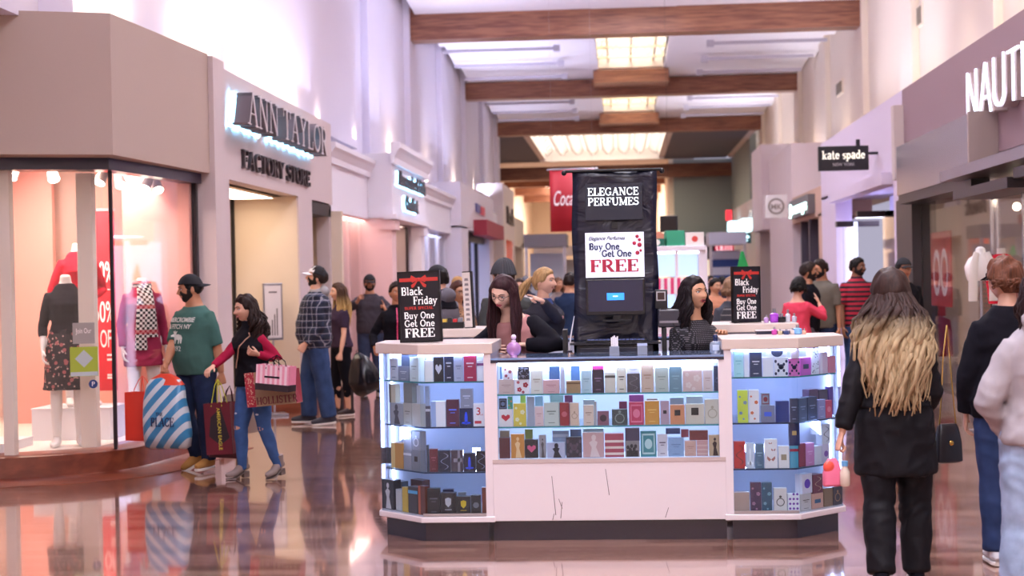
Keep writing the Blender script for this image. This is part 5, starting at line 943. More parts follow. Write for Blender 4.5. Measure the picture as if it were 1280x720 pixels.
def hand(mode):
    if mode in HANDS: return HANDS[mode]
    b = MB(); b.loft([(-.02, 0, 0), (.005, 0, 0), (.035, .002, 0), (.065, 0, 0), (.09, -.001, 0), (.1, -.001, 0)], [(.018, .025), (.017, .026), (.016, .036), (.0145, .040), (.0115, .040), (.007, .036)], (0, 0, 1), 16)
    C4 = {'relax': [(22, 26, 18), (26, 30, 20), (30, 32, 22), (34, 34, 24)], 'grip': [(70, 85, 45)]*4, 'point': [(4, 6, 4), (78, 88, 50), (80, 88, 50), (80, 85, 50)], 'open': [(6, 8, 6), (8, 10, 6), (12, 12, 8), (16, 16, 10)], 'pinch': [(45, 40, 25), (52, 50, 30), (58, 55, 30), (62, 55, 30)]}[mode]
    for (y, L, r), cs, sp in zip(((.0295, .074, .0084), (.0098, .083, .0086), (-.0105, .077, .0083), (-.0295, .061, .0074)), C4, (7, 2, -3, -9)):
        p = Vector((.088, y, 0)); a = 0; pts = [Vector((.07, y*.95, 0)), p]; rr = [r*1.05, r*1.05]
        for f_, c in zip((.46, .31, .23), cs):
            a += R(c); dv = Vector((math.cos(a)*math.cos(R(sp)), math.cos(a)*math.sin(R(sp)), math.sin(a))); pts.append(pts[-1]+dv*L*f_); rr.append(r*(.97 if f_ > .4 else .88 if f_ > .3 else .66))
        b.loft(pts, rr, (0, .2, 1), 10)
    tdir = {'grip': (.75, .35, .6), 'point': (.8, .3, .5), 'pinch': (.75, .4, .55)}.get(mode, (.72, .66, .22)); td = Vector(tdir).normalized(); p = Vector((.02, .022, .004))
    b.loft([p-td*.01, p+td*.022, p+td*.045, p+td*.062+Vector((.004, -.004, .004)), p+td*.07+Vector((.008, -.006, .006))], [.013, .0125, .0105, .0095, .006], (0, 0, 1), 10)
    HANDS[mode] = remesh(b, .0034, 2); return HANDS[mode]
SKIN = lambda n: mat('skin_'+n, {'light': 'd9a68c', 'tan': 'b9805f', 'olive': 'c4906e', 'dark': '8a5c43', 'fair': 'e3b7a0'}[n], .5, bump=.02, bscale=300)
def garment_disp(amp, seed=0, sx=7, sz=5):
    def f(v):
        out = np.empty(len(v)); N_ = noise.noise
        for i, p in enumerate(v):
            w = 2.2*N_(Vector((p[0]*3+seed, p[1]*3, p[2]*2.5)))
            n1 = N_(Vector((p[0]*sx+w, p[1]*sx+seed, p[2]*sz*2.2+w))); out[i] = amp*((1-2.2*abs(n1))*.8+.5*N_(Vector((p[0]*22, p[1]*22, p[2]*16+seed))))
        return out
    return f
class Body:
    def __init__(s, H, fem, bulk=1., lean=0, side=0, twist=0, head=(0, 0, 0), arms=None, legs=None, belly=0., shw=1.):
        s.H, s.fem, s.k, s.bulk = H, fem, H/1.75, bulk; s.sec = TF if fem else TM; s.lean, s.side, s.twist = R(lean), R(side), R(twist); s.hd = head; s.belly = belly; s.shw = shw
        s.arms = arms or {}; s.legs = legs or {}; k = s.k; s.drop = 0
        s.J = {}
        fa = .84 if fem else 1.; s.ra = [.057*fa, .05*fa, .045*fa, .0395*fa, .041*fa, .034*fa, .026*fa]
        s.rl = [.094, .088, .074, .058, .057, .047, .038] if fem else [.09, .085, .073, .059, .058, .048, .04]
        low = 9
        for sd in (-1, 1):
            S = s.tb(V(sd*(.146 if fem else .172)*shw, .005, 1.335 if fem else 1.365)); U, L_ = .275*k, .245*k
            a = s.arms.get(sd)
            if a is None: a = dict(up=(sd*.16, .02, -1), fo=(sd*.05, -.12, -1))
            if 'ik' in a:
                Tg = V(a['ik']); dv = Tg-S; dist = min(dv.length, (U+L_)*.998); dn = dv.normalized(); ca = (U*U+dist*dist-L_*L_)/(2*U*dist); h = V(a.get('hint', (sd*.6, .6, -.6))); h = (h-dn*h.dot(dn)).normalized()
                up = (dn*ca+h*math.sqrt(max(0, 1-ca*ca))); E = S+up*U; W_ = S+dn*dist; fo = (W_-E).normalized()
            else: up = V(a['up']).normalized(); fo = V(a['fo']).normalized(); E = S+up*U; W_ = E+fo*L_
            s.J['arm', sd] = (S, E, W_); s.J['hand', sd] = (V(a['dir']).normalized() if 'dir' in a else fo, V(a.get('palm', (-sd, 0, 0))), a.get('mode', 'relax'))
            Hp = V(sd*.088*k, .005*k, .905*k); l = s.legs.get(sd) or dict(th=(sd*.03, -.02, -1), sh=(0, .03, -1))
            th = V(l['th']).normalized(); sh_ = V(l['sh']).normalized(); Kn = Hp+th*.425*k; A = Kn+sh_*.41*k; fp_ = l.get('pitch', 0)
            s.J['leg', sd] = (Hp, Kn, A); s.J['foot', sd] = (l.get('yaw', sd*10), fp_)
            low = min(low, A.z-.08*k-(math.sin(R(fp_))*.13*k if fp_ > 0 else 0))
        s.low = low
        for kk, vv in s.J.items():
            if kk[0] in ('arm', 'leg'): s.J[kk] = tuple(p-V(0, 0, low) for p in vv)
    def tb(s, p):
        """bend a standing torso point (metres at 1.75 m) by the lean; scaled to height"""
        t = float(ss(.95, 1.3, p.z)); c = V(0, 0, 1.02)
        q = p-c; M = Matrix.Rotation(s.twist*t, 3, 'Z')@Matrix.Rotation(s.side*t, 3, 'Y')@Matrix.Rotation(s.lean*t, 3, 'X'); return (M@q+c)*s.k
    def off(s, p): return p-V(0, 0, s.low)
    def torso(s, b, z0, z1, inf=0., fx=1., flare=0.):
        pts, rad = [], []; sec = s.sec; zs = [z0]+[q[0] for q in sec if z0+.02 < q[0] < z1-.02]+[z1]
        for z in zs:
            rx, ry, yo = [float(np.interp(z, [q[0] for q in sec], [q[i] for q in sec])) for i in (1, 2, 3)]
            bl = s.bulk if z < 1.42 else 1+(s.bulk-1)*.4; be = s.belly*math.exp(-((z-1.06)/.13)**2)
            i_ = (inf if z < 1.3 else 0) if inf < 0 else inf*(1 if z < 1.43 else .6); wx = rx*bl*(s.shw if z > 1.2 else 1)
            if z < z0+.12 and flare: i_ += flare*(1-(z-z0)/.12)
            pts.append(s.off(s.tb(V(0, yo-be*.6, z)))); rad.append((s.k*(ry*bl+be+i_), s.k*(wx+i_+be*.5)))
        b.loft(pts, rad, (0, -1, .0001), 24, pw=2.35)
    def arm(s, b, sd, f=1., inf=0., cuff=0.):
        S, E, W_ = s.J['arm', sd]; k = s.k; n_ = 12; ins = s.off(s.tb(V(sd*.07, 0, 1.36 if not s.fem else 1.33)))
        pts = [ins, S]+[S.lerp(E, q) for q in (.35, .7, 1)]+[E.lerp(W_, q) for q in (.3, .65, 1)]
        bb = 1+(s.bulk-1)*.6; r_ = [s.ra[0]*.95, s.ra[0]*1.02, s.ra[1], s.ra[2], s.ra[3], s.ra[4], s.ra[5], s.ra[6]]
        L = [0]; 
        for p, q in zip(pts[1:], pts[2:]): L.append(L[-1]+(q-p).length)
        tot = L[-1]*f; P_, Q_ = [pts[0], pts[1]], [(r_[0]*bb+inf)*k, (r_[1]*bb+inf)*k]
        for i in range(2, len(pts)):
            if L[i-1] <= tot+1e-6: P_.append(pts[i]); Q_.append((r_[i]*bb+inf*(1.15 if i in (3, 4) else 1))*k)
            else:
                u = (tot-L[i-2])/(L[i-1]-L[i-2])
                if u > .05: P_.append(pts[i-1].lerp(pts[i], u)); Q_.append(((r_[i-1]*(1-u)+r_[i]*u)*bb+inf+cuff)*k)
                break
        b.loft(P_, Q_, (.01, -1, .01), 14)
    def leg(s, b, sd, f=1., inf=0., wide=0.):
        Hp, Kn, A = s.J['leg', sd]; k = s.k; pts = [Hp+V(0, 0, .05*k), Hp]+[Hp.lerp(Kn, q) for q in (.35, .72, 1)]+[Kn.lerp(A, q) for q in (.3, .65, 1)]
        r_ = [s.rl[0]*.9]+[s.rl[i] for i in range(7)]; bb = 1+(s.bulk-1)*.6; P_, Q_ = [], []; n_ = len(pts)-1
        for i, p in enumerate(pts):
            u = i/n_
            if u <= f+1e-6: P_.append(p); Q_.append((r_[i]*bb+inf+wide*max(0, u-.45)/.55)*k)
        if f > 1: d = (A-Kn).normalized(); P_.append(A+d*(f-1)); Q_.append(Q_[-1]*1.03)
        b.loft(P_, Q_, (.01, -1, .01), 16)
    def headM(s):
        y, p, r = [R(q) for q in s.hd]; piv = s.off(s.tb(V(0, .005, 1.53))); base = Matrix.Rotation(s.twist, 3, 'Z')@Matrix.Rotation(s.lean*.75, 3, 'X')
        M = base@Matrix.Rotation(y, 3, 'Z')@Matrix.Rotation(p, 3, 'X')@Matrix.Rotation(r, 3, 'Y'); hs = (1.03 if s.fem else 1.07)*(s.k+1)/2
        return Matrix.Translation(piv)@M.to_4x4()@Matrix.Translation(V(0, -.016, .084*hs))@Matrix.Scale(hs, 4)
def person(name, label, loc, rz, B, skin='light', top=None, pants=None, shoes=None, hair=None, hat=None, face=None, cat='person', group=None, mannequin=None, bare_legs=False, vox=.013, extra=None):
    root = thing(name, label, cat, loc, rz, group); k = B.k; fem = B.fem; face = face or {}
    sk = SKIN(skin) if not mannequin else mannequin
    b = MB(); B.torso(b, .84, 1.60 if not mannequin else 1.53, -.016 if pants else 0)
    for sd in (-1, 1): B.arm(b, sd); B.leg(b, sd, 1.0, -.014 if pants and not pants.get('skirt') and pants.get('f', 1) > .95 else 0)
    rb = remesh(b, vox, 3)
    for sd in (-1, 1):
        W_ = B.J['arm', sd][2]; d, n_, mode = B.J['hand', sd]; n_ = (n_-d*n_.dot(d)).normalized(); S_ = n_.cross(d)  # left template: D x S = N
        hs = k*(.92 if fem else 1.03); c3 = S_
        M = Matrix(((d.x, c3.x, n_.x, W_.x), (d.y, c3.y, n_.y, W_.y), (d.z, c3.z, n_.z, W_.z), (0, 0, 0, 1)))@Matrix.Diagonal((hs, hs*(1 if sd > 0 else -1), hs, 1))
        rb.merge(hand(mode), M)
    mats = [sk]
    HMx = B.headM()
    if mannequin:
        if not shoes:
            for sd in (-1, 1): shoe_mesh(rb, B, sd, 'bare')
    else:
        hb = MB(); v = HVC[fem]; hb.v = [tuple(p) for p in v.tolist()]; hb.f = list(HF); hb.m = [0]*len(HF)
        front = v[:, 1] < 0
        def sy(x, z): dd = (v[:, 0]-x)**2+(v[:, 2]-z)**2+(~front)*1; i = int(np.argmin(dd)); return float(v[i, 1])
        for s in (-1, 1):
            hb.ball((s*.0745, .012, -.004), (.010, .018, .030), 10, 8, rot=Matrix.Rotation(s*.25, 3, 'Z'))
            if not face.get('closed'):
                y = sy(s*.031, .011); hb.ball((s*.031, y+.001, .010), (.0125, .006, .0058), 12, 8, 2); hb.ball((s*.031+face.get('gaze', 0)*.004, y-.0035, .010), (.0055, .003, .0054), 10, 6, 3)
            y2 = sy(s*.031, .018); hb.tube([(s*.017, sy(s*.017, .014)-.001, .0135), (s*.026, y2-.0015, .0175), (s*.036, y2-.001, .0172), (s*.046, sy(s*.046, .012)-.0005, .0125)], .0017, 6, 4)
            hb.tube([(s*.014, sy(s*.014, .031)-.001, .029), (s*.03, sy(s*.03, .034)-.001, .0345), (s*.047, sy(s*.047, .03)+.0, .029)], [.0028, .0028 if fem else .0038, .0014], 6, 4)
        yl = sy(0, -.049); op = face.get('open', 0); w = .023 if not face.get('smile') else .027; up_ = .004 if face.get('smile') else 0
        hb.tube([(-w, yl+.010, -.047+up_), (-w*.5, yl+.001, -.0445), (0, yl-.0015, -.0458), (w*.5, yl+.001, -.0445), (w, yl+.010, -.047+up_)], [.0012, .0032, .0034, .0032, .0012], 8, 1)
        hb.tube([(-w, yl+.010, -.0475+up_), (-w*.5, yl+.001, -.0535-op*.008), (0, yl-.001, -.0545-op*.010), (w*.5, yl+.001, -.0535-op*.008), (w, yl+.010, -.0475+up_)], [.0012, .0038, .0044, .0038, .0012], 8, 1)
        if op or face.get('smile'): hb.ball((0, yl+.0035, -.049-op*.003), (w*.72, .004, .0025+.004*op), 10, 6, 2 if face.get('smile') or op < .7 else 3)
        rb.merge(hb, HMx); mats += [mat('lips_'+face.get('lip', 'natural'), {'natural': 'a5604f', 'red': '9c2438', 'pink': 'b5505c'}[face.get('lip', 'natural')], .35), mat('eye_white', 'e6e0dc', .2), mat('iris_dark', '1d1310', .1), mat('brow_dark', '21150f' if face.get('brow', 'd') == 'd' else '7a5a3c', .8)]
        # beard shell
        if face.get('beard'):
            ms = ss(-.002, -.03, v[:, 2])*ss(.035, -.02, v[:, 1]); lipz = np.exp(-((v[:, 0])/.022)**2-((v[:, 2]+.05)/.0075)**2)*(v[:, 1] < -.05)
            ax_ = np.abs(v[:, 0]); mk = ss(-.056, -.07, v[:, 2])*ss(.045, .02, v[:, 1]); mk = np.maximum(mk, ss(.034, .026, ax_)*ss(-.052, -.06, v[:, 2])*ss(0, -.03, v[:, 1])); mk = np.maximum(mk, ss(-.026+0*ax_, -.05, v[:, 2]+(ax_-.066)*1.2)*ss(.03, .036, ax_)*ss(.02, .0, v[:, 1])); mk = np.maximum(mk, ss(.03, .036, ax_)*ss(.035, .029, -v[:, 1]+0)*ss(.004, -.004, v[:, 1])*ss(.012, -.004, v[:, 2])*(ax_ > .05))
            if face.get('mous', 1): mk = np.maximum(mk, np.exp(-((v[:, 0])/.024)**4-((v[:, 2]+.0375)/.005)**2)*(v[:, 1] < -.05))
            mk = np.clip(mk-lipz*.9, 0, 1); vv = v+HD*(-.003+mk*(.003+face['beard']))[:, None]; bb = MB(); bb.v = [tuple(p) for p in vv.tolist()]; bb.f = [f for f in HF if max(mk[i] for i in f) > .25]; bb.m = [0]*len(bb.f)
            q = MB(); q.merge(bb, HMx); q.build('beard', mat('beard_'+face.get('bc', 'dark'), {'dark': '1d1512', 'grey': '6a5a52', 'brown': '4a2e20'}[face.get('bc', 'dark')], .9, bump=.4, bscale=200), root, smooth=True)
    rb.build('body', mats, root, smooth=True, sharp=False)
    out = {}
    # clothes
    if pants:
        b = MB()
        if pants.get('skirt'):
            skirt_loft(b, B, pants['skirt'], pants.get('flare', .06))
        else:
            B.torso(b, .83, pants.get('waist', 1.03), .005)
            for sd in (-1, 1): B.leg(b, sd, pants.get('f', 1.0), pants.get('inf', .012), pants.get('wide', .01))
        r_ = remesh(b, .011, 2, garment_disp(pants.get('fold', .005), B.H*7)); o = r_.build(pants.get('name', 'trousers'), pants['mat'], root, smooth=True, sharp=False); out['pants'] = r_
    if top:
        for ti, tp_ in enumerate(top if isinstance(top, list) else [top]):
            b = MB(); B.torso(b, tp_.get('hem', .88), tp_.get('neck', 1.47), tp_.get('inf', .014), flare=tp_.get('flare', 0))
            if tp_.get('sleeve', 1) > 0:
                for sd in (-1, 1): B.arm(b, sd, tp_['sleeve'], tp_.get('ainf', tp_.get('inf', .014)*.8), tp_.get('cuff', 0))
            if tp_.get('hood'):
                q = B.off(B.tb(V(0, .085, 1.47))); b.ball(q, (.115*k, .06*k, .075*k), 16, 10); q = B.off(B.tb(V(0, .02, 1.48))); b.loft([q+V(0, 0, -.03), q+V(0, 0, .02)], [.1*k, .085*k], (0, -1, 0), 18)
            if tp_.get('collar'): q = B.off(B.tb(V(0, .008, 1.46))); q2 = B.off(B.tb(V(0, .006, 1.515))); b.loft([q-V(0, 0, .02), q2], [.085*k, .07*k], (0, -1, 0), 18)
            r_ = remesh(b, tp_.get('vox', .011), 2, garment_disp(tp_.get('fold', .005), B.H*5+ti)); r_.build(tp_.get('name', 'shirt'), tp_['mat'], root, smooth=True, sharp=False); out['top%d' % ti] = r_
    if shoes:
        for sd in (-1, 1):
            b = MB(); shoe_mesh(b, B, sd, shoes.get('kind', 'sneaker')); b.build('boot' if shoes.get('kind') == 'boot' else 'shoe', [shoes['mat'], shoes.get('sole', mat('sole_white', 'e4dfd8', .6))], root, smooth=True)
    if hair: make_hair(root, B, HMx, **hair)
    if hat: make_hat(root, B, HMx, **hat)
    if extra: extra(root, B, HMx, out)
    bpy.context.view_layer.update()
    return root
def skirt_loft(b, B, z0, flare, base=.014, back=0.):
    pts, rad = [], []; k = B.k
    for z in np.linspace(1.04, z0, 9):
        u = (1.04-z)/(1.04-z0); rx, ry = np.interp(z, [.79, .86, .93, 1.04], [.165, .166, .168, .145]), np.interp(z, [.79, .86, .93, 1.04], [.118, .12, .12, .104])
        pts.append(B.off(V(0, .008-.01*u, z)*k)); rad.append((k*(ry*B.bulk+base+flare*u), k*(rx*B.bulk+base+flare*u)))
    b.loft(pts, rad, (0, -1, 0), 40)
def shoe_mesh(b, B, sd, kind):
    A = B.J['leg', sd][2]; yaw, pitch = B.J['foot', sd]; k = B.k*(.93 if B.fem else 1.); heel = .055 if kind == 'boot' else 0
    M = Matrix.Translation(A)@Matrix.Rotation(R(yaw), 4, 'Z')@Matrix.Rotation(R(pitch), 4, 'X')@Matrix.Scale(k, 4)
    z0 = -.08; q = MB(); th = .0 if kind in ('bare',) else .022
    S = [(.072, .018, .03), (.06, .03, .055), (.02, .037, .085), (-.04, .037, .082), (-.09, .042, .066), (-.14, .043, .052), (-.18, .034, .043), (-.2, .015, .03)]
    pts = []; rad = []
    for y, w, h in S:
        lift = heel*float(ss(-.1, .02, y)); pts.append((0, y, z0+th+lift+h*.5)); rad.append((h*.5+.003, w))
    q.loft(pts, rad, (0, 0, 1), 16, pw=2.6)
    if kind != 'bare':
        shaft = {'boot': .13, 'hi': .07, 'tall': .3}.get(kind, .02); q.loft([(0, .01, z0+.05+heel), (0, .016, 0+heel*.3), (0, .012, shaft)], [(.055, .042), (.048, .043), (.052, .05)], (0, -1, 0), 16)
        ol = [(w*1.05, y) for y, w, h in S]; ol = ol+[(-x, y) for x, y in ol[::-1]]
        if kind == 'boot':
            q.prism([(-.028, .065), (-.028, .0), (.028, .0), (.028, .065)][::-1][::-1], z0, z0+heel+.01, 1)
            q.loft([(0, y, z0+.004+heel*float(ss(-.1, .02, y))) for y, w, h in S], [(.006, w*1.03) for y, w, h in S], (0, 0, 1), 10, 1)
        else: q.loft([(0, y, z0+.012) for y, w, h in S], [(.013, w*1.08) for y, w, h in S], (0, 0, 1), 12, 1, pw=4)
    else: q.loft([(0, .012, z0+.05), (0, .01, .03)], [.038, .036], (0, -1, 0), 12)
    b.merge(q, M)
HAIRC = {}
def hairmat(c, tip=None, z0=1.3, z1=1.45):
    key = 'hair_%s_%s' % (c, tip)
    def f(nt, tc, N, L, b):
        x, y, z = sep(nt, tc); mp = N('ShaderNodeMapping'); mp.inputs['Scale'].default_value = (60, 60, 4); L(tc.outputs['Object'], mp.inputs[0]); n = N('ShaderNodeTexNoise'); n.inputs['Scale'].default_value = 1.5; n.inputs['Detail'].default_value = 3; L(mp.outputs[0], n.inputs[0])
        dk_ = tuple(v*.55 for v in srgb(c)); r = N('ShaderNodeValToRGB'); r.color_ramp.elements[0].position = .3; r.color_ramp.elements[0].color = (*dk_, 1); r.color_ramp.elements[1].position = .7; r.color_ramp.elements[1].color = (*[v*1.25 for v in srgb(c)], 1); L(n.outputs['Fac'], r.inputs[0])
        if not tip: return r.outputs[0]
        r2 = N('ShaderNodeValToRGB'); r2.color_ramp.elements[0].position = .3; r2.color_ramp.elements[0].color = (*[v*.68 for v in srgb(tip)], 1); r2.color_ramp.elements[1].position = .7; r2.color_ramp.elements[1].color = (*[v*1.1 for v in srgb(tip)], 1); L(n.outputs['Fac'], r2.inputs[0])
        zz = math_(nt, 'ADD', z, math_(nt, 'MULTIPLY', n.outputs['Fac'], .1)); mr = N('ShaderNodeMapRange'); mr.inputs['From Min'].default_value = z0+.05; mr.inputs['From Max'].default_value = z1+.05; L(zz, mr.inputs['Value'])
        return mixc(nt, mr.outputs['Result'], r2.outputs[0], r.outputs[0])
    return nodemat(key, f, .55, spec=.2)
def make_hair(root, B, HMx, style='short', color='2a1c16', tip=None, length=.3, t=.014, n=90, wave=.01, front=.062, seed=1, spread=1., z0=1.3, z1=1.45, r=.011, side=0., part='hair', lmin=.72, fa=1.1, lump=0, frontlocks=True, backoff=0.):
    rg = random.Random(seed); m = hairmat(color, tip, z0, z1); b = MB(); mask = hair_mask(front=front, side=side if style != 'short' else -.0, low_back=-.075 if style != 'short' else -.05)
    b.merge(shell(mask, t, B.fem, lump=lump or (.014 if style == 'short' else .008), seed=seed), HMx); vs = HVC[B.fem]; hs = HMx.to_scale().x
    if style in ('long', 'curly'):
        for i in range(n):
            u = (i+.5)/n; ang = (-1 if i % 2 else 1)*(1.05 if frontlocks else 1.5)+0; a = PI-(PI-(fa if frontlocks else 1.7))*rg.random()  # 0 front .. pi back
            sg = 1 if rg.random() < .5 else -1; el = rg.uniform(.15, 1.15); dx, dy, dz = sg*math.sin(a)*math.cos(el), -math.cos(a)*math.cos(el), math.sin(el)
            P0 = V(.078*dx, .1*dy, .118*dz); P1 = V(.089*sg*math.sin(a), -.105*math.cos(a)+.004, .012)
            p0 = HMx@P0; p1 = HMx@P1; L = length*rg.uniform(lmin, 1.05); o = p1-(HMx@V(0, 0, .012)); o.z = 0
            pts = [p0, HMx@((P0+P1)*.5*1.1), p1]; N_ = 7; ph = rg.uniform(0, 6.3); wv = wave*rg.uniform(.6, 1.4); fan = rg.uniform(.45, 1.1)
            for j in range(1, N_+1):
                q = j/N_; ex = 1+spread*(.38*float(ss(0, .5, q))-.14*float(ss(.5, 1, q)))*fan; p = p1+o*(ex-1)+V(0, 0, -L*q)
                p.y += backoff*float(ss(0, .4, q)); p += V(wv*math.sin(ph+q*9), wv*math.cos(ph*1.3+q*8), 0)*min(1, q*3); pts.append(p)
            rr = [r*.5, r*.9, r]+[r*1.05*(1-.75*float(ss(.55, 1., j/N_))) for j in range(1, N_+1)]
            b.loft(pts, [(x_*.62, x_*1.25) for x_ in rr], o if o.length > .01 else V(0, 1, 0), 7)
    elif style in ('pony', 'bun'):
        base = HMx@V(0, .105, .03)
        if style == 'bun': b.ball(base+V(0, .02, .0), .045, 14, 10)
        else:
            for i in range(22):
                ph = rg.uniform(0, 6.3); rr_ = rg.uniform(0, .02); o = V(math.cos(ph)*rr_, math.sin(ph)*rr_, 0); sdv = V(*spread) if isinstance(spread, tuple) else V(0, .05, 0)
                pts = [base, base+V(0, .035, .01)+o*.5]+[base+sdv*(q/5)**.6+V(0, .03, -length*q/5)+o*(1+.6*math.sin(q))+V(wave*math.sin(ph+q), 0, 0) for q in range(1, 6)]
                b.loft(pts, [.012, .013, .015, .016, .015, .012, .005], (0, 1, 0), 7)
    return b.build(part, m, root, smooth=True, sharp=False)
def make_hat(root, B, HMx, kind='cap', mat_=None, brim=None, back=False, panel=None, yaw=0, name=None, tilt=0):
    Mx = HMx@Matrix.Rotation(R(yaw), 4, 'Z')@Matrix.Rotation(R(tilt), 4, 'X')
    v = HVC[False]; b = MB(); t = .014 if kind == 'cap' else .02
    ln = .035+(.02*-1 if kind == 'beanie' else 0)+v[:, 1]*(-.12 if kind == 'cap' else -.25); mask = v[:, 2]-ln; keep = mask > -.001
    vv = v*1.0; top = ss(.02, .11, v[:, 2]); vv = v+HD*t; vv[:, 2] += top*(.006 if kind == 'cap' else .02); vv[:, 0] *= 1.03
    if kind == 'beanie': vv[:, 1] += top*.02; an = np.arctan2(HD[:, 0], HD[:, 1]); vv += HD*(.0022*np.sin(an*26))[:, None]
    vv = np.where((mask < .004)[:, None], v+HD*(t+.001), vv)
    b.v = [tuple(p) for p in vv.tolist()]; b.f = [f for f in HF if all(keep[i] for i in f)]; b.m = [1 if panel and np.mean([HD[i, 1] for i in f]) < -.35 else 0 for f in b.f]
    q = MB(); q.merge(b, Mx); o = q.build(name or kind, [mat_, panel or mat_], root, smooth=True); o.modifiers.new('s', 'SOLIDIFY').thickness = .004
    if kind == 'cap':
        b = MB(); s = 1 if back else -1; vs, fs = [], []
        for i in range(13):
            a = R(-62+124*i/12); x0, y0 = .082*math.sin(a), .104*math.cos(a); ext = .07*math.cos(a*1.1)**.6 if abs(a*1.1) < PI/2 else 0
            for j in range(5): u = j/4; x = x0*(1-.1*u); y = y0+ext*u; vs.append((x, s*y, .043-.018*u-.35*x*x*8+(0)))
        fs = [(i*5+j, (i+1)*5+j, (i+1)*5+j+1, i*5+j+1) for i in range(12) for j in range(4)]; b.add(vs, fs); q = MB(); q.merge(b, Mx); br = q.build('brim', brim or mat_, o, smooth=True); br.modifiers.new('s', 'SOLIDIFY').thickness = .004
        br.parent = o
    return o
def on_front(meshb, B, side='front'):
    """letters laid onto the cloth: fn(a, b, t) drops (x=a, z=b) onto the garment from the front"""
    bv = BVHTree.FromPolygons([V(p) for p in meshb.v], meshb.f)
    def fn(a, c, t):
        h = bv.ray_cast(V(a, -1, c), V(0, 1, 0)); y = h[0].y if h[0] else -.15; return (a, y-.0025-t, c)
    return fn
def wl(loc, rz, px, py, Y):
    """world point under a pixel at depth Y, in a person's own frame"""
    return Matrix.Rotation(-rz, 3, 'Z')@(at(px, py, Y)-Vector(loc))
# ---- cloth materials
denim = lambda n, c: mat('denim_'+n, c, .85, spec=.2, bump=.12, bscale=260, var=.22, vscale=9)
knit = lambda n, c, r=.9: mat('cloth_'+n, c, r, bump=.1, bscale=180, spec=.15)
def plaid_fn(nt, tc, N, L, b):
    x, y, z = sep(nt, tc); ax = math_(nt, 'ADD', x, math_(nt, 'MULTIPLY', y, .9))
    def line(v, per, w, o=0): return math_(nt, 'LESS_THAN', math_(nt, 'FRACT', math_(nt, 'ADD', math_(nt, 'DIVIDE', v, per), o)), w)
    c = mixc(nt, math_(nt, 'MULTIPLY', line(ax, .075, .5), .6), '2b3350', '141826'); c = mixc(nt, math_(nt, 'MULTIPLY', line(z, .075, .5), .6), c, '10131f')
    c = mixc(nt, math_(nt, 'MULTIPLY', line(ax, .075, .08, .2), .8), c, 'a8a6b0'); return mixc(nt, math_(nt, 'MULTIPLY', line(z, .075, .08, .2), .8), c, 'a8a6b0')
plaid = nodemat('plaid_flannel', plaid_fn, .9)
def stripe_fn(nt, tc, N, L, b):
    x, y, z = sep(nt, tc); return ramp(nt, math_(nt, 'FRACT', math_(nt, 'DIVIDE', z, .062)), [(0, 'b02038'), (.55, '17141c')])
stripes = nodemat('red_black_stripe', stripe_fn, .85)
def spots(name, base, dot, sc_, th, rough=.85, dot2=None):
    def f(nt, tc, N, L, b):
        v = N('ShaderNodeTexVoronoi'); v.inputs['Scale'].default_value = sc_; L(tc.outputs['Object'], v.inputs['Vector'])
        if dot2:
            w = N('ShaderNodeTexVoronoi'); w.inputs['Scale'].default_value = sc_*1.6; L(tc.outputs['Object'], w.inputs['Vector']); c = mixc(nt, math_(nt, 'LESS_THAN', w.outputs['Distance'], th*.8), base, dot2); return mixc(nt, math_(nt, 'LESS_THAN', v.outputs['Distance'], th), c, dot)
        return mixc(nt, math_(nt, 'LESS_THAN', v.outputs['Distance'], th), base, dot)
    return nodemat(name, f, rough)
blk = knit('black', '14121a'); char = knit('charcoal', '33303a'); 
# 1 man in the green tee
loc = V(-3.72, 13.0, 0); rz = R(-32)
def tee_print(root, B, HMx, out):
    fn = on_front(out['top0'], B); w = mat('print_white', 'd8ddd6', .7); b = MB(); z = .93*0+B.off(V(0, 0, 1.33*B.k)).z
    lettering(b, 'ABERCROMBIE', fn, .04, w=.33, center=-.02, y0=z, th=.001, style='sans', shear=.25, bold=4); lettering(b, '& FITCH NY', fn, .04, w=.3, center=-.03, y0=z-.058, th=.001, style='sans', shear=.25, bold=4)
    lettering(b, '1892', fn, .045, w=.13, center=-.05, y0=z-.25, th=.001, style='sans', bold=1)
    mo = [(-.5, .62), (-.34, .72), (-.42, .95), (-.3, .85), (-.2, 1.), (-.14, .86), (.02, .95), (-.08, .74), (-.12, .66), (.1, .7), (.4, .62), (.5, .45), (.44, .05), (.36, .05), (.34, .35), (.28, .3), (.24, .02), (.17, .02), (.16, .3), (-.05, .3), (-.1, .02), (-.17, .02), (-.16, .34), (-.24, .1), (-.3, .1), (-.24, .5), (-.46, .52)]
    b.prof([(-.045+x*.14, z-.19+y*.12) for x, y in mo][::-1], fn, 0, .001); b.build('shirt_print', w, root)
B = Body(1.67, False, 1.2, lean=2, head=(-38, 4, 0), belly=.03, shw=1.06,
    arms={-1: dict(ik=wl(loc, rz, 205, 470, 12.75), mode='grip', palm=(1, 0, 0)), 1: dict(ik=wl(loc, rz, 277, 472, 12.95), mode='grip', hint=(.6, .8, -.4))},
    legs={-1: dict(th=(-.04, -.12, -1), sh=(-.0, .34, -1), yaw=-6, pitch=22), 1: dict(th=(.1, -.02, -1), sh=(.06, -.02, -1), yaw=14)})
green = knit('heather_green', '456a62')
person('person', 'man in green printed tee and backwards black cap carrying shopping bags', loc, rz, B, 'tan', dict(mat=green, sleeve=.5, hem=.86, inf=.014, ainf=.014, cuff=.004), dict(mat=denim('dark', '1f2a45'), name='jeans', inf=.016, wide=.004), dict(mat=mat('tan_suede', 'a8783c', .8), kind='hi'),
    dict(style='short', color='14100e', t=.006), dict(mat_=mat('cap_black', '17151c', .8), back=True), dict(beard=.008), extra=tee_print)
b = MB(); 
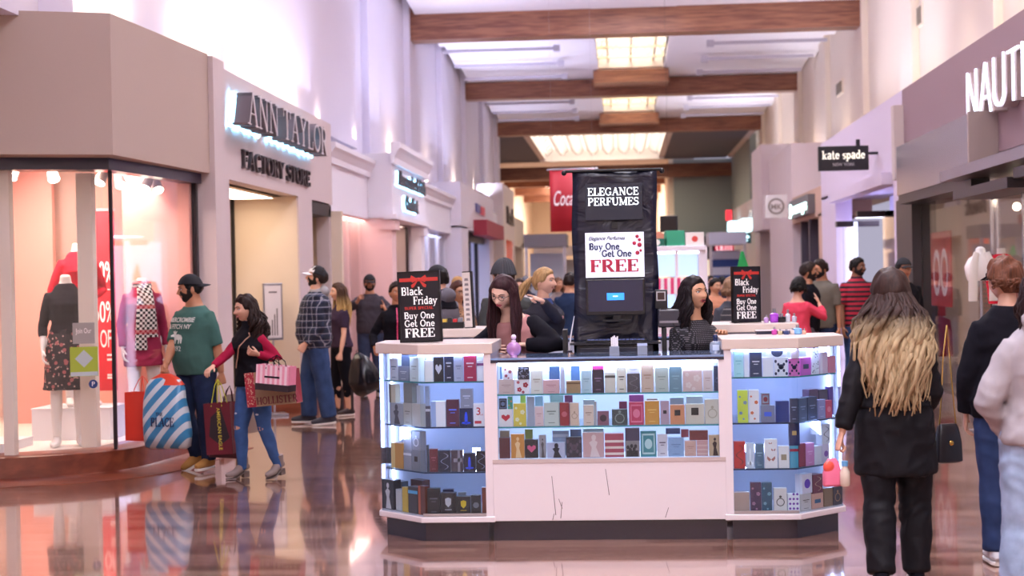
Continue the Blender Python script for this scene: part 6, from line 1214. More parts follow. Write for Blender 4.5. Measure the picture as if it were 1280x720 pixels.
# 2 woman with boots
loc = V(-3.08, 12.45, 0); rz = R(-38)
B = Body(1.52, True, 1.06, lean=5, head=(-14, 2, 0),
    arms={-1: dict(ik=wl(loc, rz, 262, 462, 12.1), mode='relax', hint=(-.2, .6, -.8), palm=(0, .3, -1)), 1: dict(ik=wl(loc, rz, 322, 443, 12.3), mode='pinch', hint=(.25, .9, -.9), palm=(-.6, -.2, .6))},
    legs={-1: dict(th=(-.04, -.2, -1), sh=(-.02, .04, -1), yaw=-4), 1: dict(th=(.12, .02, -1), sh=(.1, .34, -1), yaw=10, pitch=6)})
maroon = knit('raspberry', 'a01c3e')
def ripped(root, B, HMx, out):
    for sd in (-1, 1):
        Kn = B.J['leg', sd][1]; bv = BVHTree.FromPolygons([V(p) for p in out['pants'].v], out['pants'].f)
        for dz, w, h in ((.0, .04, .016), (.12, .016, .008)):
            fn = lambda a, c, t: ((lambda hh: (a, (hh[0].y if hh[0] else -.1)-.001-t, c))(bv.ray_cast(V(a, -1, c), V(0, 1, 0))))
            b = MB(); b.disc((Kn.x, Kn.z+dz), w, fn, 14, 0, h, .001); b.build('ripped_patch', SKIN('light') if h > .01 else mat('frayed_white', 'c9d2e0', .9), root)
def vest(root, B, HMx, out):
    ripped(root, B, HMx, out)
    b = MB(); pts = []; bv = BVHTree.FromPolygons([V(p) for p in out['top1'].v], out['top1'].f)
    for i in range(12):
        u = i/11; x = .13-.22*u; z = B.off(V(0, 0, (1.4-.34*u)*B.k)).z; h = bv.ray_cast(V(x, -1, z), V(0, 1, 0)); pts.append((x, (h[0].y if h[0] else -.13)-.006, z))
    b.tube(pts, .005, 6); b.build('strap', mat('strap_tan', 'd0a58c', .5), root)
person('person', 'woman in black vest with raspberry sleeves, ripped jeans and grey ankle boots', loc, rz, B, 'light', [dict(mat=maroon, sleeve=.97, hem=.95, inf=.01), dict(mat=mat('vest_black', '15131a', .8, spec=.15, bump=.2, bscale=25), name='vest', sleeve=.0, hem=.88, inf=.026, neck=1.49, fold=.008, collar=1)], dict(mat=denim('mid', '3f5f92'), name='jeans', inf=.006, wide=-.006), dict(mat=mat('taupe_suede', '8a7a74', .8), kind='boot', sole=mat('heel_taupe', '6d5f5a', .7)),
    dict(style='long', color='2a1a16', fa=1.5, length=.32, n=170, wave=.034, spread=1.5, r=.0105, seed=3, lump=.02, t=.018), face=dict(smile=1, open=.5, lip='red'), extra=vest)
# 3 plaid man
loc = V(-3.5, 17.1, 0); rz = R(-78)
cover = lambda: None
B = Body(1.79, False, 1.2, lean=-2, head=(-2, -12, 0), belly=.04, arms={-1: dict(up=(-.2, .12, -1), fo=(.1, -.62, -.8), mode='grip'), 1: dict(up=(.14, .1, -1), fo=(.05, -.6, -.75), mode='grip')},
    legs={-1: dict(th=(-.05, -.24, -1), sh=(-.02, .02, -1), yaw=-8), 1: dict(th=(.05, .16, -1), sh=(.04, .14, -1), yaw=10, pitch=4)})
person('person', 'man in navy plaid flannel and white front cap gazing up, hands in pockets', loc, rz, B, 'light', [dict(mat=plaid, sleeve=.98, hem=.84, inf=.028, ainf=.02, fold=.009), dict(mat=knit('hood_grey', '9a9698'), name='hood', sleeve=0, hem=1.36, inf=.012, neck=1.5, hood=1)], dict(mat=denim('blue', '33486e'), name='jeans', inf=.022, wide=.02), dict(mat=mat('shoe_grey', '3b3a44', .8)), dict(style='short', color='2a1a14', t=.016), dict(mat_=mat('cap_black2', '1c1a20', .8), panel=mat('cap_white', 'd9d6da', .7), brim=mat('cap_white', 'd9d6da')), dict(beard=.007))
# 4 woman beyond him
loc = V(-3.42, 18.2, 0); rz = R(-60)
B = Body(1.6, True, 1.05, arms={1: dict(up=(.2, -.1, -1), fo=(.12, -.25, -1), mode='grip')}, legs={-1: dict(th=(-.03, -.1, -1), sh=(0, .1, -1)), 1: dict(th=(.05, .05, -1), sh=(.02, .1, -1))})
person('person', 'woman in purple tee and black leggings half hidden behind the plaid man', loc, rz, B, 'light', dict(mat=knit('plum', '3a2c3e'), sleeve=.35, hem=.9, inf=.014), dict(mat=blk, name='leggings', f=.88, inf=.005, wide=-.01), dict(mat=mat('boot_dark', '2c2024', .6), kind='tall'), dict(style='long', color='4a3020', tip='c9a468', z0=1.3, z1=1.46, length=.42, n=60, seed=7))
# 5 man in black cap pointing with both hands
loc = V(-3.62, 21.6, 0); rz = R(8)
B = Body(1.7, False, 1.1, head=(4, 2, 0), belly=.02, arms={-1: dict(ik=wl(loc, rz, 447, 378, 21.2), mode='pinch', palm=(1, 0, .3), hint=(-1, .3, -.8), dir=(.3, -.6, .6)), 1: dict(ik=wl(loc, rz, 482, 389, 21.2), mode='point', palm=(-1, 0, .3), hint=(1, .3, -.8), dir=(-.3, -.4, .8))})
person('person', 'man with moustache in black cap and dark grey sweater pointing with both hands', loc, rz, B, 'tan', dict(mat=knit('grey_sweater', '443e46'), sleeve=.96, hem=.9, inf=.02, fold=.008), dict(mat=denim('slate', '36405a'), name='jeans', inf=.014), dict(mat=blk), dict(style='short', color='1d1715', t=.008), dict(mat_=mat('cap_black', '17151c', .8)), dict(beard=.005, mous=1))
# 6 woman with the pink zip
loc = V(-2.52, 16.8, 0); rz = R(12)
def zipf(root, B, HMx, out):
    fn = on_front(out['top0'], B); b = MB(); z1 = B.off(V(0, 0, 1.43*B.k)).z
    for i in range(14): b.prof([(-.006, z1-.03*(i+1)), (.006, z1-.03*(i+1)), (.006, z1-.03*i), (-.006, z1-.03*i)], fn, 0, .002)
    b.build('pink_zip', mat('zip_pink', 'e8487a', .5), root)
B = Body(1.6, True, 1.08, head=(10, 4, 0), arms={-1: dict(ik=wl(loc, rz, 468, 436, 16.6), mode='relax')})
person('person', 'smiling woman in black jacket with bright pink zip beside the front sale sign', loc, rz, B, 'tan', dict(mat=blk, sleeve=.97, hem=.88, inf=.018), dict(mat=blk, inf=.01), dict(mat=blk), dict(style='bun', color='2a1b16'), face=dict(smile=1), extra=zipf)
# 7 man behind the sale sign
loc = V(-1.68, 13.9, 0); rz = R(-120)
B = Body(1.74, False, 1.0, head=(-10, 5, 0))
person('person', 'man in black cap and grey hoodie mostly hidden behind the front sale sign', loc, rz, B, 'light', [dict(mat=knit('mid_grey', '6a666e'), name='hoodie', sleeve=.97, hem=.88, inf=.02, hood=1), dict(mat=blk, name='scarf', sleeve=0, hem=1.36, neck=1.52, inf=.03)], dict(mat=denim('slate', '36405a'), name='jeans', inf=.014), dict(mat=blk), dict(style='short', color='1d1715', t=.012), dict(mat_=mat('cap_black', '17151c', .8), tilt=8))
# 8 woman in leopard top
leop = spots('leopard', '9c7452', '2a1a16', 55, .34, .8, '5c3d2a')
loc = V(-1.66, 15.2, 0); rz = R(25)
def specs(root, B, HMx, out):
    b = MB(); v = HVC[True]
    for s in (-1, 1):
        pts = [HMx@V(s*.031+.021*math.cos(a), -.094, .009+.016*math.sin(a)) for a in np.linspace(0, 2*PI, 15)]; b.tube(pts, .0018, 5)
        b.tube([HMx@V(s*.052, -.092, .014), HMx@V(s*.076, -.05, .016), HMx@V(s*.08, .01, .01)], .0018, 5)
    b.tube([HMx@V(-.011, -.095, .013), HMx@V(0, -.1, .015), HMx@V(.011, -.095, .013)], .0018, 5); b.build('glasses', mat('specs_dark', '16141c', .3), root)
B = Body(1.6, True, 1.18, head=(12, 6, 0), belly=.02)
person('person', 'woman with short auburn hair and glasses in a leopard print top', loc, rz, B, 'olive', dict(mat=leop, sleeve=.6, hem=.88, inf=.02, neck=1.44), dict(mat=blk, inf=.012), dict(mat=blk), dict(style='long', color='4c281e', length=.13, n=60, spread=.5), face=dict(), extra=specs)
loc = V(-2.1, 19.4, 0)
B = Body(1.62, True, 1.0)
person('person', 'person in a tan knit hat standing behind the auburn haired woman', loc, R(150), B, 'light', dict(mat=knit('dusk', '4a4756'), sleeve=.97, hem=.88, inf=.02), dict(mat=blk, inf=.012), dict(mat=blk), dict(style='long', color='7a5236', length=.15, n=50, spread=.5), dict(kind='beanie', mat_=knit('tan_knit', 'b08a5e')))
# 11 beanie man
loc = V(-1.02, 13.3, 0); rz = R(-150)
B = Body(1.76, False, 1.05, head=(25, 10, 0))
person('person', 'man in dark grey knit beanie and green grey jacket behind the leaning seller', loc, rz, B, 'light', dict(mat=knit('olive_grey', '4b4d4c'), name='jacket', sleeve=.97, hem=.86, inf=.026, fold=.008, collar=1), dict(mat=blk, inf=.014), dict(mat=blk), dict(style='short', color='4a3426', t=.01), dict(kind='beanie', mat_=knit('knit_grey', '4a4a4e')))
# 12 woman with the ponytail pointing
loc = V(-.68, 13.0, 0); rz = R(28)
def coll(root, B, HMx, out):
    b = MB(); q = B.off(B.tb(V(0, 0, 1.455))); b.loft([q-V(0, 0, .03), q+V(0, 0, .02)], [.098*B.k, .07*B.k], (0, -1, 0), 18); b.build('collar', mat('collar_blue', '24407c', .7), root)
    fn = on_front(out['top0'], B); b = MB(); b.disc((.075, B.off(V(0, 0, 1.31*B.k)).z), .02, fn, 14, ry=.014, th=.002); b.build('badge', mat('badge_red', 'c98a8a', .6), root)
B = Body(1.7, True, 1.08, head=(38, 0, 0), arms={1: dict(ik=wl(loc, rz, 677, 377, 12.66), mode='point', palm=(-.2, .6, -1), hint=(1, .4, -.9), dir=(-.9, -.3, .28))})
person('person', 'woman with blonde ponytail in charcoal fleece pointing sideways', loc, rz, B, 'light', dict(mat=knit('fleece', '2d2b33'), name='fleece', sleeve=.96, hem=.86, inf=.02), dict(mat=blk, inf=.012), dict(mat=blk), dict(style='pony', color='b08a5c', tip=None, length=.28, wave=.01, spread=(-.16, .04, 0)), face=dict(smile=1, brow='l'), extra=coll)
# 10 leaning seller
loc = V(-.66, 10.5, 0); rz = R(-22)
B = Body(1.72, True, .95, lean=27, side=-7, head=(-4, 6, 8), arms={-1: dict(ik=wl(loc, rz, 612, 440, 10.1), mode='relax', hint=(-1, .2, -.3)), 1: dict(ik=wl(loc, rz, 655, 432, 10.22), mode='relax', hint=(1.2, .5, .2), palm=(0, 0, -1))}, legs={-1: dict(th=(-.04, .12, -1), sh=(0, .04, -1)), 1: dict(th=(.06, .1, -1), sh=(0, .04, -1))})
person('person', 'long haired seller with glasses leaning over the counter in pink top and black sleeves', loc, rz, B, 'fair', [dict(mat=knit('dusty_pink', 'b5807e'), sleeve=0, hem=.92, inf=.022, neck=1.4), dict(mat=blk, name='cardigan', sleeve=.96, hem=1.3, neck=1.38, inf=.012, ainf=.022)], dict(mat=blk, inf=.01), dict(mat=blk), dict(style='long', color='3c2226', length=.44, n=130, wave=.006, spread=.5, r=.012, seed=5), face=dict(lip='pink'), extra=specs)
# 14 seller in dotted blouse
def dots_fn(nt, tc, N, L, b):
    x, y, z = sep(nt, tc); ax = math_(nt, 'ADD', x, y); p = .0125
    r0 = math_(nt, 'FLOOR', math_(nt, 'DIVIDE', z, p)); fx = math_(nt, 'SUBTRACT', math_(nt, 'FRACT', math_(nt, 'ADD', math_(nt, 'DIVIDE', ax, p), math_(nt, 'MULTIPLY', r0, .5))), .5); fz = math_(nt, 'SUBTRACT', math_(nt, 'FRACT', math_(nt, 'DIVIDE', z, p)), .5)
    d = math_(nt, 'ADD', math_(nt, 'MULTIPLY', fx, fx), math_(nt, 'MULTIPLY', fz, fz)); return mixc(nt, math_(nt, 'LESS_THAN', d, .05), '141118', '6e6870')
dots = nodemat('dotted_blouse', dots_fn, .8)
loc = V(.46, 10.25, 0); rz = R(34)
B = Body(1.6, True, .97, lean=3, head=(8, -6, -4), arms={1: dict(ik=wl(loc, rz, 905, 424, 10.0), mode='relax', palm=(0, 0, -1)), -1: dict(up=(-.12, -.05, -1), fo=(.5, -.75, -.1), mode='relax')})
person('person', 'dark haired seller in a tiny dotted blouse talking beside the till', loc, rz, B, 'olive', dict(mat=dots, name='blouse', sleeve=.95, hem=.9, inf=.018, neck=1.43), dict(mat=blk, inf=.01), dict(mat=blk), dict(style='long', color='1c1214', length=.3, n=120, wave=.018, spread=.9, r=.013, seed=11), face=dict(open=.8, lip='red'))
# 16-19 shoppers on the right
loc = V(2.12, 18.8, 0); rz = R(150)
B = Body(1.56, True, 1.12, lean=4, head=(-20, 8, 0), arms={1: dict(up=(.25, -.1, -1), fo=(.1, -.3, -1)), -1: dict(up=(-.5, -.4, -.4), fo=(.5, -.4, .9), mode='open')})
person('person', 'woman in coral red off shoulder top seen from behind with black bobbed hair', loc, rz, B, 'light', dict(mat=knit('coral', 'd8455c'), sleeve=.85, hem=.88, inf=.022, neck=1.4), dict(mat=blk, inf=.012), dict(mat=blk), dict(style='long', color='17120f', length=.1, n=60, spread=.3))
loc = V(2.36, 19.6, 0); rz = R(70)
B = Body(1.74, False, 1.06, head=(10, 0, 0))
person('person', 'bearded man in plain black tee standing in profile', loc, rz, B, 'tan', dict(mat=blk, sleeve=.42, hem=.86, inf=.018, ainf=.02), dict(mat=denim('grey', '6a6672'), inf=.016), dict(mat=blk), dict(style='short', color='2a1c16', t=.014), face=dict(beard=.01))
loc = V(2.62, 20.3, 0); rz = R(-30)
B = Body(1.78, False, 1.04, head=(-25, 8, 0), arms={-1: dict(up=(-.1, -.3, -1), fo=(.3, -.6, .9), mode='relax'), 1: dict(up=(.2, .02, -1), fo=(.05, -.1, -1))})
person('person', 'bearded man in olive grey tee holding a hand near his chin', loc, rz, B, 'tan', dict(mat=knit('olive', '6c665c'), sleeve=.42, hem=.86, inf=.018, ainf=.02), dict(mat=denim('dark', '1f2a45'), inf=.016), dict(mat=blk), dict(style='short', color='2a1c16', t=.016), face=dict(beard=.01))
loc = V(3.08, 20.3, 0); rz = R(22)
B = Body(1.79, False, 1.08, head=(28, 0, 0), belly=.02, arms={-1: dict(up=(-.28, -.05, -1), fo=(-.02, -.2, -1)), 1: dict(up=(.2, .02, -1), fo=(.05, -.1, -1))})
person('person', 'bearded man in red and black striped polo', loc, rz, B, 'dark', dict(mat=stripes, sleeve=.42, hem=.86, inf=.018, ainf=.02, collar=1), dict(mat=denim('blue', '33486e'), inf=.016), dict(mat=blk), dict(style='short', color='17120f', t=.014), face=dict(beard=.008))
loc = V(3.3, 18.2, 0); B = Body(1.75, False, 1.0)
person('person', 'person in a dark cap hidden behind the blonde shopper', loc, R(20), B, 'tan', dict(mat=blk, sleeve=.42, hem=.86, inf=.018), dict(mat=blk, inf=.016), dict(mat=blk), dict(style='short', color='17120f', t=.01), dict(mat_=mat('cap_black', '17151c', .8)))
# 21 blonde shopper from behind
loc = V(1.37, 7.87, 0); rz = R(178)
B = Body(1.6, True, 1.06, lean=1, head=(6, 4, 2), shw=1.04, arms={1: dict(ik=wl(loc, rz, 1047, 566, 7.78), hint=(.4, .9, -.4), mode='grip', palm=(-1, -.2, 0)), -1: dict(up=(-.22, -.1, -1), fo=(.1, -.75, -.55), mode='relax')},
    legs={-1: dict(th=(-.05, -.1, -1), sh=(-.0, .05, -1), yaw=0), 1: dict(th=(.03, .1, -1), sh=(.02, .3, -1), yaw=0, pitch=14)})
def tunic(root, B):
    b = MB(); skirt_loft(b, B, .62, .02, .03); r_ = remesh(b, .011, 2, garment_disp(.009, 3)); r_.build('tunic_skirt', velvet, root, smooth=True, sharp=False)
velvet = mat('black_velvet', '0d0a11', .7, spec=.3, bump=.08, bscale=60)
person('person', 'shopper with long brown to blonde hair seen from behind in all black', loc, rz, B, 'light', dict(mat=velvet, name='blouse', sleeve=.93, hem=.98, inf=.022, ainf=.02, fold=.01, flare=.015), [dict(mat=velvet)][0] | dict(name='wide_trousers', inf=.022, wide=.012, waist=1.06, fold=.009), dict(mat=blk),
    extra=lambda root, B, HMx, out: tunic(root, B), hair=dict(style='long', color='3a2722', tip='ccb48c', z0=1.27, z1=1.4, length=.6, n=560, wave=.026, spread=2.6, r=.0105, seed=21, backoff=.05, lmin=.5, t=.028))
# 22 shopper in black sweater
loc = V(2.1, 8.5, 0); rz = R(170)
def visor(root, B, HMx, out):
    b = MB(); pts = [HMx@V(.083*math.sin(a), -.107*math.cos(a), .028-.012*math.cos(a)*-1) for a in np.linspace(0, 2*PI, 33)]; b.loft(pts, [(.011, .003)]*33, (0, 0, 1), 8, cap=False); b.build('visor_band', blk, root, smooth=True)
    b = MB(); vs = [];
    for i in range(11):
        a = R(-60+12*i)
        for j in range(3): vs.append(tuple(HMx@V(.085*math.sin(a), -.107*math.cos(a)-.06*j/2*math.cos(a), .03-.008*j)))
    b.add(vs, [(i*3+j, (i+1)*3+j, (i+1)*3+j+1, i*3+j+1) for i in range(10) for j in range(2)]); o = b.build('visor_brim', blk, root, smooth=True); o.modifiers.new('s', 'SOLIDIFY').thickness = .003
B = Body(1.67, True, 1.12, head=(38, 3, 0), arms={1: dict(up=(.3, .1, -1), fo=(.05, -.35, -1))}, legs={-1: dict(th=(0, -.1, -1), sh=(0, .1, -1)), 1: dict(th=(.02, .03, -1), sh=(0, .1, -1))})
person('person', 'shopper with short auburn hair and dark visor in a loose black sweater', loc, rz, B, 'light', dict(mat=blk, name='sweater', sleeve=.95, hem=.84, inf=.035, ainf=.022, fold=.009), dict(mat=denim('indigo', '2c3c62'), name='jeans', inf=.014, wide=.01), dict(mat=mat('trainer', 'c9c9cf', .6)), dict(style='long', color='6b4230', t=.022, length=.055, n=130, r=.008, spread=.1, fa=1.7, lump=.02, lmin=.4), extra=lambda *a: (visor(*a), specs(*a)))
# 23 shopper in pale hoodie, cut by the frame
loc = V(1.86, 6.9, 0); rz = R(176)
B = Body(1.63, True, 1.06, head=(0, 6, 0), arms={1: dict(up=(.5, .12, -1), fo=(-.45, -.6, -.6), mode='grip'), -1: dict(up=(-.3, .02, -1), fo=(.3, -.5, -.8))}, legs={-1: dict(th=(-.03, -.02, -1), sh=(0, .05, -1)), 1: dict(th=(.05, .02, -1), sh=(.02, .08, -1))})
def jp(root, B, HMx, out):
    bv = BVHTree.FromPolygons([V(p) for p in out['pants'].v], out['pants'].f); fn = lambda a, c, t: (a, (lambda h: h[0].y if h[0] else .1)(bv.ray_cast(V(a, 1, c), V(0, -1, 0)))+.002+t, c)
    for sx in (-1, 1): b = MB(); z = B.off(V(0, 0, .86*B.k)).z; b.prof([(sx*.03, z), (sx*.11, z), (sx*.11, z-.1), (sx*.07, z-.14), (sx*.03, z-.1)], fn, 0, .003); b.build('pocket', denim('pale2', '8fa2c0'), root)
person('person', 'shopper in pale grey hoodie and light jeans cut by the picture edge', loc, rz, B, 'light', dict(mat=knit('pale_grey', 'a8a0a4'), name='hoodie', sleeve=.97, hem=.9, inf=.036, ainf=.026, fold=.011, hood=1), dict(mat=denim('pale', '9db0cc'), name='jeans', inf=.03, wide=.045, fold=.008), dict(mat=mat('trainer', 'c9c9cf', .6)), dict(style='long', color='2a1a1c', length=.2, n=70, spread=.5), extra=jp)
# ---- people farther off
rg = random.Random(9)
FAR = [(650, 350, 24, 0, 'd8c9c4', '3a2a24', 0, 'in pale top, half behind the beanie man'), (657, 346, 30, 1, '2a2630', '6a6a70', 170, 'in dark shirt beyond the fleece woman'), (641, 352, 22, 1, 'e0c8cc', '2a1c16', 200, 'in blush top beside the beanie man'), (697, 348, 27, 1, '8a7a76', '6b4a34', 10, 'with brown hair just beside the pillar'), (712, 343, 20, 0, '22304c', '241a18', 170, 'in navy jacket walking away next to the pillar'),
       (705, 352, 34, 1, '5a4c50', '4a3a30', 0, 'in mauve coat deep in the crowd by the pillar'), (880, 352, 26, 1, 'b98a7c', '1c1412', 30, 'in peach top behind the dotted blouse seller'), (893, 350, 22, 0, 'c98a6c', '17110f', 10, 'in tan shirt turned to the crowd'), (903, 347, 30, 0, '3a3440', '17110f', 180, 'in dark jacket deep behind the backpack'), (925, 348, 28, 0, '2c2a33', '17110f', 180, 'in black jacket just before the rear sale sign'), (917, 351, 36, 1, '6a5560', '3a2620', 0, 'in violet coat farthest in the right crowd'), (887, 346, 34, 0, '44505c', '241a16', 20, 'in slate jacket farthest behind the seller'), (867, 350, 38, 0, '9a5a50', '241a16', 20, 'in brick coat by the white snack cart')]
for i, (px, py, Y, fm, c, hc, rz_, w) in enumerate(FAR):
    p = at(px, py, Y); Hh = max(1.5, min(1.82, p.z)); B = Body(Hh, bool(fm), rg.uniform(1, 1.12), head=(rg.uniform(-30, 30), 3, 0), legs={-1: dict(th=(-.03, -.12, -1), sh=(0, .12, -1)), 1: dict(th=(.04, .08, -1), sh=(0, .2, -1), pitch=8)})
    person('person', 'distant %s %s' % ('woman' if fm else 'man', w), V(p.x, Y, 0), R(rz_), B, rg.choice(['light', 'tan', 'olive']), dict(mat=knit('far%d' % i, c), sleeve=.95, hem=.87, inf=.02), dict(mat=denim('slate', '36405a'), inf=.014), dict(mat=blk), dict(style='long' if fm else 'short', color=hc, length=.2, n=30, t=.014), vox=.02)
p = at(913, 345, 16.5); loc = V(p.x, 16.5, 0)
def pack(root, B, HMx, out):
    q = B.off(V(0, .2*B.k, 1.18*B.k)); b = MB(); b.loft([q-V(0, 0, .2), q-V(0, 0, .1), q, q+V(0, 0, .12), q+V(0, 0, .2)], [(.06, .13), (.085, .15), (.09, .15), (.08, .14), (.04, .1)], (0, -1, 0), 20, pw=3); m = nodemat('pack_stripe', lambda nt, tc, N, L, b_: ramp(nt, math_(nt, 'FRACT', math_(nt, 'MULTIPLY', sep(nt, tc)[2], 16)), [(0, '2c2a30'), (.8, '77706e')]), .8); b.build('backpack', m, root, smooth=True)
B = Body(1.57, True, 1.08, head=(-25, 4, 0), arms={-1: dict(up=(-.5, -.1, -.8), fo=(-.1, -.5, .8))})
person('person', 'person with light brown hair and a striped dark backpack seen from behind', loc, R(185), B, 'light', dict(mat=knit('slate_coat', '4a4c54'), name='jacket', sleeve=.97, hem=.88, inf=.026), dict(mat=blk, inf=.014), dict(mat=blk), dict(style='long', color='8a6a50', length=.1, n=50, spread=.4, t=.022), extra=pack)
# ================================================================ WINDOW DISPLAY
mq = mat('mannequin_white', 'f2ece6', .35, coat=.3)
def plinth_box(label, x0, y0, x1, y1, z1, z0=.2):
    t = thing('display_plinth', label, 'plinth', ((x0+x1)/2, (y0+y1)/2, z0)); w, d = (x1-x0)/2, (y1-y0)/2; b = MB(); b.box((-w, -d, 0), (w, d, z1-z0-.012)); b.build('body', white, t, bevel=.004); b = MB(); b.box((-w-.004, -d-.004, z1-z0-.012), (w+.004, d+.004, z1-z0)); b.build('top', white, t); return t
plinth_box('white plinth under the red dressed mannequin', -5.5, 13.75, -4.75, 14.3, .5)
plinth_box('low white plinth at the far left of the display window', -6.2, 12.75, -5.35, 13.4, .28)
floral = spots('floral_skirt', '231a1f', 'b0605f', 17, .3, .8, 'c9a294')
loc = V(-4.98, 13.3, .2); rz = R(20)
B = Body(1.74, True, .9, arms={-1: dict(up=(-.22, .12, -1), fo=(.0, -.5, -1)), 1: dict(up=(.25, .1, -1), fo=(.1, -.35, -1))})
person('mannequin', 'headless white mannequin in black sweater and dark floral skirt', loc, rz, B, mannequin=mq, cat='mannequin', top=dict(mat=knit('black_knit', '1d1a20'), name='sweater', sleeve=.72, hem=1.0, inf=.01, neck=1.45), pants=dict(mat=floral, skirt=.5, name='skirt', flare=.05, fold=.008), group='window mannequins')
redk = knit('cherry_knit', 'cf2438')
loc = V(-5.12, 14.0, .5); rz = R(35)
B = Body(1.74, True, .9, arms={-1: dict(up=(-.35, .2, -1), fo=(.5, -.3, -.9)), 1: dict(up=(.45, .25, -1), fo=(-.65, -.5, -.35), mode='relax')})
person('mannequin', 'headless white mannequin in a red sweater and red skirt, hand on waist', loc, rz, B, mannequin=mq, cat='mannequin', top=dict(mat=redk, name='sweater', sleeve=.93, hem=.92, inf=.012, neck=1.45), pants=dict(mat=knit('ruby', 'bf1f36'), skirt=.42, name='skirt', flare=.0, fold=.005), group='window mannequins')
def scarf_fn(nt, tc, N, L, b):
    x, y, z = sep(nt, tc); f = lambda v, o=0: math_(nt, 'LESS_THAN', math_(nt, 'FRACT', math_(nt, 'ADD', math_(nt, 'DIVIDE', v, .05), o)), .5)
    ax = math_(nt, 'ADD', x, math_(nt, 'MULTIPLY', y, .7)); c = mixc(nt, math_(nt, 'MODULO', math_(nt, 'ADD', f(ax), f(z)), 2), '1a181c', 'e6e0dc'); r = math_(nt, 'LESS_THAN', math_(nt, 'FRACT', math_(nt, 'DIVIDE', z, .24)), .16); return mixc(nt, math_(nt, 'MULTIPLY', r, .7), c, 'c0283a')
scm = nodemat('check_scarf', scarf_fn, .9)
loc = V(-4.62, 14.35, .2); rz = R(30)
B = Body(1.7, True, .92, arms={-1: dict(up=(-.22, .1, -1), fo=(-.02, -.3, -1)), 1: dict(up=(.22, .1, -1), fo=(.05, -.3, -1))})
def scarf(root, B, HMx, out):
    b = MB(); q = B.off(B.tb(V(0, 0, 1.46)));
    pts = [q+V(.075*math.cos(a), .07*math.sin(a)+.0, .012*math.sin(a*2)) for a in np.linspace(0, 2*PI, 19)]; b.loft(pts, [(.035, .022)]*19, (0, 0, 1), 10, cap=False)
    for x0, L_ in ((-.03, .62), (.035, .5)): b.loft([q+V(x0, -.075, .0), q+V(x0, -.13, -.1), q+V(x0*1.3, -.155, -.25), q+V(x0*1.6, -.14, -L_*.8), q+V(x0*1.6, -.14, -L_)], [(.02, .035), (.016, .045), (.014, .05), (.012, .055), (.01, .06)], (0, -1, 0), 12, pw=3)
    b.build('scarf', scm, root, smooth=True)
person('mannequin', 'headless white mannequin in plum dress with checked scarf', loc, rz, B, mannequin=mq, cat='mannequin', top=dict(mat=knit('plum_dress', '9c2f4e'), name='dress_top', sleeve=.95, hem=.98, inf=.014, neck=1.45), pants=dict(mat=knit('plum_dress', '9c2f4e'), skirt=.66, name='dress_skirt', flare=.03, fold=.006), extra=scarf, group='window mannequins')
# red sale poster hanging in the side window
p0, p1 = at(112, 262, 14.75), at(147, 488, 14.75); ps = thing('sale_poster', 'tall red hanging sale poster with white percent signs', 'poster', ((p0.x+p1.x)/2, 14.75, p1.z)); w = (p1.x-p0.x)/2; h = p0.z-p1.z
b = MB(); b.box((-w, -.006, 0), (w, .006, h)); bd = b.build('sheet', mat('poster_red', 'd4202e', .5, emis=0), ps); b = MB(); b.box((-w-.01, -.012, h-.02), (w+.01, .012, h+.01)); b.build('hanger', silver, ps); b = MB(); b.tube([(0, 0, h), (0, 0, 2.95-p1.z)], .003, 5); b.build('cord', silver, ps)
f = fp(-.0065); b = MB(); wm = mat('poster_ink_white', 'fff4f0', .5); k_ = h/1.7
lettering(b, '50%', f, .2*k_, w=w*1.75, center=0, y0=h*.60, style='sans', th=.001, bold=2); lettering(b, '60%', f, .2*k_, w=w*1.75, center=0, y0=h*.38, style='sans', th=.001, bold=2); lettering(b, 'OFF', f, .17*k_, w=w*1.3, center=w*.3, y0=h*.24, style='sans', th=.001, bold=2); b.prof([(-w*.8, h*.555), (w*.8, h*.555), (w*.8, h*.56), (-w*.8, h*.56)], f, 0, .001)
for zz, ww in ((.19, .6), (.165, .4), (.08, .5), (.065, .4)): b.prof([(w*.2, h*zz), (w*(.2+ww), h*zz), (w*(.2+ww), h*(zz+.012)), (w*.2, h*(zz+.012))], f, 0, .001)
b.build('lettering', wm, bd)
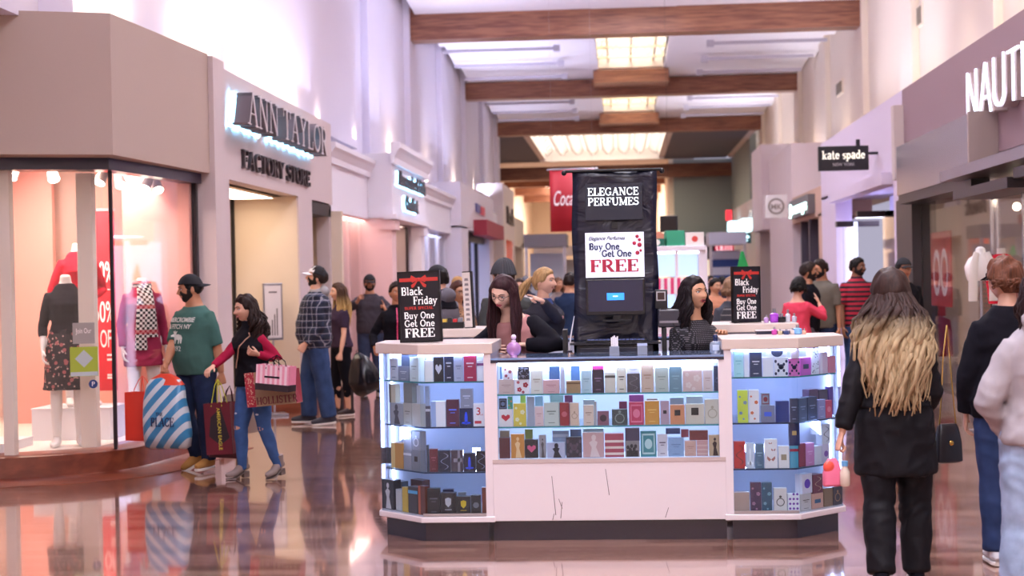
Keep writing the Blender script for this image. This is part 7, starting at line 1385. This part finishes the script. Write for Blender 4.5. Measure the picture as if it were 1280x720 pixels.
# stickers on the window glass
gd = Vector((KK[0]-LL[0], KK[1]-LL[1])).normalized(); ga = math.atan2(gd.y, gd.x)
def on_glass(px, py):
    n_ = Vector((-gd.y, gd.x)); r_ = ray(px, py); o = Vector(LL)-n_*.012; t = o.dot(n_)/(r_[0]*n_.x+r_[1]*n_.y); return V(r_[0]*t, t, CAMH+r_[2]*t)
for (x0, y0, x1, y1, nm, lb, colr) in ((91, 403, 118, 430, 'grey', 'small grey notice on the window glass above the lime square', 'a39a94'), (88, 433, 122, 471, 'lime', 'lime green square sticker with pale diamond on the window glass', 'a8b83a'), (111, 473, 122, 487, 'blue', 'small round navy sticker on the window glass', '2a3f7c')):
    a, c = on_glass(x0, y1), on_glass(x1, y0); t = thing('window_sticker', lb, 'sticker', tuple((a+c)/2), ga); w = (V(c.x, c.y, 0)-V(a.x, a.y, 0)).length/2; h = (c.z-a.z)/2; f = lambda p, q, t_: (p, -.001-t_, q); b = MB()
    if nm == 'blue': b.disc((0, 0), w, f, 24, th=.002); bd = b.build('disc', mat('stk_'+nm, colr, .5), t); b = MB(); lettering(b, 'P', lambda p, q, t_: (p, -.003-t_, q), h*.9, center=0, y0=-h*.4, style='sans', th=.001); b.build('print', wm, bd)
    else:
        b.prof([(-w, -h), (w, -h), (w, h), (-w, h)], f, 0, .002); bd = b.build('sheet', mat('stk_'+nm, colr, .5), t); b = MB(); f2 = lambda p, q, t_: (p, -.003-t_, q)
        if nm == 'lime': b.prof([(0, -h*.4), (w*.65, h*.2), (0, h*.8), (-w*.65, h*.2)], f2, 0, .001); b.prof([(-w*.98, -h*.98), (w*.98, -h*.98), (w*.98, -h*.7), (-w*.98, -h*.7)], f2, 0, .001); b.build('diamond', mat('stk_pale', 'bcc6c9', .5), bd)
        else: lettering(b, 'Join Our', f2, h*.5, w=w*1.4, center=0, y0=-.0, style='sans', th=.001); b.build('print', wm, bd)
# track lamps
for i, (px, py, Y, lb) in enumerate(((17, 215, 13.2, 'first from the window edge'), (66, 218, 13.6, 'over the black sweater mannequin'), (127, 222, 13.6, 'just beside the corner mullion'), (150, 226, 14.1, 'over the red poster'), (184, 229, 14.2, 'first of the pair over the scarf mannequin'), (196, 232, 14.3, 'second of the pair over the scarf mannequin'))):
    p = at(px, py, Y); t = thing('track_lamp', 'white spot lamp in the display window, '+lb, 'lamp', tuple(p), 0, 'display window spot lamps'); b = MB(); d = V(.35*(1 if i % 2 else -.5), -.5, -.75).normalized()
    b.loft([V(0, 0, 0)-d*.09, V(0, 0, 0)-d*.07, d*.03, d*.06], [.03, .042, .052, .058], (0, 1, .01), 16); b.build('shade', white, t, smooth=True); b = MB(); b.loft([d*.055, d*.063], [.05, .05], (0, 1, .01), 16); b.build('bulb', mat('spot_bulb', 'ffffff', emis=14, ecol='fff0dc'), t); b = MB(); b.tube([(0, 0, 0), (0, 0, 2.95-p.z)], .008, 6); b.build('stem', white, t)
# poster stand by the entrance
p = at(341, 392, 18.35); t = thing('poster_stand', 'slim silver poster stand against the cream entrance wall', 'stand', (p.x, 18.35, 0), R(25)); 
b = MB(); b.box((-.14, -.15, 0), (.14, .12, .03)); b.build('base', silver, t, bevel=.004); b = MB(); b.tube([(0, .02, .03), (0, .02, 1.0)], .014); b.build('pole', silver, t); b = MB(); b.box((-.12, -.02, .92), (.12, .01, 1.62)); fr_ = b.build('frame', silver, t, bevel=.003); b = MB(); b.box((-.1, -.024, .95), (.1, -.02, 1.59)); sh_ = b.build('sheet', mat('sheet_pale', 'd3cdd2', .4), fr_)
b = MB(); [b.prof([(-.05+k*.03, .98), (-.035+k*.03, .98), (-.035+k*.03, 1.1+.07*k), (-.05+k*.03, 1.1+.07*k)], fp(-.0245), 0, .001) for k in range(4)]; b.prof([(-.05, 1.5), (.05, 1.5), (.05, 1.52), (-.05, 1.52)], fp(-.0245), 0, .001); b.build('print', mat('print_dark', '6b6468', .5), sh_)
# ================================================================ BAGS
def bag(label, loc, rz, w, d, h, m, side=None, handle=None, hh=.16, hmat=None, group=None, tilt=0, extra=None, taper=.0, topm=None):
    """paper bag hanging from its handles; origin at the top of the handles"""
    t = thing('shopping_bag', label, 'bag', loc, rz, group); t.rotation_euler = (0, R(tilt), rz); z1, z0 = -hh, -hh-h; w2 = w/2; d2 = d/2; b = MB(); k = 1-taper
    vs = [(-w2, -d2, z0), (w2, -d2, z0), (w2, d2, z0), (-w2, d2, z0), (-w2*k, -d2, z1), (w2*k, -d2, z1), (w2*k, d2, z1), (-w2*k, d2, z1), (-w2*.94*k, 0, z0+h*.45), (w2*.94*k, 0, z0+h*.45), (-w2*k*.95, 0, z1), (w2*k*.95, 0, z1)]
    b.add(vs, [(0, 3, 2, 1), (0, 1, 5, 4), (2, 3, 7, 6)], 0); b.add(vs, [(0, 4, 8), (3, 8, 7), (0, 8, 3), (4, 10, 8), (10, 7, 8), (1, 2, 9), (1, 9, 5), (2, 6, 9), (5, 9, 11), (11, 9, 6)], 1)
    o = b.build('bag_body', [m, side or m], t); o.modifiers.new('s', 'SOLIDIFY').thickness = .003
    for s in (-1, 1): b = MB(); b.tube([(-w*.2, s*d2, z1-.03), (-w*.17, s*d2*.8, z1+.03), (-w*.08, s*d2*.4, z1+hh*.75), (0, 0, z1+hh), (w*.08, s*d2*.4, z1+hh*.75), (w*.17, s*d2*.8, z1+.03), (w*.2, s*d2, z1-.03)], .004, 6); b.build('handle', hmat or m, t)
    if extra: extra(t, w2, d2, z0, z1)
    return t
def diag(nt, tc, N, L, b): x, y, z = sep(nt, tc); return ramp(nt, math_(nt, 'FRACT', math_(nt, 'ADD', math_(nt, 'DIVIDE', math_(nt, 'SUBTRACT', math_(nt, 'MULTIPLY', x, -1.), math_(nt, 'MULTIPLY', z, -.9)), .135), 9.1)), [(0, '3d86b4'), (.55, 'c9d0d6')])
stripe_b = nodemat('blue_white_diagonal', diag, .3)
q = at(207, 470, 12.72)
t = thing('plastic_bag', 'plump plastic bag in blue and white diagonal stripes with red top', 'bag', tuple(q), R(-12)); b = MB()
b.loft([(0, 0, 0), (0, 0, -.03), (0, 0, -.09), (-.01, 0, -.2), (0, 0, -.34), (.01, 0, -.5), (.01, 0, -.6), (.01, 0, -.62)], [(.02, .03), (.04, .14), (.07, .175), (.1, .185), (.12, .2), (.12, .21), (.09, .2), (.03, .17)], (0, -1, 0), 40, pw=3.2)
vv = np.array(b.v); vv += np.array([[0, .012*noise.noise(Vector((x*9, y*9, z*7))), 0] for x, y, z in vv]); b.v = [tuple(p) for p in vv]; b.build('bag_body', stripe_b, t, smooth=True, sharp=False)
b = MB(); b.loft([(0, 0, .02), (0, 0, -.02), (0, 0, -.075)], [(.02, .05), (.035, .13), (.06, .17)], (0, -1, 0), 30, pw=3.2); b.build('handle', mat('bag_red_top', 'e24a30', .4), t, smooth=True)
b = MB(); lettering(b, 'PLACE', lambda a, c, t_: (a, -.128-t_, c), .075, w=.22, center=.03, y0=-.42, th=.002, bold=1.1); lettering(b, 'THE', lambda a, c, t_: (a, -.126-t_, c), .03, center=-.0, y0=-.33, th=.002); b.build('lettering', mat('ink_navy', '1f2a55'), t)
q = at(178, 470, 12.95); redbag = mat('bag_orange_red', 'e03a26', .4)
bag('orange red shopping bag behind the diagonal striped one', tuple(q), R(-20), .3, .12, .42, redbag, hh=.14)
q = at(272, 474, 12.8); mar = mat('bag_maroon', '6e1a2a', .45)
def ae(t, w2, d2, z0, z1):
    b = MB(); f = fp(-d2-.002); b.prof([(-w2*.5, z1-.12), (w2*.3, z1-.04), (w2*.85, z1-.3), (w2*.1, z1-.36), (-w2*.7, z1-.28)], f, 0, .001); bd = b.build('dark_print', mat('bag_dark', '2d2026', .5), t)
    b = MB(); lettering(b, 'AMERICAN EAGLE', lambda a, c, t_: (.01+c, -d2-.0035-t_, z1-.04-a), .032, w=.36, y0=-.01, th=.001, style='sans', bold=1.5); b.build('lettering', mat('ink_yellow', 'e0cf4a', .5), t)
bag('maroon shopping bag with yellow upright lettering and yellow handles', tuple(q), R(-8), .24, .13, .44, mar, mat('bag_maroon_side', '58141f', .5), hh=.2, hmat=mat('handle_yellow', 'd8d832', .5), tilt=-3, extra=ae)
q = at(287, 482, 12.95); bag('dark maroon bag hanging just behind the yellow handled one', tuple(q), R(20), .26, .14, .42, mat('bag_wine', '4c1220', .5), hh=.2, tilt=6)
q = at(300, 474, 13.15); bag('plain beige bag seen between the legs of the woman in ripped jeans', tuple(q), R(10), .34, .12, .36, mat('bag_beige', 'b39f90', .6), hh=.12, tilt=-8)
def holl(t, w2, d2, z0, z1):
    f = fp(-d2-.002); b = MB(); lettering(b, 'HOLLISTER', f, .06, w=.36, center=.05, y0=z0+.015, th=.001, bold=1.1); b.build('lettering', mat('ink_maroon', '6e2030', .5), t)
    b = MB(); b.prof([(-w2, z0), (-w2*.62, z0), (-w2*.62, z1), (-w2, z1)], f, 0, .001); b.build('side_print', spots('bag_print', 'a82f3e', 'd9b9a0', 60, .3), t)
q = at(338, 448, 12.22); kraft = mat('kraft_paper', 'a08468', .7)
bag('brown kraft paper shopping bag with red patterned edge', tuple(q), R(-10), .43, .13, .28, kraft, mat('kraft_side', '8f2f3e', .6), hh=.1, hmat=blk, tilt=-5, extra=holl)
def vs_fn(nt, tc, N, L, b): x, y, z = sep(nt, tc); return ramp(nt, math_(nt, 'FRACT', math_(nt, 'DIVIDE', x, .045)), [(0, 'ef9fb4'), (.5, 'f6d6de')])
def vsx(t, w2, d2, z0, z1): b = MB(); b.prof([(-.07, (z0+z1)/2), (.07, (z0+z1)/2), (.07, (z0+z1)/2+.014), (-.07, (z0+z1)/2+.014)], fp(-d2-.002), 0, .001); b.build('label_bar', blk, t); b = MB(); b.box((-w2-.002, -d2-.003, z0-.003), (w2+.002, d2+.002, z0+.05)); b.build('dark_base', mat('bag_dark', '2d2026'), t)
q = at(346, 444, 12.02); bag('pink striped glossy shopping bag with black base in front of the kraft one', tuple(q), R(-18), .3, .12, .2, nodemat('pink_stripes', vs_fn, .25), mat('bag_pink', 'e58ba4', .4), hh=.08, hmat=blk, tilt=4, extra=vsx)
q = at(447, 441, 17.95); t = thing('bin_liner_bag', 'lumpy black plastic bag held low between the leggings and the pointing man', 'bag', tuple(q)); b = MB(); b.loft([(0, 0, 0), (.02, 0, -.08), (.05, 0, -.2), (.08, 0, -.34), (.1, 0, -.46), (.12, 0, -.5)], [.02, (.05, .1), (.1, .17), (.12, .19), (.1, .16), (.04, .08)], (0, -1, 0), 30); vv = np.array(b.v); vv *= 1; vv += np.array([[.03*noise.noise(Vector((x*9, y*9, z*7))), .03*noise.noise(Vector((x*9+4, y*9, z*7))), 0] for x, y, z in vv]); b.v = [tuple(p) for p in vv]; b.build('bag_body', mat('black_plastic', '16141a', .2), t, smooth=True, sharp=False)
b = MB(); b.tube([(0, 0, -.02), (-.02, 0, .02), (.01, 0, .04), (.02, 0, -.02)], .006); b.build('handle', mat('black_plastic', '16141a', .2), t)
# shoulder bag on a chain
q = at(1185, 553, 8.25); t = thing('shoulder_bag', 'small black quilted shoulder bag on a chain strap', 'bag', tuple(q), R(20)); b = MB(); b.loft([(0, 0, -.11), (0, 0, -.1), (0, 0, 0), (0, 0, .08), (0, 0, .1)], [(.02, .06), (.035, .08), (.035, .075), (.025, .06), (.012, .05)], (0, -1, 0), 24, pw=3.4); bd = b.build('bag_body', mat('bag_leather', '15131a', .3), t, smooth=True); b = MB(); b.ball((.0, -.035, 0), (.014, .005, .014)); b.build('clasp', mat('gold', 'c9a45a', .25, metal=1), bd, smooth=True)
for s in (-1, 1): b = MB(); b.tube([(s*.05, 0, .09), (s*.035, .0, .25), (s*.02+.03, .05, .45), (.08, .12, .62)], .004, 6); b.build('chain', mat('gold', 'c9a45a'), t)
# things in the blonde shopper's hand
q = at(1040, 583, 7.72); t = thing('pouch', 'bright pink glossy pouch held by the blonde shopper', 'pouch', tuple(q), R(10)); b = MB(); b.loft([(0, 0, -.1), (0, 0, -.09), (0, 0, -.03), (0, 0, .02), (0, 0, .04)], [(.01, .045), (.02, .05), (.022, .048), (.015, .035), (.008, .02)], (0, -1, 0), 20, pw=3); b.build('pouch_body', mat('pouch_pink', 'f07a9c', .25), t, smooth=True); b = MB(); b.ball((-.02, -.012, .0), (.03, .012, .03)); b.build('coral_flap', mat('pouch_coral', 'ef5a4a', .3), t, smooth=True)
q = at(1056, 590, 7.7); t = thing('bottle', 'small clear bottle with blue cap held beside the pink pouch', 'bottle', tuple(q)); b = MB(); lathe(b, [(.02, -.07), (.025, -.06), (.025, .0), (.015, .02), (.013, .03)]); b.build('flask', mat('bottle_cream', 'd9c9b8', .2), t, smooth=True); b = MB(); lathe(b, [(.016, .03), (.016, .055)]); b.build('cap', mat('cap_sky', '6aa8d8', .3), t, smooth=True)
# ================================================================ RIGHT SHOP DISPLAY
p = at(1226, 340, 15.4); t = thing('bust_form', 'white neck bust wearing a pale scarf in the right shop window', 'bust', (p.x, 15.4, 0)); 
b = MB(); b.loft([(0, 0, 1.5), (0, 0, 1.56), (0, 0, 1.64), (0, 0, 1.72), (0, 0, 1.76), (0, 0, 1.82), (0, 0, 1.84)], [(.07, .13), (.09, .15), (.09, .16), (.07, .12), (.05, .055), (.045, .045), (.02, .02)], (0, -1, 0), 24); b.build('torso', mq, t, smooth=True); b = MB(); b.loft([(0, 0, 0), (0, 0, .02), (0, 0, .03), (0, 0, 1.5)], [.15, .15, .015, .015]); b.build('stand', silver, t)
b = MB()
for s in (-1, 1): b.loft([(s*.05, -.05, 1.78), (s*.085, -.09, 1.66), (s*.1, -.1, 1.5), (s*.1, -.08, 1.3)], [(.015, .03), (.015, .04), (.012, .045), (.01, .045)], (0, -1, 0), 10)
b.build('scarf', mat('pale_scarf', 'e6ddd4', .8), t, smooth=True)
p = at(1252, 350, 16.2); t = thing('bust_form', 'neck bust wearing a red top in the right shop window', 'bust', (p.x, 16.2, 0)); b = MB(); b.loft([(0, 0, 1.76), (0, 0, 1.83)], [.045, .042]); b.build('neck', mq, t, smooth=True); b = MB(); b.loft([(0, 0, 1.25), (0, 0, 1.4), (0, 0, 1.6), (0, 0, 1.7), (0, 0, 1.77)], [(.09, .14), (.09, .15), (.1, .18), (.08, .14), (.045, .06)], (0, -1, 0), 24); b.build('red_top', redk, t, smooth=True); b = MB(); b.loft([(0, 0, 0), (0, 0, .02), (0, 0, .03), (0, 0, 1.26)], [.15, .15, .015, .015]); b.build('stand', silver, t)
for i, (px, py, Y, c, hgt, lb) in enumerate(((1163, 350, 21.3, 'c23a42', .5, 'red patterned hanging jacket'), (1172, 400, 21.2, 'a02a36', .5, 'dark red folded sweater hanging low'), (1177, 320, 21.4, 'd8c9c0', .6, 'cream hanging shirt'))):
    p = at(px, py, Y); t = thing('hanging_garment', lb+' in the shop beside the dark doorway', 'garment', tuple(p)); b = MB(); b.loft([(0, 0, .06), (0, 0, 0), (0, 0, -.15), (0, 0, -hgt)], [(.03, .04), (.05, .17), (.06, .19), (.07, .2)], (0, -1, 0), 20); b.build('cloth', knit('gar%d' % i, c), t, smooth=True); b = MB(); b.tube([(0, 0, .05), (0, 0, .12), (.02, 0, .15), (.0, 0, .17)], .004, 6); b.build('hook', chrome, t)
t = thing('window_poster', 'narrow red window poster with two white oval rings', 'poster', (4.05, 19.7, 1.15), R(-90)); b = MB(); b.box((-.6, -.01, 0), (.6, .01, .95)); bd = b.build('sheet', mat('poster_red2', 'c8403e', .5), t); b = MB(); lettering(b, 'OO', fp(-.012), .6, w=.9, center=0, y0=.15, th=.002, style='sans', bold=3); b.build('rings', wm, bd)
t = thing('merchandise_shelf', 'long white lit shelf unit inside the right shop', 'shelf', (5.3, 15.4, 0)); 
for z in (.6, 1.05, 1.5): b = MB(); b.box((-.9, -.2, z), (.9, .2, z+.03)); b.build('shelf', white, t)
for x in (-.9, .9): b = MB(); b.box((x-.02, -.2, 0), (x+.02, .2, 1.8)); b.build('side_panel', chrome, t)
rg = random.Random(3)
for i in range(10): c = rg.choice(['c03a44', 'e6ddd6', '4a5f9c', 'd8b9a0', '2f3038']); t = thing('folded_garment', 'folded %s garment on the shop shelf, %s along' % ({'c03a44': 'red', 'e6ddd6': 'white', '4a5f9c': 'blue', 'd8b9a0': 'tan', '2f3038': 'dark'}[c], ORD[i]), 'garment', (4.5+.16*i, 15.4, 1.082), 0, 'folded garments in the right shop'); b = MB(); b.box((-.07, -.12, 0), (.07, .12, .09)); b.build('folds', knit('fg'+c, c), t, bevel=.02)
# ================================================================ SNACK CART AND FAR KIOSKS
p = at(846, 340, 20); cart = thing('snack_cart', 'white snack cart with lit glass case and pink striped skirt', 'cart', (p.x, 20.3, 0)); cw = mat('cart_white', 'ece6ee', .4)
b = MB(); b.box((-.34, -.3, .08), (.34, .3, .95)); b.build('base_cabinet', cw, cart, bevel=.01); b = MB(); b.box((-.36, -.33, 1.93), (.38, .33, 2.0)); b.build('roof', cw, cart, bevel=.008)
for x in (-.33, .0, .31):
    for y in (-.29, .29): b = MB(); b.box((x-.02, y-.02, .95), (x+.02, y+.02, 1.93)); b.build('corner_post', cw, cart)
b = MB(); b.box((.31, -.3, .95), (.4, -.2, 1.98)); b.build('wide_post', cw, cart)
b = MB(); b.box((-.34, -.34, 1.37), (.33, -.31, 1.58)); b.build('striped_valance', nodemat('pink_white_stripe', lambda nt, tc, N, L, b_: ramp(nt, math_(nt, 'FRACT', math_(nt, 'DIVIDE', sep(nt, tc)[0], .085)), [(0, 'e0447c'), (.5, 'f4eef2')]), .5), cart)
b = MB(); b.box((-.3, .2, 1.0), (.3, .22, 1.36)); b.box((-.3, .2, 1.6), (.3, .22, 1.92)); b.build('lit_back', mat('cart_glow', 'b9d4ee', emis=.7), cart); b = MB(); b.box((-.35, -.32, .95), (.35, .32, .99)); b.build('counter', cw, cart); b = MB(); b.box((-.3, -.28, 1.9), (.3, -.24, 1.925)); b.build('lamp_tube', led, cart)
for i, (x, w, h, c, c2, lb) in enumerate(((-.24, .1, .1, '1f6a52', 'e6e2d8', 'dark green carton with pale disc'), (.24, .12, .17, 'f0e8e2', 'e05248', 'white carton with red disc'), (-.02, .12, .2, '3aa37c', None, 'bright green carton'))):
    t = thing('carton', lb+' on the snack cart roof', 'box', (p.x+x, 20.1, 2.001), R(8*i-6)); b = MB(); b.box((-w, -.09, 0), (w, .09, h)); b.build('carton_body', mat('ct'+c, c, .6), t, bevel=.004)
    if c2: b = MB(); b.disc((0, h*.5), .04, fp(-.0905), 18, th=.001); b.build('printed_disc', mat('ct'+c2, c2, .6), t)
t = thing('carton', 'salmon pitched carton lid leaning on the snack cart roof', 'box', (p.x-.2, 20.28, 2.001)); b = MB(); b.prof([(-.14, 0), (.14, 0), (.14, .12), (-.02, .2), (-.14, .14)], lambda a, c, t_: (a, t_, c), -.06, .06); b.build('carton_body', mat('ct_salmon', 'e08a70', .6), t)
p = at(836, 280, 26); t = thing('hanging_speaker', 'black box hanging over the walkway behind the snack cart', 'speaker', tuple(p)); b = MB(); b.box((-.15, -.1, -.14), (.15, .1, .14)); b.build('housing', black, t, bevel=.01); b = MB(); b.tube([(0, 0, .14), (0, 0, 5.1)], .002, 6); b.build('rod', black, t); b = MB(); b.box((-.12, -.105, -.1), (.12, -.1, .1)); b.build('grille_face', mat('grille', '2c2420', .8), t)
p = at(928, 340, 24); t = thing('flag', 'small green white and red flag beyond the rear sale sign', 'flag', (p.x, 24, 0)); b = MB(); b.tube([(0, 0, 0), (0, 0, 2.0)], .012); b.build('pole', silver, t)
for nm, c, z0_, z1_ in (('green_cloth', '1e9a4c', 1.72, 1.97), ('white_cloth', 'efeeea', 1.6, 1.73), ('red_cloth', 'd63a48', 1.42, 1.6)): b = MB(); b.loft([(0, 0, z1_), (0.01, 0, z0_)], [(.012, .02 if 'green' in nm else .08), (.014, .09)], (0, -1, 0), 12); b.build(nm, mat('flag_'+nm, c, .7), t)
for (px, Y, w, lb, c) in ((684, 42, .55, 'far white kiosk with dark canopy left of the pillar', 'e8e2e6'), (700, 58, .9, 'farthest pale kiosk behind the crowd left of the pillar', 'dcd2cc'), (908, 44, .5, 'far kiosk striped blue and white beyond the flag', 'cfd6ea')):
    p = at(px, 345, Y); t = thing('mall_kiosk', lb, 'kiosk', (p.x, Y, 0)); b = MB(); b.box((-w, -.8, 0), (w, .8, 1.05)); b.build('counter', mat('kc'+c, c, .5), t, bevel=.01)
    for s in (-1, 1): b = MB(); b.box((s*w*.95-.04, -.75, 1.05), (s*w*.95+.04, -.67, 2.5)); b.build('post', silver, t)
    b = MB(); b.box((-w*1.05, -.85, 2.45), (w*1.05, .85, 2.8)); b.build('canopy', mat('kiosk_canopy', '7d777c', .5) if Y == 42 else mat('kc'+c, c), t)
    b = MB(); b.box((-w*.9, .5, 1.1), (w*.9, .55, 2.3)); b.build('backboard', mat('kb'+c, 'c9ccd0', .4) if Y != 44 else nodemat('blue_bars', lambda nt, tc, N, L, b_: ramp(nt, math_(nt, 'FRACT', math_(nt, 'MULTIPLY', sep(nt, tc)[2], 2.2)), [(0, '2a4a8c'), (.5, 'dfe4ee')]), .6), t)
# small square stand with a red exit-like sign on the far right wall
p = at(911, 269, 60); t = thing('red_wall_sign', 'small glowing red sign high before the grey end wall', 'sign', (p.x, 60, p.z)); b = MB(); b.box((-.12, -.05, -.2), (.12, .05, .2)); b.build('sign_board', mat('red_neon', 'e0303c'), t); b = MB(); b.box((.1, -.02, -.02), (WR-.1-p.x, .02, .02)); b.build('bracket', silver, t)
